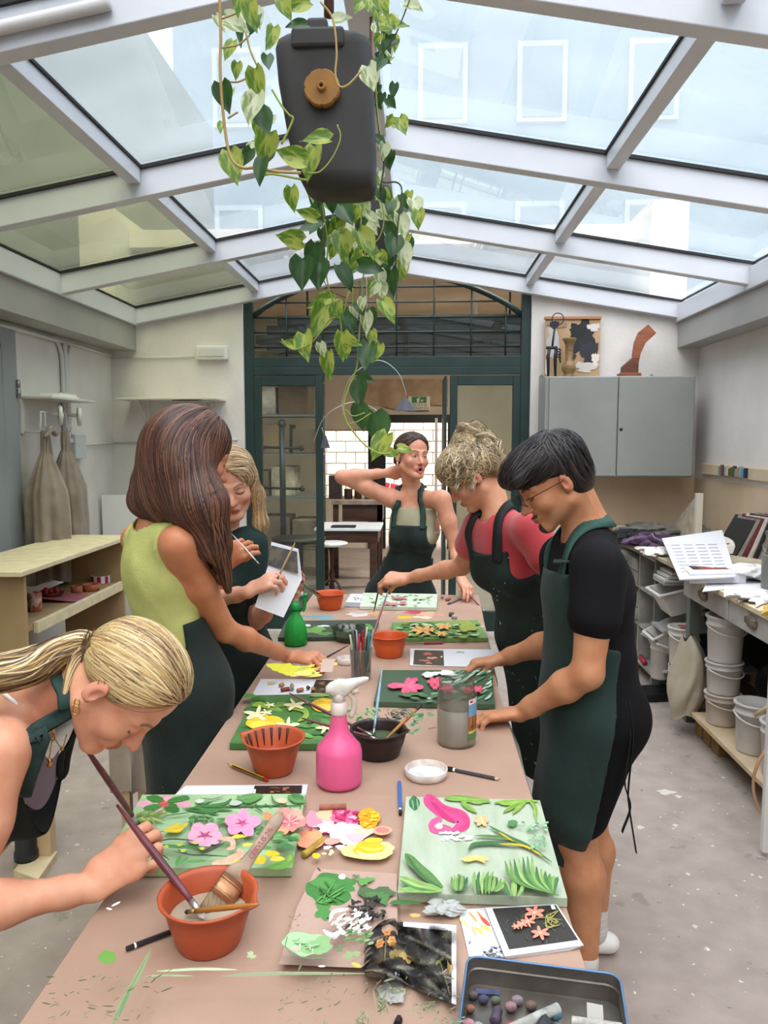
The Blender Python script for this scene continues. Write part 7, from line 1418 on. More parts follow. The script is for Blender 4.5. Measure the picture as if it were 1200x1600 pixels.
# ---- hand: fingers root in the palm, thumb leaves its side
def hand(S, w, d, pn, thumb, curl=(.3, .35, .4, .45), s=1.0, tc=.5, ts=.9, spread=.05):
    d = nv(d); pn = np.asarray(pn, float); pn = nv(pn-d*(pn@d)); sd = np.cross(d, pn); sd = sd if thumb > 0 else -sd; w = np.asarray(w, float)
    S.cone(w+d*.010*s, w+d*.075*s+sd*.012*s, .026*s, .029*s, .012, n=pn, fl=.52); S.cone(w+d*.02*s, w+d*.072*s-sd*.018*s, .024*s, .023*s, .012, n=pn, fl=.52)
    tips = []
    for i, (o, L, r, kx) in enumerate(((.029, .072, .0088, .090), (.010, .080, .0090, .094), (-.009, .075, .0086, .090), (-.027, .059, .0076, .080))):
        c = curl[i]; a1, a2, a3 = c*.75, c*1.75, c*2.4; dr = nv(d+sd*spread*(1.5-i)); dir_ = lambda a: dr*math.cos(a)+pn*math.sin(a)
        p0 = w+d*(kx-.018)*s+sd*o*s; p1 = p0+dr*.018*s; p2 = p1+dir_(a1)*L*.46*s; p3 = p2+dir_(a2)*L*.30*s; p4 = p3+dir_(a3)*L*.24*s
        S.cone(p0, p1, r*1.05*s, r*1.12*s, .008); S.cone(p1, p2, r*1.08*s, r*.98*s, .004); S.cone(p2, p3, r*.98*s, r*.88*s, .003); S.cone(p3, p4, r*.88*s, r*.72*s, .003); tips.append(p4)
    t0 = w+d*.022*s+sd*.020*s; t1 = w+d*.052*s+sd*(.045)*s*ts+pn*.012*s; td = nv(d*.85+sd*.35*ts+pn*tc); t2 = t1+td*.032*s; t3 = t2+nv(td+pn*tc*.7-sd*.35)*.026*s
    S.cone(t0, t1, .0165*s, .0125*s, .014); S.cone(t1, t2, .0115*s, .0100*s, .005); S.cone(t2, t3, .0100*s, .0078*s, .003); tips.append(t3)
    return tips
# ---- head in its own frame: x to its left, y forward, z up; origin between the ears
def head(S, c, f, u, sex='f', mouth=0, nose=1.0, beard=0, eyes='down', s=1.0):
    f = nv(f); u = np.asarray(u, float); u = nv(u-f*(u@f)); l = np.cross(u, f); R = np.stack([l, f, u], 1); c = np.asarray(c, float); W_ = lambda *p: c+R@(np.array(p)*s)
    E = lambda p, r, k=.02, op=1: S.ell(W_(*p), np.array(r)*s, R, k, op)
    Cn = lambda a, b, ra, rb, k=.01, **kw: S.cone(W_(*a), W_(*b), ra*s, rb*s, k, **kw)
    j = 1.06 if sex == 'm' else 1.0
    E((0, -.010, .048), (.075, .090, .079)); E((0, .025, .050), (.064, .0625, .064)); E((0, .034, -.022), (.060*j, .058, .072), .03)
    for q in (-1, 1):
        Cn((q*.050*j, .002, -.045), (q*.018, .072, -.088), .021, .017, .022); E((q*.038, .060, -.018), (.026, .026, .024), .02); Cn((q*.012, .086, .028), (q*.044, .070, .030), .010, .009, .014)
        E((q*.032, .100, .010), (.020, .016, .012), .010, -1)
        E((q*.031, .0745, .0085), (.0155, .0150, .0125), .004); Cn((q*.074, -.004, .020), (q*.077, -.002, -.018), .006, .005, .01)
        S.ell(W_(q*.081, -.010, .004), np.array((.008, .0165, .027))*s, R@rotmat(-.15, 0, q*-.35), .006); S.ell(W_(q*.090, -.002, .006), np.array((.008, .009, .015))*s, R@rotmat(-.15, 0, q*-.35), .005, -1)
        E((q*.0115*nose, .0985, -.0275), (.0075, .010, .0075), .006); E((q*.0070, .1005, -.0355), (.0032, .0045, .003), .003, -1)
    Cn((0, .084, .026), (0, .1035, -.012), .0085, .0085, .012); Cn((0, .102, -.010), (0, .112*1.0+.002*nose, -.0245), .0085, .0102, .008); E((0, .082, -.090), (.022*j, .018, .016), .018)
    E((0, .080, -.052), (.028, .018, .016), .012)
    if mouth:
        E((0, .100, -.061), (.015, .020, .0125), .004, -1)
        Cn((-.017, .092, -.060), (0, .1005, -.046), .0045, .0058, .006); Cn((.017, .092, -.060), (0, .1005, -.046), .0045, .0058, .006); Cn((-.016, .090, -.062), (0, .0975, -.0765), .0045, .0068, .006); Cn((.016, .090, -.062), (0, .0975, -.0765), .0045, .0068, .006)
    else:
        Cn((-.019, .0915, -.056), (-.004, .1010, -.0530), .0036, .0058, .005); Cn((.019, .0915, -.056), (.004, .1010, -.0530), .0036, .0058, .005); Cn((-.013, .0935, -.0625), (.013, .0935, -.0625), .0058, .0058, .006); E((0, .097, -.0635), (.010, .006, .0055), .006)
    return R, W_
def facepaint(c, R, base, lips, brow, flush='#c98673', s=1.0, beard=None, openeye=0, lash='#2b1d18', mouth=0):
    c = np.asarray(c, float); B, LP, BR, FL, LS = (np.array(lin(x)) for x in (base, lips, brow, flush, lash)); BD = np.array(lin(beard)) if beard else None
    def f(V):
        q = (V-c)@R/s; x, y, z = np.abs(q[:, 0]), q[:, 1], q[:, 2]; C_ = np.tile(B, (len(V), 1)); m = (np.abs(q[:, 0]) < .1) & (y > -.05) & (y < .14) & (z > -.12) & (z < .12)
        def put(w, col): nonlocal C_; w = np.clip(w, 0, 1)*m; C_ = C_*(1-w[:, None])+col*w[:, None]
        g = lambda v, a, w: np.exp(-((v-a)/w)**2)
        put(.55*g(x, .042, .020)*g(z, -.026, .018)*(y > .03), FL); put(.5*g(x, 0, .014)*g(z, -.024, .012)*(y > .09), FL); put(.75*((x > .074)*(y < .03)*(z > -.035)*(z < .045)), FL)
        yb = .030+.006*np.sin(np.clip((x-.012)/.038, 0, 1)*2.6); put(.9*np.clip(1.6-np.abs(z-yb)/.0032, 0, 1)*(x > .011)*(x < .049)*(y > .05), BR)
        ye = .0055 if not openeye else .0085
        if openeye:
            e = ((x-.031)/.0135)**2+((z-ye)/.0052)**2; put((e < 1)*(y > .06), np.array((.42, .38, .36))); ir = ((x-.030)/.0052)**2+((z-ye)/.0055)**2; put((ir < 1)*(e < 1)*(y > .06), np.array(lin('#3a2a1e'))); put(.9*((e > .85)*(e < 1.6)*(z > ye))*(y > .05), LS)
        else: put(.9*np.clip(1.5-np.abs(z-(ye-.0045+.0045*((x-.031)/.014)**2))/.0026, 0, 1)*(np.abs(x-.031) < .0155)*(y > .055), LS)
        zl = -.061 if mouth else -.058; hl = .020 if mouth else .0105
        put(1.3-1.2*np.maximum(np.abs(z-zl)/hl, x/.021)**3*1.0*((y > .075)*1.0) if False else (((z-zl)/hl)**2+(x/.0215)**2 < 1)*(y > .078)*.85, LP)
        if mouth: put((((z+.061)/.0115)**2+(x/.0135)**2 < 1)*(y < .0965)*(y > .06), np.array(lin('#3c1516')))
        else: put(.8*np.clip(1.4-np.abs(z+.0578)/.0013, 0, 1)*(x < .018)*(y > .08), LP*.35)
        if BD is not None:
            put(.85*(x < .022)*(np.abs(z+.0475) < .0050)*(y > .085), BD); put(.92*((x/.026)**2+((z+.092)/.020)**2 < 1)*(y > .045), BD); put(.30*g(z, -.07, .030)*g(x, .045, .022), BD)
        return C_
    return f
# ---- hair strands that follow a flow over a surface
def ribbons(P, N, w, cols):
    """P (n strands, m points, 3), N normals, w widths (m,), cols (n,3)"""
    n, m, _ = P.shape; T = np.gradient(P, axis=1); Sd = np.cross(T, N); Sd /= np.linalg.norm(Sd, axis=-1, keepdims=True)+1e-9; w = np.asarray(w)[None, :, None]
    V = np.stack([P-Sd*w, P+N*w*.5, P+Sd*w], 2).reshape(-1, 3); i = np.arange(n)[:, None]*m*3; j = np.arange(m-1)[None, :]*3; b = (i+j).ravel()
    Q = np.concatenate([np.stack([b, b+1, b+4, b+3], 1), np.stack([b+1, b+2, b+5, b+4], 1)]); return V, Q, np.repeat(cols, m*3, axis=0)
def pal(n, cs, r, jit=.12):
    A = np.array([lin(c) for c in cs]); C_ = A[r.randint(len(A), size=n)]; return np.clip(C_*(1+jit*r.randn(n, 1)), 0, 1)
def strands(S, seeds, field, m, step, off, w, cols, seed=0, jit=.15, grav=None):
    r = np.random.RandomState(seed); P = S.project(seeds, off, 5); ok = (np.abs(S.ev(P, False)-off) < .003) & (np.linalg.norm(P-np.median(P, 0), axis=1) < .24); P = P[ok]; cols = cols[ok]; step = step if np.isscalar(step) else step[ok]; n = len(P); out = [P]; Ns = [S.grad(P)]; o = off+r.rand(n)*.004; J = r.randn(n, 3)*jit
    for k in range(m-1):
        d = field(P, k)+J; g = Ns[-1]; d = d-g*np.sum(d*g, 1, keepdims=True); d /= np.linalg.norm(d, axis=1, keepdims=True)+1e-9; P = P+d*(step if np.isscalar(step) else step[:, None])
        g = S.grad(P); P = P-np.clip(S.ev(P, False)-o, -.012, .012)[:, None]*g; out.append(P); Ns.append(g)
    t = np.linspace(0, 1, m); return ribbons(np.stack(out, 1), np.stack(Ns, 1), w*np.minimum(1, np.minimum(t*6+.3, (1-t)*4+.1)), cols)
def lock(path, rad, n, w, cols, seed=0, curl=0, cf=30, m=24):
    """a bundle of strands round a path"""
    r = np.random.RandomState(seed); C_ = spline(path, 8); t = np.linspace(0, len(C_)-1, m); C_ = np.stack([np.interp(t, np.arange(len(C_)), C_[:, i]) for i in range(3)], 1); rr = np.interp(np.linspace(0, 1, m), np.linspace(0, 1, len(rad)), rad)
    T = np.gradient(C_, axis=0); T /= np.linalg.norm(T, axis=1)[:, None]; A = np.cross(T, (0.2, .9, .3)); A /= np.linalg.norm(A, axis=1)[:, None]; B = np.cross(T, A)
    a = r.rand(n)*6.283; q = np.sqrt(r.rand(n))*.95+.05; s = np.linspace(0, 1, m); ph = r.rand(n)*6.28; aa = a[:, None]+.5*np.sin(3*s+ph[:, None]); R_ = rr[None]*q[:, None]
    P = C_[None]+(A[None]*np.cos(aa)[..., None]+B[None]*np.sin(aa)[..., None])*R_[..., None]
    if curl: P = P+curl*np.stack([np.sin(cf*s+ph[:, None]), np.cos(cf*s*.9+ph[:, None]), np.sin(cf*s*1.1+2*ph[:, None])], -1)*s[None, :, None]
    N = P-C_[None]; N /= np.linalg.norm(N, axis=-1, keepdims=True)+1e-9; return ribbons(P, N, w*np.minimum(1, (1-s)*5+.15), cols)
M_hair = mat('hair', '#ffffff', .45, attr=True, spec=.45); M_skin = mat('skin', '#ffffff', .45, attr=True, color2='#f6e8e2', nscale=25, sss=.12, spec=.35, bump=.04, bscale=220)
def strap(S, pts, wd, m, name, parent, off=.004, th=.0025, n=6):
    P = S.project(spline(np.array(pts, float), n), off, 4)
    for _ in range(5): P[1:-1] = (P[:-2]+2*P[1:-1]+P[2:])/4
    N = S.grad(P); P = P+np.maximum(0, off*.6-S.ev(P, False))[:, None]*N; T = np.gradient(P, axis=0); T /= np.linalg.norm(T, axis=1)[:, None]+1e-9; Sd = np.cross(T, N); Sd /= np.linalg.norm(Sd, axis=1)[:, None]+1e-9
    k = len(P); V = np.concatenate([P-Sd*wd/2, P+Sd*wd/2, P+Sd*wd/2-N*th*2, P-Sd*wd/2-N*th*2]); i = np.arange(k-1); Q = np.concatenate([np.stack([a*k+i, b*k+i, b*k+i+1, a*k+i+1], 1) for a, b in ((0, 1), (1, 2), (2, 3), (3, 0))]); return npmesh(name, [(V, Q)], m, parent)
SK = '#d9a183'
def interp(a, b, t): return np.asarray(a)+(np.asarray(b)-np.asarray(a))*t
class Body:
    def __init__(s, name_label, at_, sex, pelvis, chest, neck, sh, el, wr, hd, hf, hu, kn, an, skin=SK, hs=1.0, sc=1.0, group=None):
        s.t = thing('person', at_, name_label, 'person', group); s.sex = sex; s.pel, s.che, s.nek = map(np.asarray, (pelvis, chest, neck)); s.sh, s.el, s.wr = sh, el, wr
        s.hd, s.hf, s.hu, s.hs = np.asarray(hd), hf, hu, hs; s.kn, s.an = kn, an; s.skin = skin; s.sc = sc
        s.lat = nv(np.asarray(sh[0])-np.asarray(sh[1])); s.up = nv(s.nek-s.pel); s.up2 = nv(s.up-s.lat*(s.up@s.lat)); s.fwd = np.cross(s.lat, s.up2); s.R = np.stack([s.lat, s.fwd, s.up2], 1)
        s.hip = [s.pel+s.lat*.088*sc-s.up2*.03, s.pel-s.lat*.088*sc-s.up2*.03]; s.hands = []
    def torso(s, S, inf=0, bust=1.0, waist=1.0, pelvis=True):
        m = s.sex == 'm'; c = s.sc; R = s.R; E = lambda p, r, k=.05: S.ell(p, np.array(r)*c+inf, R, k)
        E(s.che+s.up2*.02, (.158, .108, .15) if m else (.138, .094, .14)); E(interp(s.pel, s.che, .55), (.145, .104, .13) if m else (.120, .086, .12)); E(interp(s.pel, s.che, .25), ((.140, .104, .11) if m else (.118*waist, .086, .11)))
        if pelvis: E(s.pel, (.150, .108, .11) if m else (.152, .104, .115))
        if pelvis:
            for q in (-1, 1): S.ell(s.pel+s.lat*q*.065*c-s.fwd*.055*c-s.up2*.035, np.array((.075, .075, .085))*c+inf, R, .04)
        if s.sex == 'f':
            for q in (-1, 1): S.ell(s.che+s.lat*q*.062*c+s.fwd*(.058*bust)*c-s.up2*.025, np.array((.055, .052, .056))*c+inf, R, .035)
        r = .052 if m else .043
        for q in (0, 1): S.cone(s.nek-s.up*.035, interp(s.nek, s.sh[q], .85)-s.up*.01, r*c+inf, r*c+inf, .05)
    def arm(s, S, q, inf=0, frac=None, k=.03):
        m = s.sex == 'm'; a, b, w = (np.asarray(v) for v in (s.sh[q], s.el[q], s.wr[q])); ra = (.058, .048, .040) if m else (.048, .040, .034)
        if frac: S.cone(a, interp(a, b, frac), ra[0]+inf, interp(ra[0], ra[1], frac)+inf*1.5, k); return
        S.chain([a, interp(a, b, .45), b], [ra[0]+inf, ra[1]+inf, ra[2]+inf], k); S.chain([b, interp(b, w, .3), interp(b, w, .8), w], [ra[2]*.98, ra[2]*1.03, .027 if m else .0235, .0245 if m else .021], .02)
    def legs(s, S, inf=0, to=1.0):
        m = s.sex == 'm'
        for q in (0, 1):
            h, k_, a = s.hip[q], np.asarray(s.kn[q]), np.asarray(s.an[q]); rt = (.088, .062, .05) if m else (.086, .060, .047)
            if to < 1: S.cone(h, interp(h, k_, to), rt[0]+inf, interp(rt[0], rt[1], to)+inf, .05); continue
            S.chain([h, interp(h, k_, .5), k_], [rt[0], .074, rt[1]*.9], .05); bk = -s.fwd*.018; S.chain([k_, interp(k_, a, .3)+bk, a+bk*.3], [rt[1]*.86, rt[1]*.92, .034], .03)
            f = nv(s.fwd*np.array((1, 1, 0))); S.chain([a+np.array((0, 0, -.03)), a+f*.10+np.array((0, 0, -.055)), a+f*.15+np.array((0, 0, -.062))], [.032, .028, .024], .03)
    def skinbody(s, paint, mouth=0, nose=1.0, h=.0075, hh=.0026, hb=.0030):
        S = Sdf(); s.torso(S); s.arm(S, 0); s.arm(S, 1); s.legs(S)
        r = .058 if s.sex == 'm' else .047; hc = s.hd
        hR, W_ = head(S, hc, s.hf, s.hu, s.sex, mouth, nose, s=s.hs); s.hR, s.W = hR, W_
        S.cone(W_(0, -.030, -.050), s.nek-s.up*.01, r*.98, r*1.08, .03)
        holes, boxes = [], []
        lo, hi = hc-.155, hc+.155; boxes.append((lo, hi, hh))
        for (q, d, pn, th, kw) in s.hands:
            w = np.asarray(s.wr[q], float); s.tips = getattr(s, 'tips', {}); s.tips[q] = hand(S, w, d, pn, th, **kw); P = np.array(s.tips[q]+[w]); boxes.append((P.min(0)-.045, P.max(0)+.045, hb))
        parts = []; sk = np.array(lin(s.skin)); V, Q = S.mesh(h, holes=[(a+.004, b-.004) for a, b, _ in boxes]); parts.append((V, Q, np.tile(sk, (len(V), 1))))
        fp = facepaint(hc, hR, s.skin, s=s.hs, mouth=mouth, **paint)
        for i, (a, b, hz) in enumerate(boxes):
            V, Q = S.mesh(hz, a, b, holes=[(a2+.004, b2-.004) for a2, b2, _ in boxes[:i]]); C_ = fp(V) if i == 0 else np.tile(sk, (len(V), 1))
            if i:
                tp = s.tips[s.hands[i-1][0]]
                for p_ in tp: g = np.exp(-(np.linalg.norm(V-p_, axis=1)/.013)**2)[:, None]*.35; C_ = C_*(1-g)+np.array(lin('#cf8573'))*g
            parts.append((V, Q, C_))
        s.S = S; npmesh('body', parts, M_skin, s.t); return S
    def loc(s, P, o=None): return (P-(s.che if o is None else o))@s.R
    def cloth(s, name, m, build, clip, h=.0065, amp=.0035, seed=1, sc=14, parent=None, col=None):
        S = Sdf(); build(S); S.clip = clip; S.wr = folds(amp, seed, sc) if amp else None; V, Q = S.mesh(h); o = npmesh(name, [(V, Q)], m, parent or s.t); S.clip = None; o['ok'] = 1; del o['ok']; return S, o
    def apron(s, m, top, bw, waist_z, hem_z, inf=.022, seed=3, skirt=.20, bend=None, bwl=.20, back=-.035, skirt_to=None, bs=0):
        """bib to `top` above the chest centre, widening to a skirt that wraps the hips; hem at world height hem_z"""
        kc = (np.asarray(s.kn[0])+np.asarray(s.kn[1]))/2 if skirt_to is None else np.asarray(skirt_to)
        def build(S):
            s.torso(S, inf, pelvis=True); S.cone(s.pel+s.fwd*.01, kc, .165, skirt, .05, n=s.fwd, fl=.72); s.legs(S, inf+.008, .78)
        def clip(P):
            q = s.loc(P); x, y, z = q[..., 0], q[..., 1], q[..., 2]; zw = waist_z; t = np.clip((z-zw)/(top-zw), 0, 1); half = bwl+(bw-bwl)*np.sin(t*1.57)**.7
            side = np.where(z > zw, np.abs(x)-half, -1.0); fr = np.where(z > zw, .0-y, back+bs*(zw-z)-y); return np.maximum.reduce([z-top, side, fr*.8, hem_z-P[..., 2]])
        S, o = s.cloth('apron', m, build, clip, amp=.007, seed=seed, sc=11); s.A = S
        return o
    def nd(s, P): a, b = s.nek-s.up*.03, s.hd; t = np.clip((P-a)@(b-a)/((b-a)@(b-a)), 0, 1); return np.linalg.norm(P-a-t[..., None]*(b-a), axis=-1)
    def F(s, x, y, z): return s.che+s.R@np.array((x, y, z))
M_apr = mat('dark_green_cotton', '#162622', .85, '#101c19', 7, bump=.35, bscale=160, sheen=.05, speck=[(38, .775, '#9aa8a3')])
def straps(B, S, pts_list, wd=.035, m=None, off=.004):
    for pts in pts_list: strap(S, pts, wd, m or M_apr_s, 'apron_strap', B.t, off)
M_apr_s = mat('dark_green_webbing', '#22403a', .8, '#1a322d', 30, bump=.3, bscale=200)
def hairobj(B, parts, name='hair'): return npmesh(name, parts, M_hair, B.t)
def basehair(S, h, cols, clip=None, seed=0, lo=None, hi=None):
    S.clip = clip; V, Q = S.mesh(h, lo, hi); S.clip = None; r = np.random.RandomState(seed); c = np.array([lin(x) for x in cols]); w = (.5+.5*np.sin(V@(r.randn(3)*60)+2*np.sin(V@(r.randn(3)*25))))[:, None]; return V, Q, c[0]*w+c[1]*(1-w)
def glim(b, a, d): pass
ONLY = globals().get('ONLY', None)

# ---------------------------------------------------------------- the young man on the right
def man():
    hd = aty(868, 757, 2.16); f = (-.86, -.10, -.50); u = (-.50, -.03, .86)
    shL, shR = aty(936, 890, 2.00), aty(880, 872, 2.34); elL, elR = aty(918, 1052, 1.96), aty(872, 1000, 2.50); wL, wR = atz(812, 1115, .885), atz(782, 1030, .895)
    B = Body('man with short dark hair and goatee in a black t-shirt and dark green apron', atz(905, 1530, 0), 'm', aty(925, 1095, 2.18), aty(922, 935, 2.17), aty(918, 820, 2.18), (shL, shR), (elL, elR), (wL, wR), hd, f, u,
             ((-.0, 0, 0), (0, 0, 0)), ((0, 0, 0), (0, 0, 0)), skin='#c08a66')
    B.kn = (aty(898, 1300, 2.12), aty(918, 1280, 2.36)); B.an = (np.array(aty(912, 1490, 2.12)), np.array(aty(928, 1440, 2.36))); B.an[0][2] = .095; B.an[1][2] = .095
    B.hands = [(0, atz(757, 1120, .875)-wL, (-.1, -.2, -1), -1, dict(curl=(.55, .6, .65, .7), s=1.02, ts=.5)), (1, atz(741, 1036, .885)-wR, (0, -.15, -1), 1, dict(curl=(.75, .8, .9, 1.0), s=1.02, tc=.9, ts=.5))]
    S = B.skinbody(dict(lips='#a8695a', brow='#1c1513', beard='#1d1613', flush='#b3735a')); W_ = B.W
    M_tee = mat('black_cotton', '#111013', .9, '#17161a', 5, spec=.2, bump=.3, bscale=150)
    def tee(S_): B.torso(S_, .013); B.arm(S_, 0, .014, .44, .04); B.arm(S_, 1, .014, .44, .04)
    B.cloth('t_shirt', M_tee, tee, lambda P: np.maximum(np.maximum(.074-B.nd(P), -.2), np.maximum(P[..., 2]-B.nek[2]-.03, .86-.02-P[..., 2])), amp=.008, sc=13)
    def shorts(S_): B.torso(S_, .012); B.legs(S_, .018, .80)
    B.cloth('shorts', mat('black_shorts_cotton', '#0e0e10', .9, spec=.2, bump=.2, bscale=120), shorts, lambda P: np.maximum(P[..., 2]-.99, -.2), amp=.004)
    for a in B.an:
        def sk_(S_): S_.cone(a+np.array((0, 0, .055)), a, .043, .042, .01); S_.chain([a+np.array((0, 0, -.03)), a+np.array((-.10, 0, -.055))], [.040, .035], .02)
        B.cloth('sock', mat('white_ribbed_sock', '#d6d3ce', .9, '#c4c1bb', 3, stretch=(1, 1, 40)), sk_, None, amp=.002, sc=40)
        def shoe(S_): S_.chain([a+np.array((.045, 0, -.060)), a+np.array((-.16, 0, -.066))], [.038, .034], .02, n=(0, 0, 1), fl=.8)
        B.cloth('shoe', mat('white_leather', '#dcdad6', .5), shoe, None, amp=0)
    ap = B.apron(mat('bottle_green_cotton', '#1b342f', .85, '#152925', 7, bump=.35, bscale=160, sheen=.05, speck=[(38, .785, '#8ea09a')]), .085, .125, -.12, .43, inf=.026, skirt=.165, bwl=.20, back=-.03, bs=.16, skirt_to=(B.kn[0]+B.kn[1])/2+np.array((-.03, 0, 0)))
    T = Sdf(); tee(T); mw = mat('green_webbing', '#2c4f48', .8, '#25443d', 40)
    for q in (1, -1): strap(T, [B.F(q*.085, .13, .075), B.F(q*.095, .10, .16), B.nek+B.lat*q*.070+B.fwd*.02-B.up*.015, B.nek+B.lat*q*.045-B.fwd*.055+B.up*.012, B.nek-B.fwd*.075+B.up*.015], .040, mw, 'apron_strap', B.t, .006)
    bt = MB(); p = T.project(np.array([B.F(.092, .12, .125)]), .008)[0]; bt.box((-.024, -.024, -.004), (.024, .024, .004), R=B.R@rotmat(0, 0, .3), at=tuple(p)); bt.build('strap_slide', mat('black_plastic_slide', '#1f2a28', .4), B.t, bevel=.002)
    for k, (dx, h) in enumerate(((0, .0), (.03, -.04))):
        P = [aty(978+4*k, 1095, 2.02), aty(985+4*k, 1150, 2.0), aty(976+6*k, 1220+10*k, 2.0), aty(985-2*k, 1260, 2.0), aty(972+22*k, 1300+32*k, 2.0)]; b = MB(); b.tube(spline(P, 6), .0085, 6, flat=.2); b.build('apron_tie', mat('black_tape', '#141615', .8), B.t)
    # glasses, ear stays visible
    g = MB(); n = 18
    for q in (-1, 1): g.tube([tuple(W_(q*.033+.022*math.cos(t), .108+.004*math.cos(t*2), .008+.018*math.sin(t))) for t in np.linspace(0, 2*math.pi, n+1)[:-1]], .0011, 5, closed=True); g.tube([tuple(W_(q*.055, .104, .012)), tuple(W_(q*.076, .06, .014)), tuple(W_(q*.083, -.005, .012))], .0013, 5)
    g.bar(tuple(W_(-.011, .110, .010)), tuple(W_(.011, .110, .010)), .0012, 5); g.build('glasses', mat('thin_dark_frame', '#2a2422', .3, metal=.5), B.t)
    r = np.random.RandomState(4); H = Sdf(); E = lambda p, rr, k=.03: H.ell(W_(*p), np.array(rr), B.hR, k)
    E((0, -.016, .066), (.088, .104, .082)); E((0, .055, .085), (.072, .060, .045)); E((0, -.040, .002), (.0745, .074, .078)); H.cone(W_(-.05, .100, .072), W_(.05, .100, .072), .024, .024, .03)
    cl = lambda P: (lambda q: np.maximum(np.maximum(-.062-q[..., 2]+.4*np.maximum(0, q[..., 1]+.06), np.where((q[..., 1] > -.022) & (q[..., 1] < .075), .028+.25*np.maximum(0, q[..., 1]) - q[..., 2], -1)), np.where(q[..., 1] > .075, .040-q[..., 2], -1)))((P-B.hd)@B.hR)
    parts = [basehair(H, .005, ('#15100f', '#241c1b'), cl)]
    sd = W_(0, 0, .07)+r.randn(1500, 3)*.1; sd = sd[((sd-W_(0, 0, .05))@B.hR)[:, 2] > .0]
    crown = W_(.01, -.05, .14)
    def fld(P, k): d = P-crown; q = (P-B.hd)@B.hR; return d/np.linalg.norm(d, axis=1, keepdims=True)+np.asarray(B.hf)*np.where(q[:, 1] > 0, 1.2, -.2)[:, None]-np.asarray(nv(B.hu))*(.4*(q[:, 2] < .08))[:, None]
    keep = [0]; sd = H.project(sd, .002); q = (sd-B.hd)@B.hR; sd = sd[(q[:, 2] > .055) | ((q[:, 1] < -.05) & (q[:, 2] > -.02))]
    parts.append(strands(H, sd, fld, 12, .0085, .001, .0016, pal(len(sd), ('#1a1413', '#2c2423', '#3a3130', '#120d0c'), r, .2), 5, .22))
    for k in range(22): x = r.uniform(-.06, .06); parts.append(lock([W_(x*.8, .03, .135), W_(x, .095, .105), W_(x*1.1-.01, .122, .05+.012*r.rand())], [.012, .013, .003], 34, .0014, pal(34, ('#1a1413', '#2c2423', '#3a3130'), r), 80+k, m=12))
    hairobj(B, parts)
    pst = MB(); tp = B.tips[1]; c = (tp[0]+tp[4])/2; pst.tube([tuple(c+np.array((-.022, -.002, -.006))), tuple(c+np.array((.012, .0, .006)))], .006, 10); o = pst.build('pastel_stick', mat('yellow_pastel', '#e0a52a', .8), origin=c); tag(o, 'orange yellow pastel stub pinched in the man fingers', 'pastel')
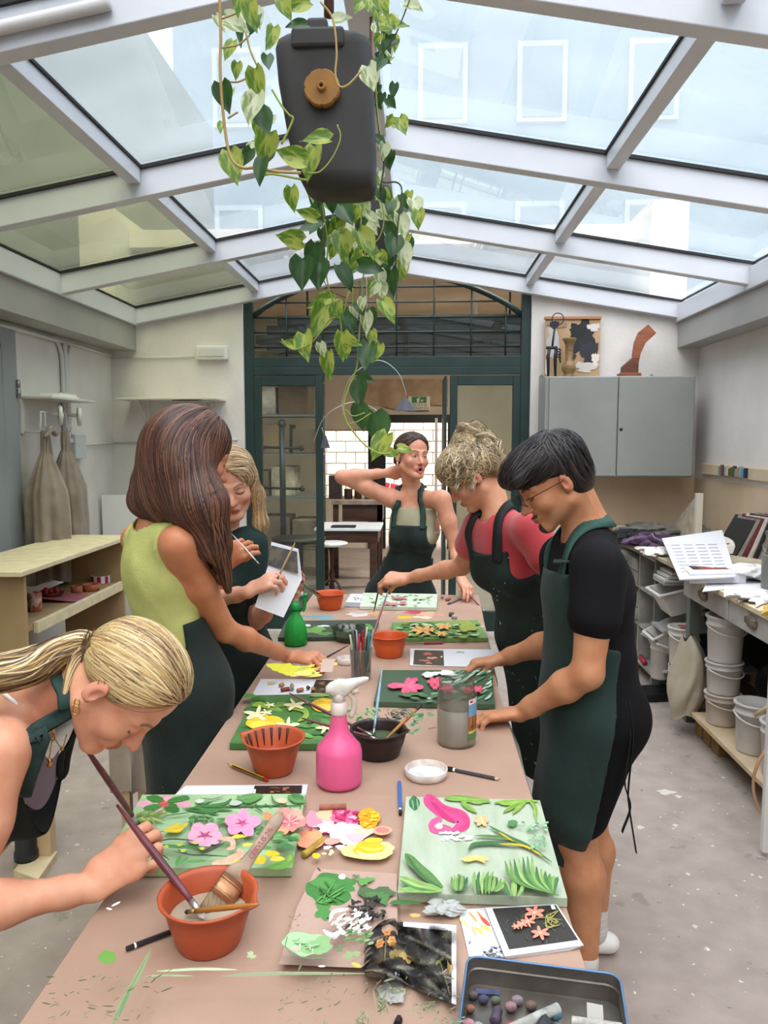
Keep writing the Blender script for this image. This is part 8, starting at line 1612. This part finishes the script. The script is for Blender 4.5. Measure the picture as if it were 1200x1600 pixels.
# ---------------------------------------------------------------- blonde woman bending at the near left
def blonde():
    hd = aty(184, 1068, 1.30); f = nv((.43, -.05, -.90)); u = nv((.90, -.06, .43))
    shR, shL = aty(2, 1172, 1.20), aty(-8, 1105, 1.56); elR, elL = aty(-62, 1425, 1.13), aty(12, 1285, 1.62); wR, wL = atz(143, 1386, .888), aty(-75, 1375, 1.60)
    B = Body('blonde woman with a ponytail bending low over the sage green canvas at the near left', (-1.05, 1.45, 0), 'f', aty(-255, 1245, 1.42), aty(-60, 1150, 1.40), aty(62, 1100, 1.37), (shL, shR), (elL, elR), (wL, wR), hd, f, u,
             ((-1.16, 1.60, .50), (-1.30, 1.35, .50)), ((-1.15, 1.66, .095), (-1.35, 1.38, .095)), skin='#dca284', hs=.98)
    B.hands = [(1, (.72, .28, .52), (.25, .85, -.42), 1, dict(curl=(.95, 1.0, 1.05, 1.1), s=1.02, tc=.9, ts=.45)), (0, (.1, 0, -1), (0, 1, 0), -1, dict(curl=(.3, .3, .4, .4)))]
    S = B.skinbody(dict(lips='#b3685f', brow='#7a5a40', flush='#cf8a76'), h=.006, hh=.0019, hb=.0021); W_ = B.W
    # camisole and black swimsuit-like bib of the apron
    def cam(S_): B.torso(S_, .008, bust=1.25)
    B.cloth('camisole', mat('lilac_ribbed_cotton', '#a78f9c', .9, '#937c8a', 4, stretch=(40, 1, 1)), cam, lambda P: (lambda q: q[..., 2]-np.where(q[..., 1] > .03, .02, -.09))(B.loc(P)), amp=.003)
    ms = mat('white_strap', '#e6dcd8', .7)
    for q in (1, -1): strap(S, [B.F(q*.095, .085, .04), B.F(q*.105, .05, .12), B.sh[0 if q > 0 else 1]*.55+B.nek*.45+B.up*.02, B.F(q*.10, -.09, .10)], .007, ms, 'camisole_strap', B.t, .002, .001)
    # apron bib hangs free of the body: a curved sheet between its two neck straps
    ap = MB(); a0, a1, b0, b1 = aty(36, 1240, 1.26), aty(100, 1212, 1.46), aty(-60, 1318, 1.25), aty(20, 1296, 1.5)
    TL, TR, BL, BR = aty(33, 1242, 1.24), aty(97, 1215, 1.46), aty(-110, 1300, 1.24), aty(-20, 1330, 1.55)
    ap.grid(lambda s, t: tuple((TL*(1-s)+TR*s)*(1-t)+(BL*(1-s)+BR*s)*t+np.array((0, 0, -.085*math.sin(math.pi*s)*(1-.3*t)-.01*math.sin(7*t+3*s)))), 22, 22)
    ap.grid(lambda s, t: tuple((TL*(1-s)+TR*s)*(1-t)+(BL*(1-s)+BR*s)*t+np.array((0, 0, .004-.085*math.sin(math.pi*s)*(1-.3*t)-.01*math.sin(7*t+3*s)))), 22, 22); ap.build('apron', mat('black_apron_cotton', '#131716', .85, '#1d2422', 8, bump=.2), B.t)
    cf = MB(); C1, C2 = aty(66, 1165, 1.30), aty(99, 1172, 1.44)
    cf.grid(lambda s, t: tuple((TL*(1-s)+TR*s)*(1-t)+(C1*(1-s)+C2*s)*t+np.array((-.012, .008, -.05*math.sin(math.pi*s)*(1-.5*t)))), 16, 10); cf.build('camisole_front', mat('mauve_cotton', '#8c7985', .9, '#7a6874', 6), B.t)
    mw = mat('dark_teal_webbing', '#24403b', .8, '#1b322e', 30, bump=.2)
    b = MB(); P = spline([aty(116, 1058, 1.30), aty(108, 1070, 1.27), aty(92, 1092, 1.235), aty(74, 1130, 1.215), aty(62, 1165, 1.21), aty(48, 1205, 1.22), aty(36, 1245, 1.24)], 6); P = np.array([p if i > 20 else S.project(p[None], .005)[0] for i, p in enumerate(P)]); b.tube(P, .0135, 8, flat=.14, up=(.5, -.75, .4)); b.build('apron_strap', mw, B.t)
    b = MB(); b.tube(spline([aty(134, 1100, 1.40), aty(114, 1152, 1.42), aty(97, 1180, 1.44), aty(94, 1205, 1.45), aty(99, 1216, 1.46)], 5), .009, 6, flat=.3); b.tube(spline([aty(114, 1152, 1.42), aty(106, 1185, 1.46), aty(103, 1205, 1.46), aty(97, 1216, 1.46)], 5), .006, 6, flat=.3); b.build('apron_strap', mat('black_webbing', '#16191a', .8), B.t)
    # necklaces, earrings, hair tie
    M_gold = mat('gold_jewellery', '#c9a35e', .25, metal=1)
    b = MB(); b.tube(spline([aty(86, 1133, 1.30), aty(86, 1153, 1.29), aty(97, 1168, 1.33), aty(104, 1148, 1.38)], 5), .0011, 5); b.sphere(aty(83, 1155, 1.29), .004, 8, 6); b.sphere(aty(97, 1170, 1.33), .004, 8, 6); b.tube(spline([aty(84, 1140, 1.29), aty(76, 1190, 1.29), aty(72, 1195, 1.29)], 5), .0011, 5); b.sphere(aty(77, 1192, 1.28), (.006, .004, .009), 8, 6); b.build('necklace', M_gold, B.t)
    b = MB(); e0 = W_(-.084, -.012, -.028); b.tube([tuple(e0+np.array((.0045*math.cos(t), -.004, -.006+.0055*math.sin(t)))) for t in np.linspace(0, 6.28, 15)[:-1]], .0013, 5, closed=True); b.tube([tuple(e0+np.array((.006*math.cos(t)-.002, -.005, -.019+.008*math.sin(t)))) for t in np.linspace(0, 6.28, 17)[:-1]], .0017, 5, closed=True); b.sphere(tuple(e0+np.array((-.002, -.006, -.012))), .0022, 8, 6)
    b.build('earring', M_gold, B.t); b = MB(); b.tube([tuple(W_(-.083, -.018+.006*math.cos(t), .022+.006*math.sin(t))) for t in np.linspace(0, 6.28, 13)[:-1]], .001, 5, closed=True); b.build('earring', M_gold, B.t)
    K = aty(152, 1006, 1.31); r = np.random.RandomState(8); H = Sdf(); E = lambda p, rr, k=.025: H.ell(W_(*p), np.array(rr)*B.hs, B.hR, k)
    E((0, -.004, .050), (.079, .088, .080)); E((0, .026, .056), (.0685, .064, .067)); E((0, -.048, .032), (.062, .044, .055)); H.cone(interp(W_(0, -.05, .07), K, .3), K, .032, .014, .03)
    cl = lambda P: (lambda q: np.where(q[..., 1] > -.015, .006+1.35*np.clip(q[..., 1]-.010, 0, .1)-q[..., 2], -.030-.5*(q[..., 1]+.015)-q[..., 2]))((P-B.hd)@B.hR/B.hs)
    parts = [basehair(H, .0035, ('#8f7350', '#5f4a38'), cl)]; BL_ = ('#d0b078', '#b8945c', '#e3cd9d', '#9c7a4c', '#5e4636', '#77593f', '#cfb37e', '#ead7ae')
    q = r.randn(5200, 3)*(.1, .1, .1)+(0, .0, .055); sd = H.project(np.array([W_(*v) for v in q]), .001); q = (sd-B.hd)@B.hR/B.hs; sd = sd[cl(sd) < -.001]; q = (sd-B.hd)@B.hR
    # seed rows near the hairline and sweep to the tie; colour by angle round the tie so that streaks read
    d0 = np.linalg.norm(sd-K, axis=1); n = len(sd); cc = pal(n, BL_, r, .07); ang = np.arctan2(((sd-K)@B.hR)[:, 0], ((sd-K)@B.hR)[:, 1]); A = np.array([lin(c) for c in BL_]); band = A[(np.floor(ang*17+np.sin(ang*40)*.8).astype(int)) % len(A)]; cc = cc*.35+band*.65
    parts.append(strands(H, sd, lambda P, k: (K-P)/(np.linalg.norm(K-P, axis=1, keepdims=True)), 15, np.minimum(d0, .22)/14.5, .0005, .0013, cc, 9, .05))
    PT_ = [K, aty(132, 1001, 1.31), aty(100, 1014, 1.29), aty(62, 1036, 1.27), aty(10, 1050, 1.25), aty(-50, 1060, 1.25)]
    parts.append(lock(PT_, [.011, .020, .027, .034, .036, .03], 520, .0016, pal(520, BL_, r, .1), 3)); parts.append(lock([K, aty(135, 1010, 1.30), aty(118, 1030, 1.28), aty(104, 1070, 1.255), aty(98, 1100, 1.245)], [.008, .012, .012, .006, .003], 90, .0013, pal(90, BL_, r, .1), 5))
    parts.append(lock([W_(-.02, -.085, .02), aty(140, 1035, 1.30), K], [.03, .02, .010], 160, .0014, pal(160, ('#8a7258', '#6b5442', '#a98d68'), r, .1), 6))
    hairobj(B, parts); b = MB(); b.tube([tuple(K+B.hR@np.array((.014*math.cos(t), 0, 0))+np.array((0, 0, 0))+nv(np.cross(nv(PT_[1]-K), B.hR[:, 0]))*.014*math.sin(t)) for t in np.linspace(0, 6.28, 17)[:-1]], .0045, 8, closed=True); b.build('hair_tie', mat('black_elastic', '#151515', .7), B.t)
    brush('long_brush', aty(125, 1156, 1.30), atz(219, 1292, ZT+.022), .0062, M_mar, 'speckled maroon brush held in the blonde painter hand', tip=mat('dark_bristle'))
    def short(S_): B.torso(S_, .012); B.legs(S_, .02, .45)
    B.cloth('shorts', mat('denim_shorts', '#39424f', .9), short, lambda P: (lambda q: q[..., 2]+.20)(B.loc(P)), amp=.003)
# ---------------------------------------------------------------- woman in the lime tank top
def lime():
    hd = aty(300, 712, 2.13); f = (.74, .52, -.42); u = nv((.33, .22, .92))
    shR, shL = aty(280, 850, 2.02), aty(214, 842, 2.30); elR, elL = aty(352, 985, 2.22), aty(318, 985, 2.56); wR, wL = atz(452, 1027, .915), aty(345, 880, 2.52)
    B = Body('woman with long straight brown hair in a lime green tank top seen from behind', atz(290, 1420, 0), 'f', aty(280, 1062, 2.20), aty(252, 905, 2.16), aty(248, 812, 2.15), (shL, shR), (elL, elR), (wL, wR), hd, f, u,
             (aty(292, 1290, 2.12), aty(270, 1265, 2.3)), (None, None), skin='#cc8a66')
    B.an = (np.array((-.66, 2.22, .095)), np.array((-.72, 2.05, .095))); B.kn = (np.array((-.64, 2.30, .50)), np.array((-.68, 2.10, .50)))
    B.hands = [(1, atz(500, 1028, .925)-wR, (-.1, .2, -1), 1, dict(curl=(.85, .95, 1.0, 1.05), tc=.9, ts=.5)), (0, nv(aty(372, 860, 2.50)-wL), (.1, .9, -.3), -1, dict(curl=(.8, .9, 1.0, 1.1), tc=.8, ts=.5))]
    S = B.skinbody(dict(lips='#b3685f', brow='#3a2a20'), h=.007, hh=.004)
    neck = B.nd
    def tank(S_): B.torso(S_, .010)
    def clip(P):
        q = B.loc(P); x, y, z = q[..., 0], q[..., 1], q[..., 2]; return np.maximum.reduce([np.where(z > -.01, np.abs(x)-.138-.25*np.maximum(0, .05-z), -1), .074-neck(P), z-.24, -.275-z])
    B.cloth('tank_top', mat('lime_ribbed_jersey', '#c3c77c', .85, '#b3b86c', 14, bump=.3, bscale=140), tank, clip, h=.005, amp=.0045, sc=16)
    B.apron(M_apr, -.12, .12, -.19, .33, inf=.022, skirt=.20, back=-.30, bwl=.5, skirt_to=np.array((-.66, 2.20, .42)))
    r = np.random.RandomState(12); H = Sdf(); W_ = B.W; H.ell(W_(0, -.012, .050), (.084, .100, .086), B.hR, .03); H.ell(W_(0, -.05, .0), (.076, .078, .085), B.hR, .05)
    H.chain([W_(0, -.06, -.02), aty(262, 745, 2.12), aty(255, 782, 2.10)], [.080, .082, .064], .06, n=B.fwd, fl=.75)
    H.chain([aty(290, 740, 2.07), aty(314, 790, 2.05), aty(330, 850, 2.07), aty(348, 905, 2.12)], [.070, .062, .042, .016], .05); H.chain([aty(232, 770, 2.14), aty(222, 782, 2.13)], [.045, .035], .06)
    cols = ('#3a241c', '#4e3227'); cl = lambda P: (lambda q: np.maximum(q[..., 1]-.070-.0*q[..., 2], -1))((P-B.hd)@B.hR); parts = [basehair(H, .006, cols, cl)]
    HC = ('#3f281f', '#5a3a2d', '#6b4636', '#2f1d16', '#7a5443', '#4a2f25')
    sd = np.array([W_(*v) for v in r.randn(3600, 3)*(.09, .09, .09)+(0, -.02, .07)]); sd = H.project(sd, .002); sd = sd[(cl(sd) < -.002) & (((sd-B.hd)@B.hR)[:, 2] > -.03)]
    part_ = W_(.01, .03, .14)
    def fld(P, k): d = P-part_; w = np.clip((P[:, 2]-B.hd[2]+.02)/.12, 0, 1)[:, None]; return (d/np.linalg.norm(d, axis=1, keepdims=True))*w*.9+np.array((.10, -.12, -1))*(1.15-w)+np.array((.28, -.05, 0))*np.clip((B.hd[2]-.05-P[:, 2])/.1, 0, 1)[:, None]
    parts.append(strands(H, sd, fld, 24, .0165, .001, .0017, pal(len(sd), HC, r, .12), 13, .06))
    parts.append(lock([aty(318, 770, 2.03), aty(334, 830, 2.04), aty(350, 890, 2.08), aty(357, 925, 2.12)], [.05, .04, .022, .010], 260, .0016, pal(260, HC, r, .12), 14))
    hairobj(B, parts); tp = B.tips
    brush('thin_brush', aty(545, 1008, 2.75), atz(463, 1053, ZT+.004), .0035, M_blkh, 'thin dark brush held by the woman in the lime tank top')
    c = (tp[0][0]+tp[0][4])/2; brush('thin_brush', aty(362, 834, 2.53), aty(407, 884, 2.44), .003, mat('silver_handle', '#c3c2c0', .3, metal=.5), 'pale thin brush raised behind the long brown hair')
# ---------------------------------------------------------------- girl facing us with the printed sheet
def girl():
    hd = aty(362, 757, 2.70); f = nv((.20, -.90, -.38)); u = nv((-.03, -.36, .93))
    shR, shL = aty(288, 846, 2.78), aty(392, 850, 2.72); elR, elL = aty(300, 945, 2.60), aty(398, 970, 2.74); wR, wL = aty(388, 925, 2.42), aty(438, 930, 2.56)
    B = Body('young woman with fair centre parted hair looking at a printed sheet', atz(350, 1260, 0), 'f', aty(352, 1015, 2.80), aty(345, 905, 2.76), aty(348, 828, 2.80), (shL, shR), (elL, elR), (wL, wR), hd, f, u,
             ((-.72, 2.74, .5), (-.90, 2.74, .5)), ((-.70, 2.82, .095), (-.90, 2.82, .095)), skin='#e0ab93', hs=.98)
    B.hands = [(1, aty(424, 905, 2.42)-wR, (.6, .4, -.5), 1, dict(curl=(.75, .85, .95, 1.05), tc=.8, ts=.5, s=.92)), (0, (.75, -.35, .35), (-.25, -.7, .6), -1, dict(curl=(.7, .8, .9, 1.0), tc=.7, ts=.5, s=.92))]
    S = B.skinbody(dict(lips='#b85c5c', brow='#8a6a52', flush='#db8f80'), hh=.0028, hb=.0035); W_ = B.W
    neck = B.nd
    def tee(S_): B.torso(S_, .012); B.arm(S_, 0, .014, .55, .04); B.arm(S_, 1, .014, .55, .04)
    B.cloth('t_shirt', mat('dark_green_jersey', '#1c3431', .9, '#16292a', 5, bump=.2), tee, lambda P: np.maximum.reduce([.066-neck(P), P[..., 2]-B.nek[2]-.03, .9-P[..., 2]]), h=.008)
    B.apron(M_apr, .02, .11, -.12, .32, inf=.022, skirt=.2, back=-.06, skirt_to=np.array((-.80, 2.78, .42)))
    r = np.random.RandomState(22); H = Sdf(); H.ell(W_(0, -.018, .055), (.083, .100, .080), B.hR, .03); H.ell(W_(0, .018, .064), (.071, .070, .066), B.hR, .03)
    for q in (1, -1): H.chain([W_(q*.074, .010, .03), W_(q*.085, .01, -.05), W_(q*.088, .04, -.13)+np.array((0, 0, -.02)), W_(q*.075, .05, -.2)+np.array((0, -.0, -.06))], [.017, .020, .020, .010], .03)
    cl = lambda P: (lambda q: np.where(np.abs(q[..., 0]) < .066, np.maximum(np.where(q[..., 1] > .0, .094-.95*np.abs(q[..., 0])-q[..., 2], -1), -1), -1.0))((P-B.hd)@B.hR)
    HC = ('#b08f68', '#c9ab80', '#9a7a56', '#d9c19a', '#866847'); parts = [basehair(H, .005, ('#8d7050', '#a98a63'), cl)]
    sd = np.array([W_(*v) for v in r.randn(2000, 3)*(.07, .08, .05)+(0, -.0, .10)]); sd = H.project(sd, .001); sd = sd[cl(sd) < -.001]
    def fld(P, k): q = (P-B.hd)@B.hR; s = np.sign(q[:, 0])[:, None]; w = np.clip((q[:, 2]-.02)/.08, 0, 1)[:, None]; return s*B.hR[:, 0]*w*1.2+np.array((0, -.10, -1))*(1.1-w)-B.hR[:, 1]*w*.25
    parts.append(strands(H, sd, fld, 20, .017, .001, .0015, pal(len(sd), HC, r, .1), 23, .07)); hairobj(B, parts)
    ps = thing('printed_sheet', aty(440, 930, 2.45), 'white sheet with a dark flower print held up by the girl with fair hair', 'paper')
    m = MB(); Q = [aty(398, 948, 2.40), aty(443, 965, 2.40), aty(472, 905, 2.47), aty(420, 880, 2.47)]; Q2 = [Q[3], Q[2], aty(466, 858, 2.50), aty(424, 847, 2.50)]
    for q_ in (Q, Q2): m.hexa(list(q_)+[v+np.array((0, .0015, .0005)) for v in q_])
    m.build('sheet', M_whitep, ps); m = MB(); m.add([aty(417, 882, 2.463), aty(466, 896, 2.463), aty(464, 862, 2.49), aty(424, 852, 2.49)], [(0, 1, 2, 3)]); m.build('dark_print', mat('dark_flower_print', '#241f1a', .4, '#4d4430', 30, ramp=(.5, .62)), ps)
    brush('thin_brush', aty(461, 848, 2.45), aty(433, 905, 2.40), .0035, mat('tan_handle', '#a98a52', .4), 'tan brush held upright in front of the printed sheet', tip=mat('dark_bristle'))
    brush('thin_brush', aty(468, 908, 2.47), aty(500, 935, 2.9), .003, M_blkh, 'thin black brush pointing from the girl hand to the far bowl')
# ---------------------------------------------------------------- woman at the far end with her hand behind her neck
def far_woman():
    hd = aty(643, 716, 4.06); f = nv((.50, -.86, .02)); u = nv((.08, .0, .99))
    shR, shL = aty(609, 778, 4.08), aty(691, 780, 3.98); elR, elL = aty(534, 745, 4.02), aty(712, 856, 3.98); wR, wL = aty(603, 739, 4.05), aty(722, 905, 3.84)
    B = Body('woman in a beige sleeveless top with one hand behind her neck at the far end', (-.14, 4.25, 0), 'f', aty(626, 925, 4.20), aty(648, 828, 4.10), aty(646, 766, 4.11), (shL, shR), (elL, elR), (wL, wR), hd, f, u,
             ((-.03, 4.22, .5), (-.22, 4.24, .5)), ((-.02, 4.30, .095), (-.22, 4.34, .095)), skin='#d39b80')
    B.hands = [(1, aty(628, 740, 4.10)-wR, (.2, .6, .2), 1, dict(curl=(.5, .6, .7, .8), ts=.6, s=.95)), (0, atz(742, 936, .875)-wL, (-.4, .3, -.8), -1, dict(curl=(.35, .4, .5, .6), s=.95, ts=.5))]
    S = B.skinbody(dict(lips='#a8575a', brow='#2c1f1a', openeye=1), mouth=1, hh=.0030, hb=.0035); W_ = B.W
    neck = B.nd
    def top(S_): B.torso(S_, .009)
    B.cloth('sleeveless_top', mat('sage_beige_jersey', '#a9a488', .85, '#9a957b', 9, bump=.2), top, lambda P: np.maximum.reduce([B.loc(P)[..., 2]-.13, .062-neck(P), np.where(B.loc(P)[..., 2] > .0, np.abs(B.loc(P)[..., 0])-.128, -1), .9-P[..., 2]]), h=.007)
    B.apron(M_apr, .045, .10, -.16, .35, inf=.02, skirt=.2, back=-.05, bwl=.17, skirt_to=np.array((-.14, 4.2, .42)))
    T = Sdf(); top(T); T.p += B.S.p; straps(B, T, [[B.F(q*.085, .11, .035), B.F(q*.082, .08, .10), B.nek+B.lat*q*.058+B.up*.01, B.nek-B.fwd*.06+B.up*.01] for q in (1, -1)], .030, off=.006)
    def pants(S_): B.torso(S_, .012); B.legs(S_, .02, .6)
    r = np.random.RandomState(32); H = Sdf(); H.ell(W_(0, -.018, .052), (.080, .100, .082), B.hR, .03); H.ell(W_(0, .022, .060), (.070, .065, .065), B.hR, .03); H.ell(W_(.0, -.10, -.01), (.045, .035, .045), B.hR, .02)
    cl = lambda P: (lambda q: np.where(q[..., 1] > -.02, .070+.45*q[..., 1]-.5*np.abs(q[..., 0])-q[..., 2], -.05-q[..., 2]))((P-B.hd)@B.hR); parts = [basehair(H, .006, ('#2c1d17', '#3d2920'), cl)]
    sd = np.array([W_(*v) for v in r.randn(1400, 3)*(.07, .08, .06)+(0, 0, .08)]); sd = H.project(sd, .001); sd = sd[cl(sd) < -.001]; K = W_(0, -.11, -.01)
    parts.append(strands(H, sd, lambda P, k: (K-P)/np.linalg.norm(K-P, axis=1, keepdims=True), 12, .012, .001, .0018, pal(len(sd), ('#3a261d', '#2a1b15', '#4f352a', '#5c4032'), r), 33, .08)); parts.append(lock([W_(.0, -.12, .0), W_(.04, -.13, .0), W_(.03, -.10, -.04), W_(0, -.11, .02)], [.02, .02, .02, .01], 120, .0016, pal(120, ('#3a261d', '#2a1b15', '#4f352a'), r), 6, curl=.006)); hairobj(B, parts)
    b = MB(); e0 = W_(-.083, 0, -.03); b.sphere(tuple(e0), (.005, .005, .008), 8, 6); b.build('earring', mat('pearl', '#e2d6c4', .3), B.t)
    brush('thin_brush', aty(712, 908, 3.85), aty(760, 958, 3.6), .004, M_mar, 'maroon brush under the far woman hand at the table corner')
# ---------------------------------------------------------------- woman in the red t-shirt
def red_woman():
    hd = aty(742, 744, 2.83); f = nv((-.76, .12, -.60)); u = nv((-.60, -.04, .78))
    shR, shL = aty(748, 824, 2.88), aty(832, 828, 2.62); elR, elL = aty(722, 885, 3.02), aty(872, 905, 2.58); wR, wL = aty(638, 903, 3.12), aty(880, 985, 2.75)
    B = Body('woman in a red t-shirt with curly tied up hair reaching over the table', (.62, 2.9, 0), 'f', aty(842, 985, 2.88), aty(796, 872, 2.80), aty(778, 806, 2.78), (shL, shR), (elL, elR), (wL, wR), hd, f, u,
             ((.50, 2.80, .5), (.54, 3.0, .5)), ((.58, 2.82, .095), (.60, 3.02, .095)), skin='#d29a7b')
    B.hands = [(1, aty(597, 904, 3.14)-wR, (.1, .45, -.8), 1, dict(curl=(.75, .85, 1.0, 1.1), tc=.9, ts=.5)), (0, (0, .2, -1), (1, 0, 0), -1, dict(curl=(.3, .3, .4, .4)))]
    S = B.skinbody(dict(lips='#b5655c', brow='#8a7058', flush='#c98070'), hh=.0028, hb=.0035, nose=1.05); W_ = B.W
    neck = B.nd
    def tee(S_): B.torso(S_, .012, bust=1.1); B.arm(S_, 0, .015, .50, .04); B.arm(S_, 1, .015, .42, .04)
    B.cloth('t_shirt', mat('coral_red_cotton', '#bf3f45', .85, '#b0373e', 6, bump=.2, bscale=120, sheen=.3), tee, lambda P: np.maximum.reduce([.064-neck(P), P[..., 2]-B.nek[2]-.03, .98-P[..., 2]]), amp=.004)
    B.apron(mat('spattered_green_cotton', '#1b2e2a', .85, '#14221e', 7, bump=.3, bscale=150, speck=[(44, .70, '#b9c4c0')]), .07, .105, -.12, .36, inf=.022, skirt=.2, back=-.05, bwl=.19, skirt_to=np.array((.54, 2.9, .42)))
    T = Sdf(); tee(T); T.p += B.S.p; straps(B, T, [[B.F(q*.085, .13, .06), B.F(q*.088, .09, .13), B.nek+B.lat*q*.060+B.fwd*.02, B.nek-B.fwd*.06+B.up*.01] for q in (1, -1)], .036, m=mat('black_webbing', '#16191a', .8), off=.006)
    r = np.random.RandomState(42); H = Sdf(); H.ell(W_(0, -.012, .056), (.090, .106, .088), B.hR, .03); H.ell(W_(0, .045, .075), (.078, .060, .052), B.hR, .03); bun = W_(0, -.062, .128); H.ell(bun, (.05, .05, .045), B.hR, .03); H.ell(W_(0, -.085, .01), (.07, .045, .07), B.hR, .03)
    cl = lambda P: (lambda q: np.where(q[..., 1] > -.02, .028+.15*(q[..., 1])-q[..., 2], -.07-q[..., 2]))((P-B.hd)@B.hR); HC = ('#b39a74', '#d3bf98', '#85715a', '#e0d2b2', '#665645', '#c2a878'); parts = [basehair(H, .005, ('#8d7f6a', '#a8977a'), cl)]
    sd = np.array([W_(*v) for v in r.randn(1900, 3)*(.08, .085, .07)+(0, 0, .07)]); sd = H.project(sd, .002); sd = sd[cl(sd) < -.002]
    parts.append(strands(H, sd, lambda P, k: (bun-P)/np.linalg.norm(bun-P, axis=1, keepdims=True)*.9+.5*np.sin(P*170+k*.9), 12, .011, .002, .0015, pal(len(sd), HC, r), 43, .35))
    for k in range(26):
        q = (r.choice((-1, 1))*r.uniform(.05, .085), r.uniform(-.08, .04), r.uniform(.03, .10)); a = W_(*q); parts.append(lock([a, a+np.array((r.uniform(-.02, .01), r.uniform(-.02, .01), -.03)), a+np.array((r.uniform(-.03, .02), r.uniform(-.02, .01), -.055-.03*r.rand()))], [.010, .012, .006], 26, .0012, pal(26, HC, r), k, curl=.007, cf=14))
    for k in range(26): a = bun+r.randn(3)*.022; parts.append(lock([bun, a+np.array((.01*r.randn(), .02*r.randn(), .025)), a+np.array((.03+.02*r.randn(), .02*r.randn(), .0)), a+np.array((.045+.02*r.randn(), .02*r.randn(), -.05))], [.016, .018, .016, .008], 30, .0010, pal(30, HC, r), 60+k, curl=.009, cf=16))
    hairobj(B, parts); b = MB(); e0 = W_(-.086, .002, -.032)
    for k in range(4): b.sphere(tuple(e0+np.array((.003*math.sin(k*2), -.004, -.009*k))), (.0065, .004, .0065), 8, 6)
    b.build('earring', mat('gold_jewellery'), B.t)
    tp = B.tips[1]; c = (tp[0]+tp[4])/2; brush('thin_brush', aty(598, 893, 3.12), atz(583, 961, ZT+.004), .004, M_blkh, 'thin black brush held by the woman in red above the far palette')
for nm_, fn_ in (('man', man), ('blonde', blonde), ('lime', lime), ('girl', girl), ('far', far_woman), ('red', red_woman)):
    if ONLY is None or nm_ in ONLY: fn_()
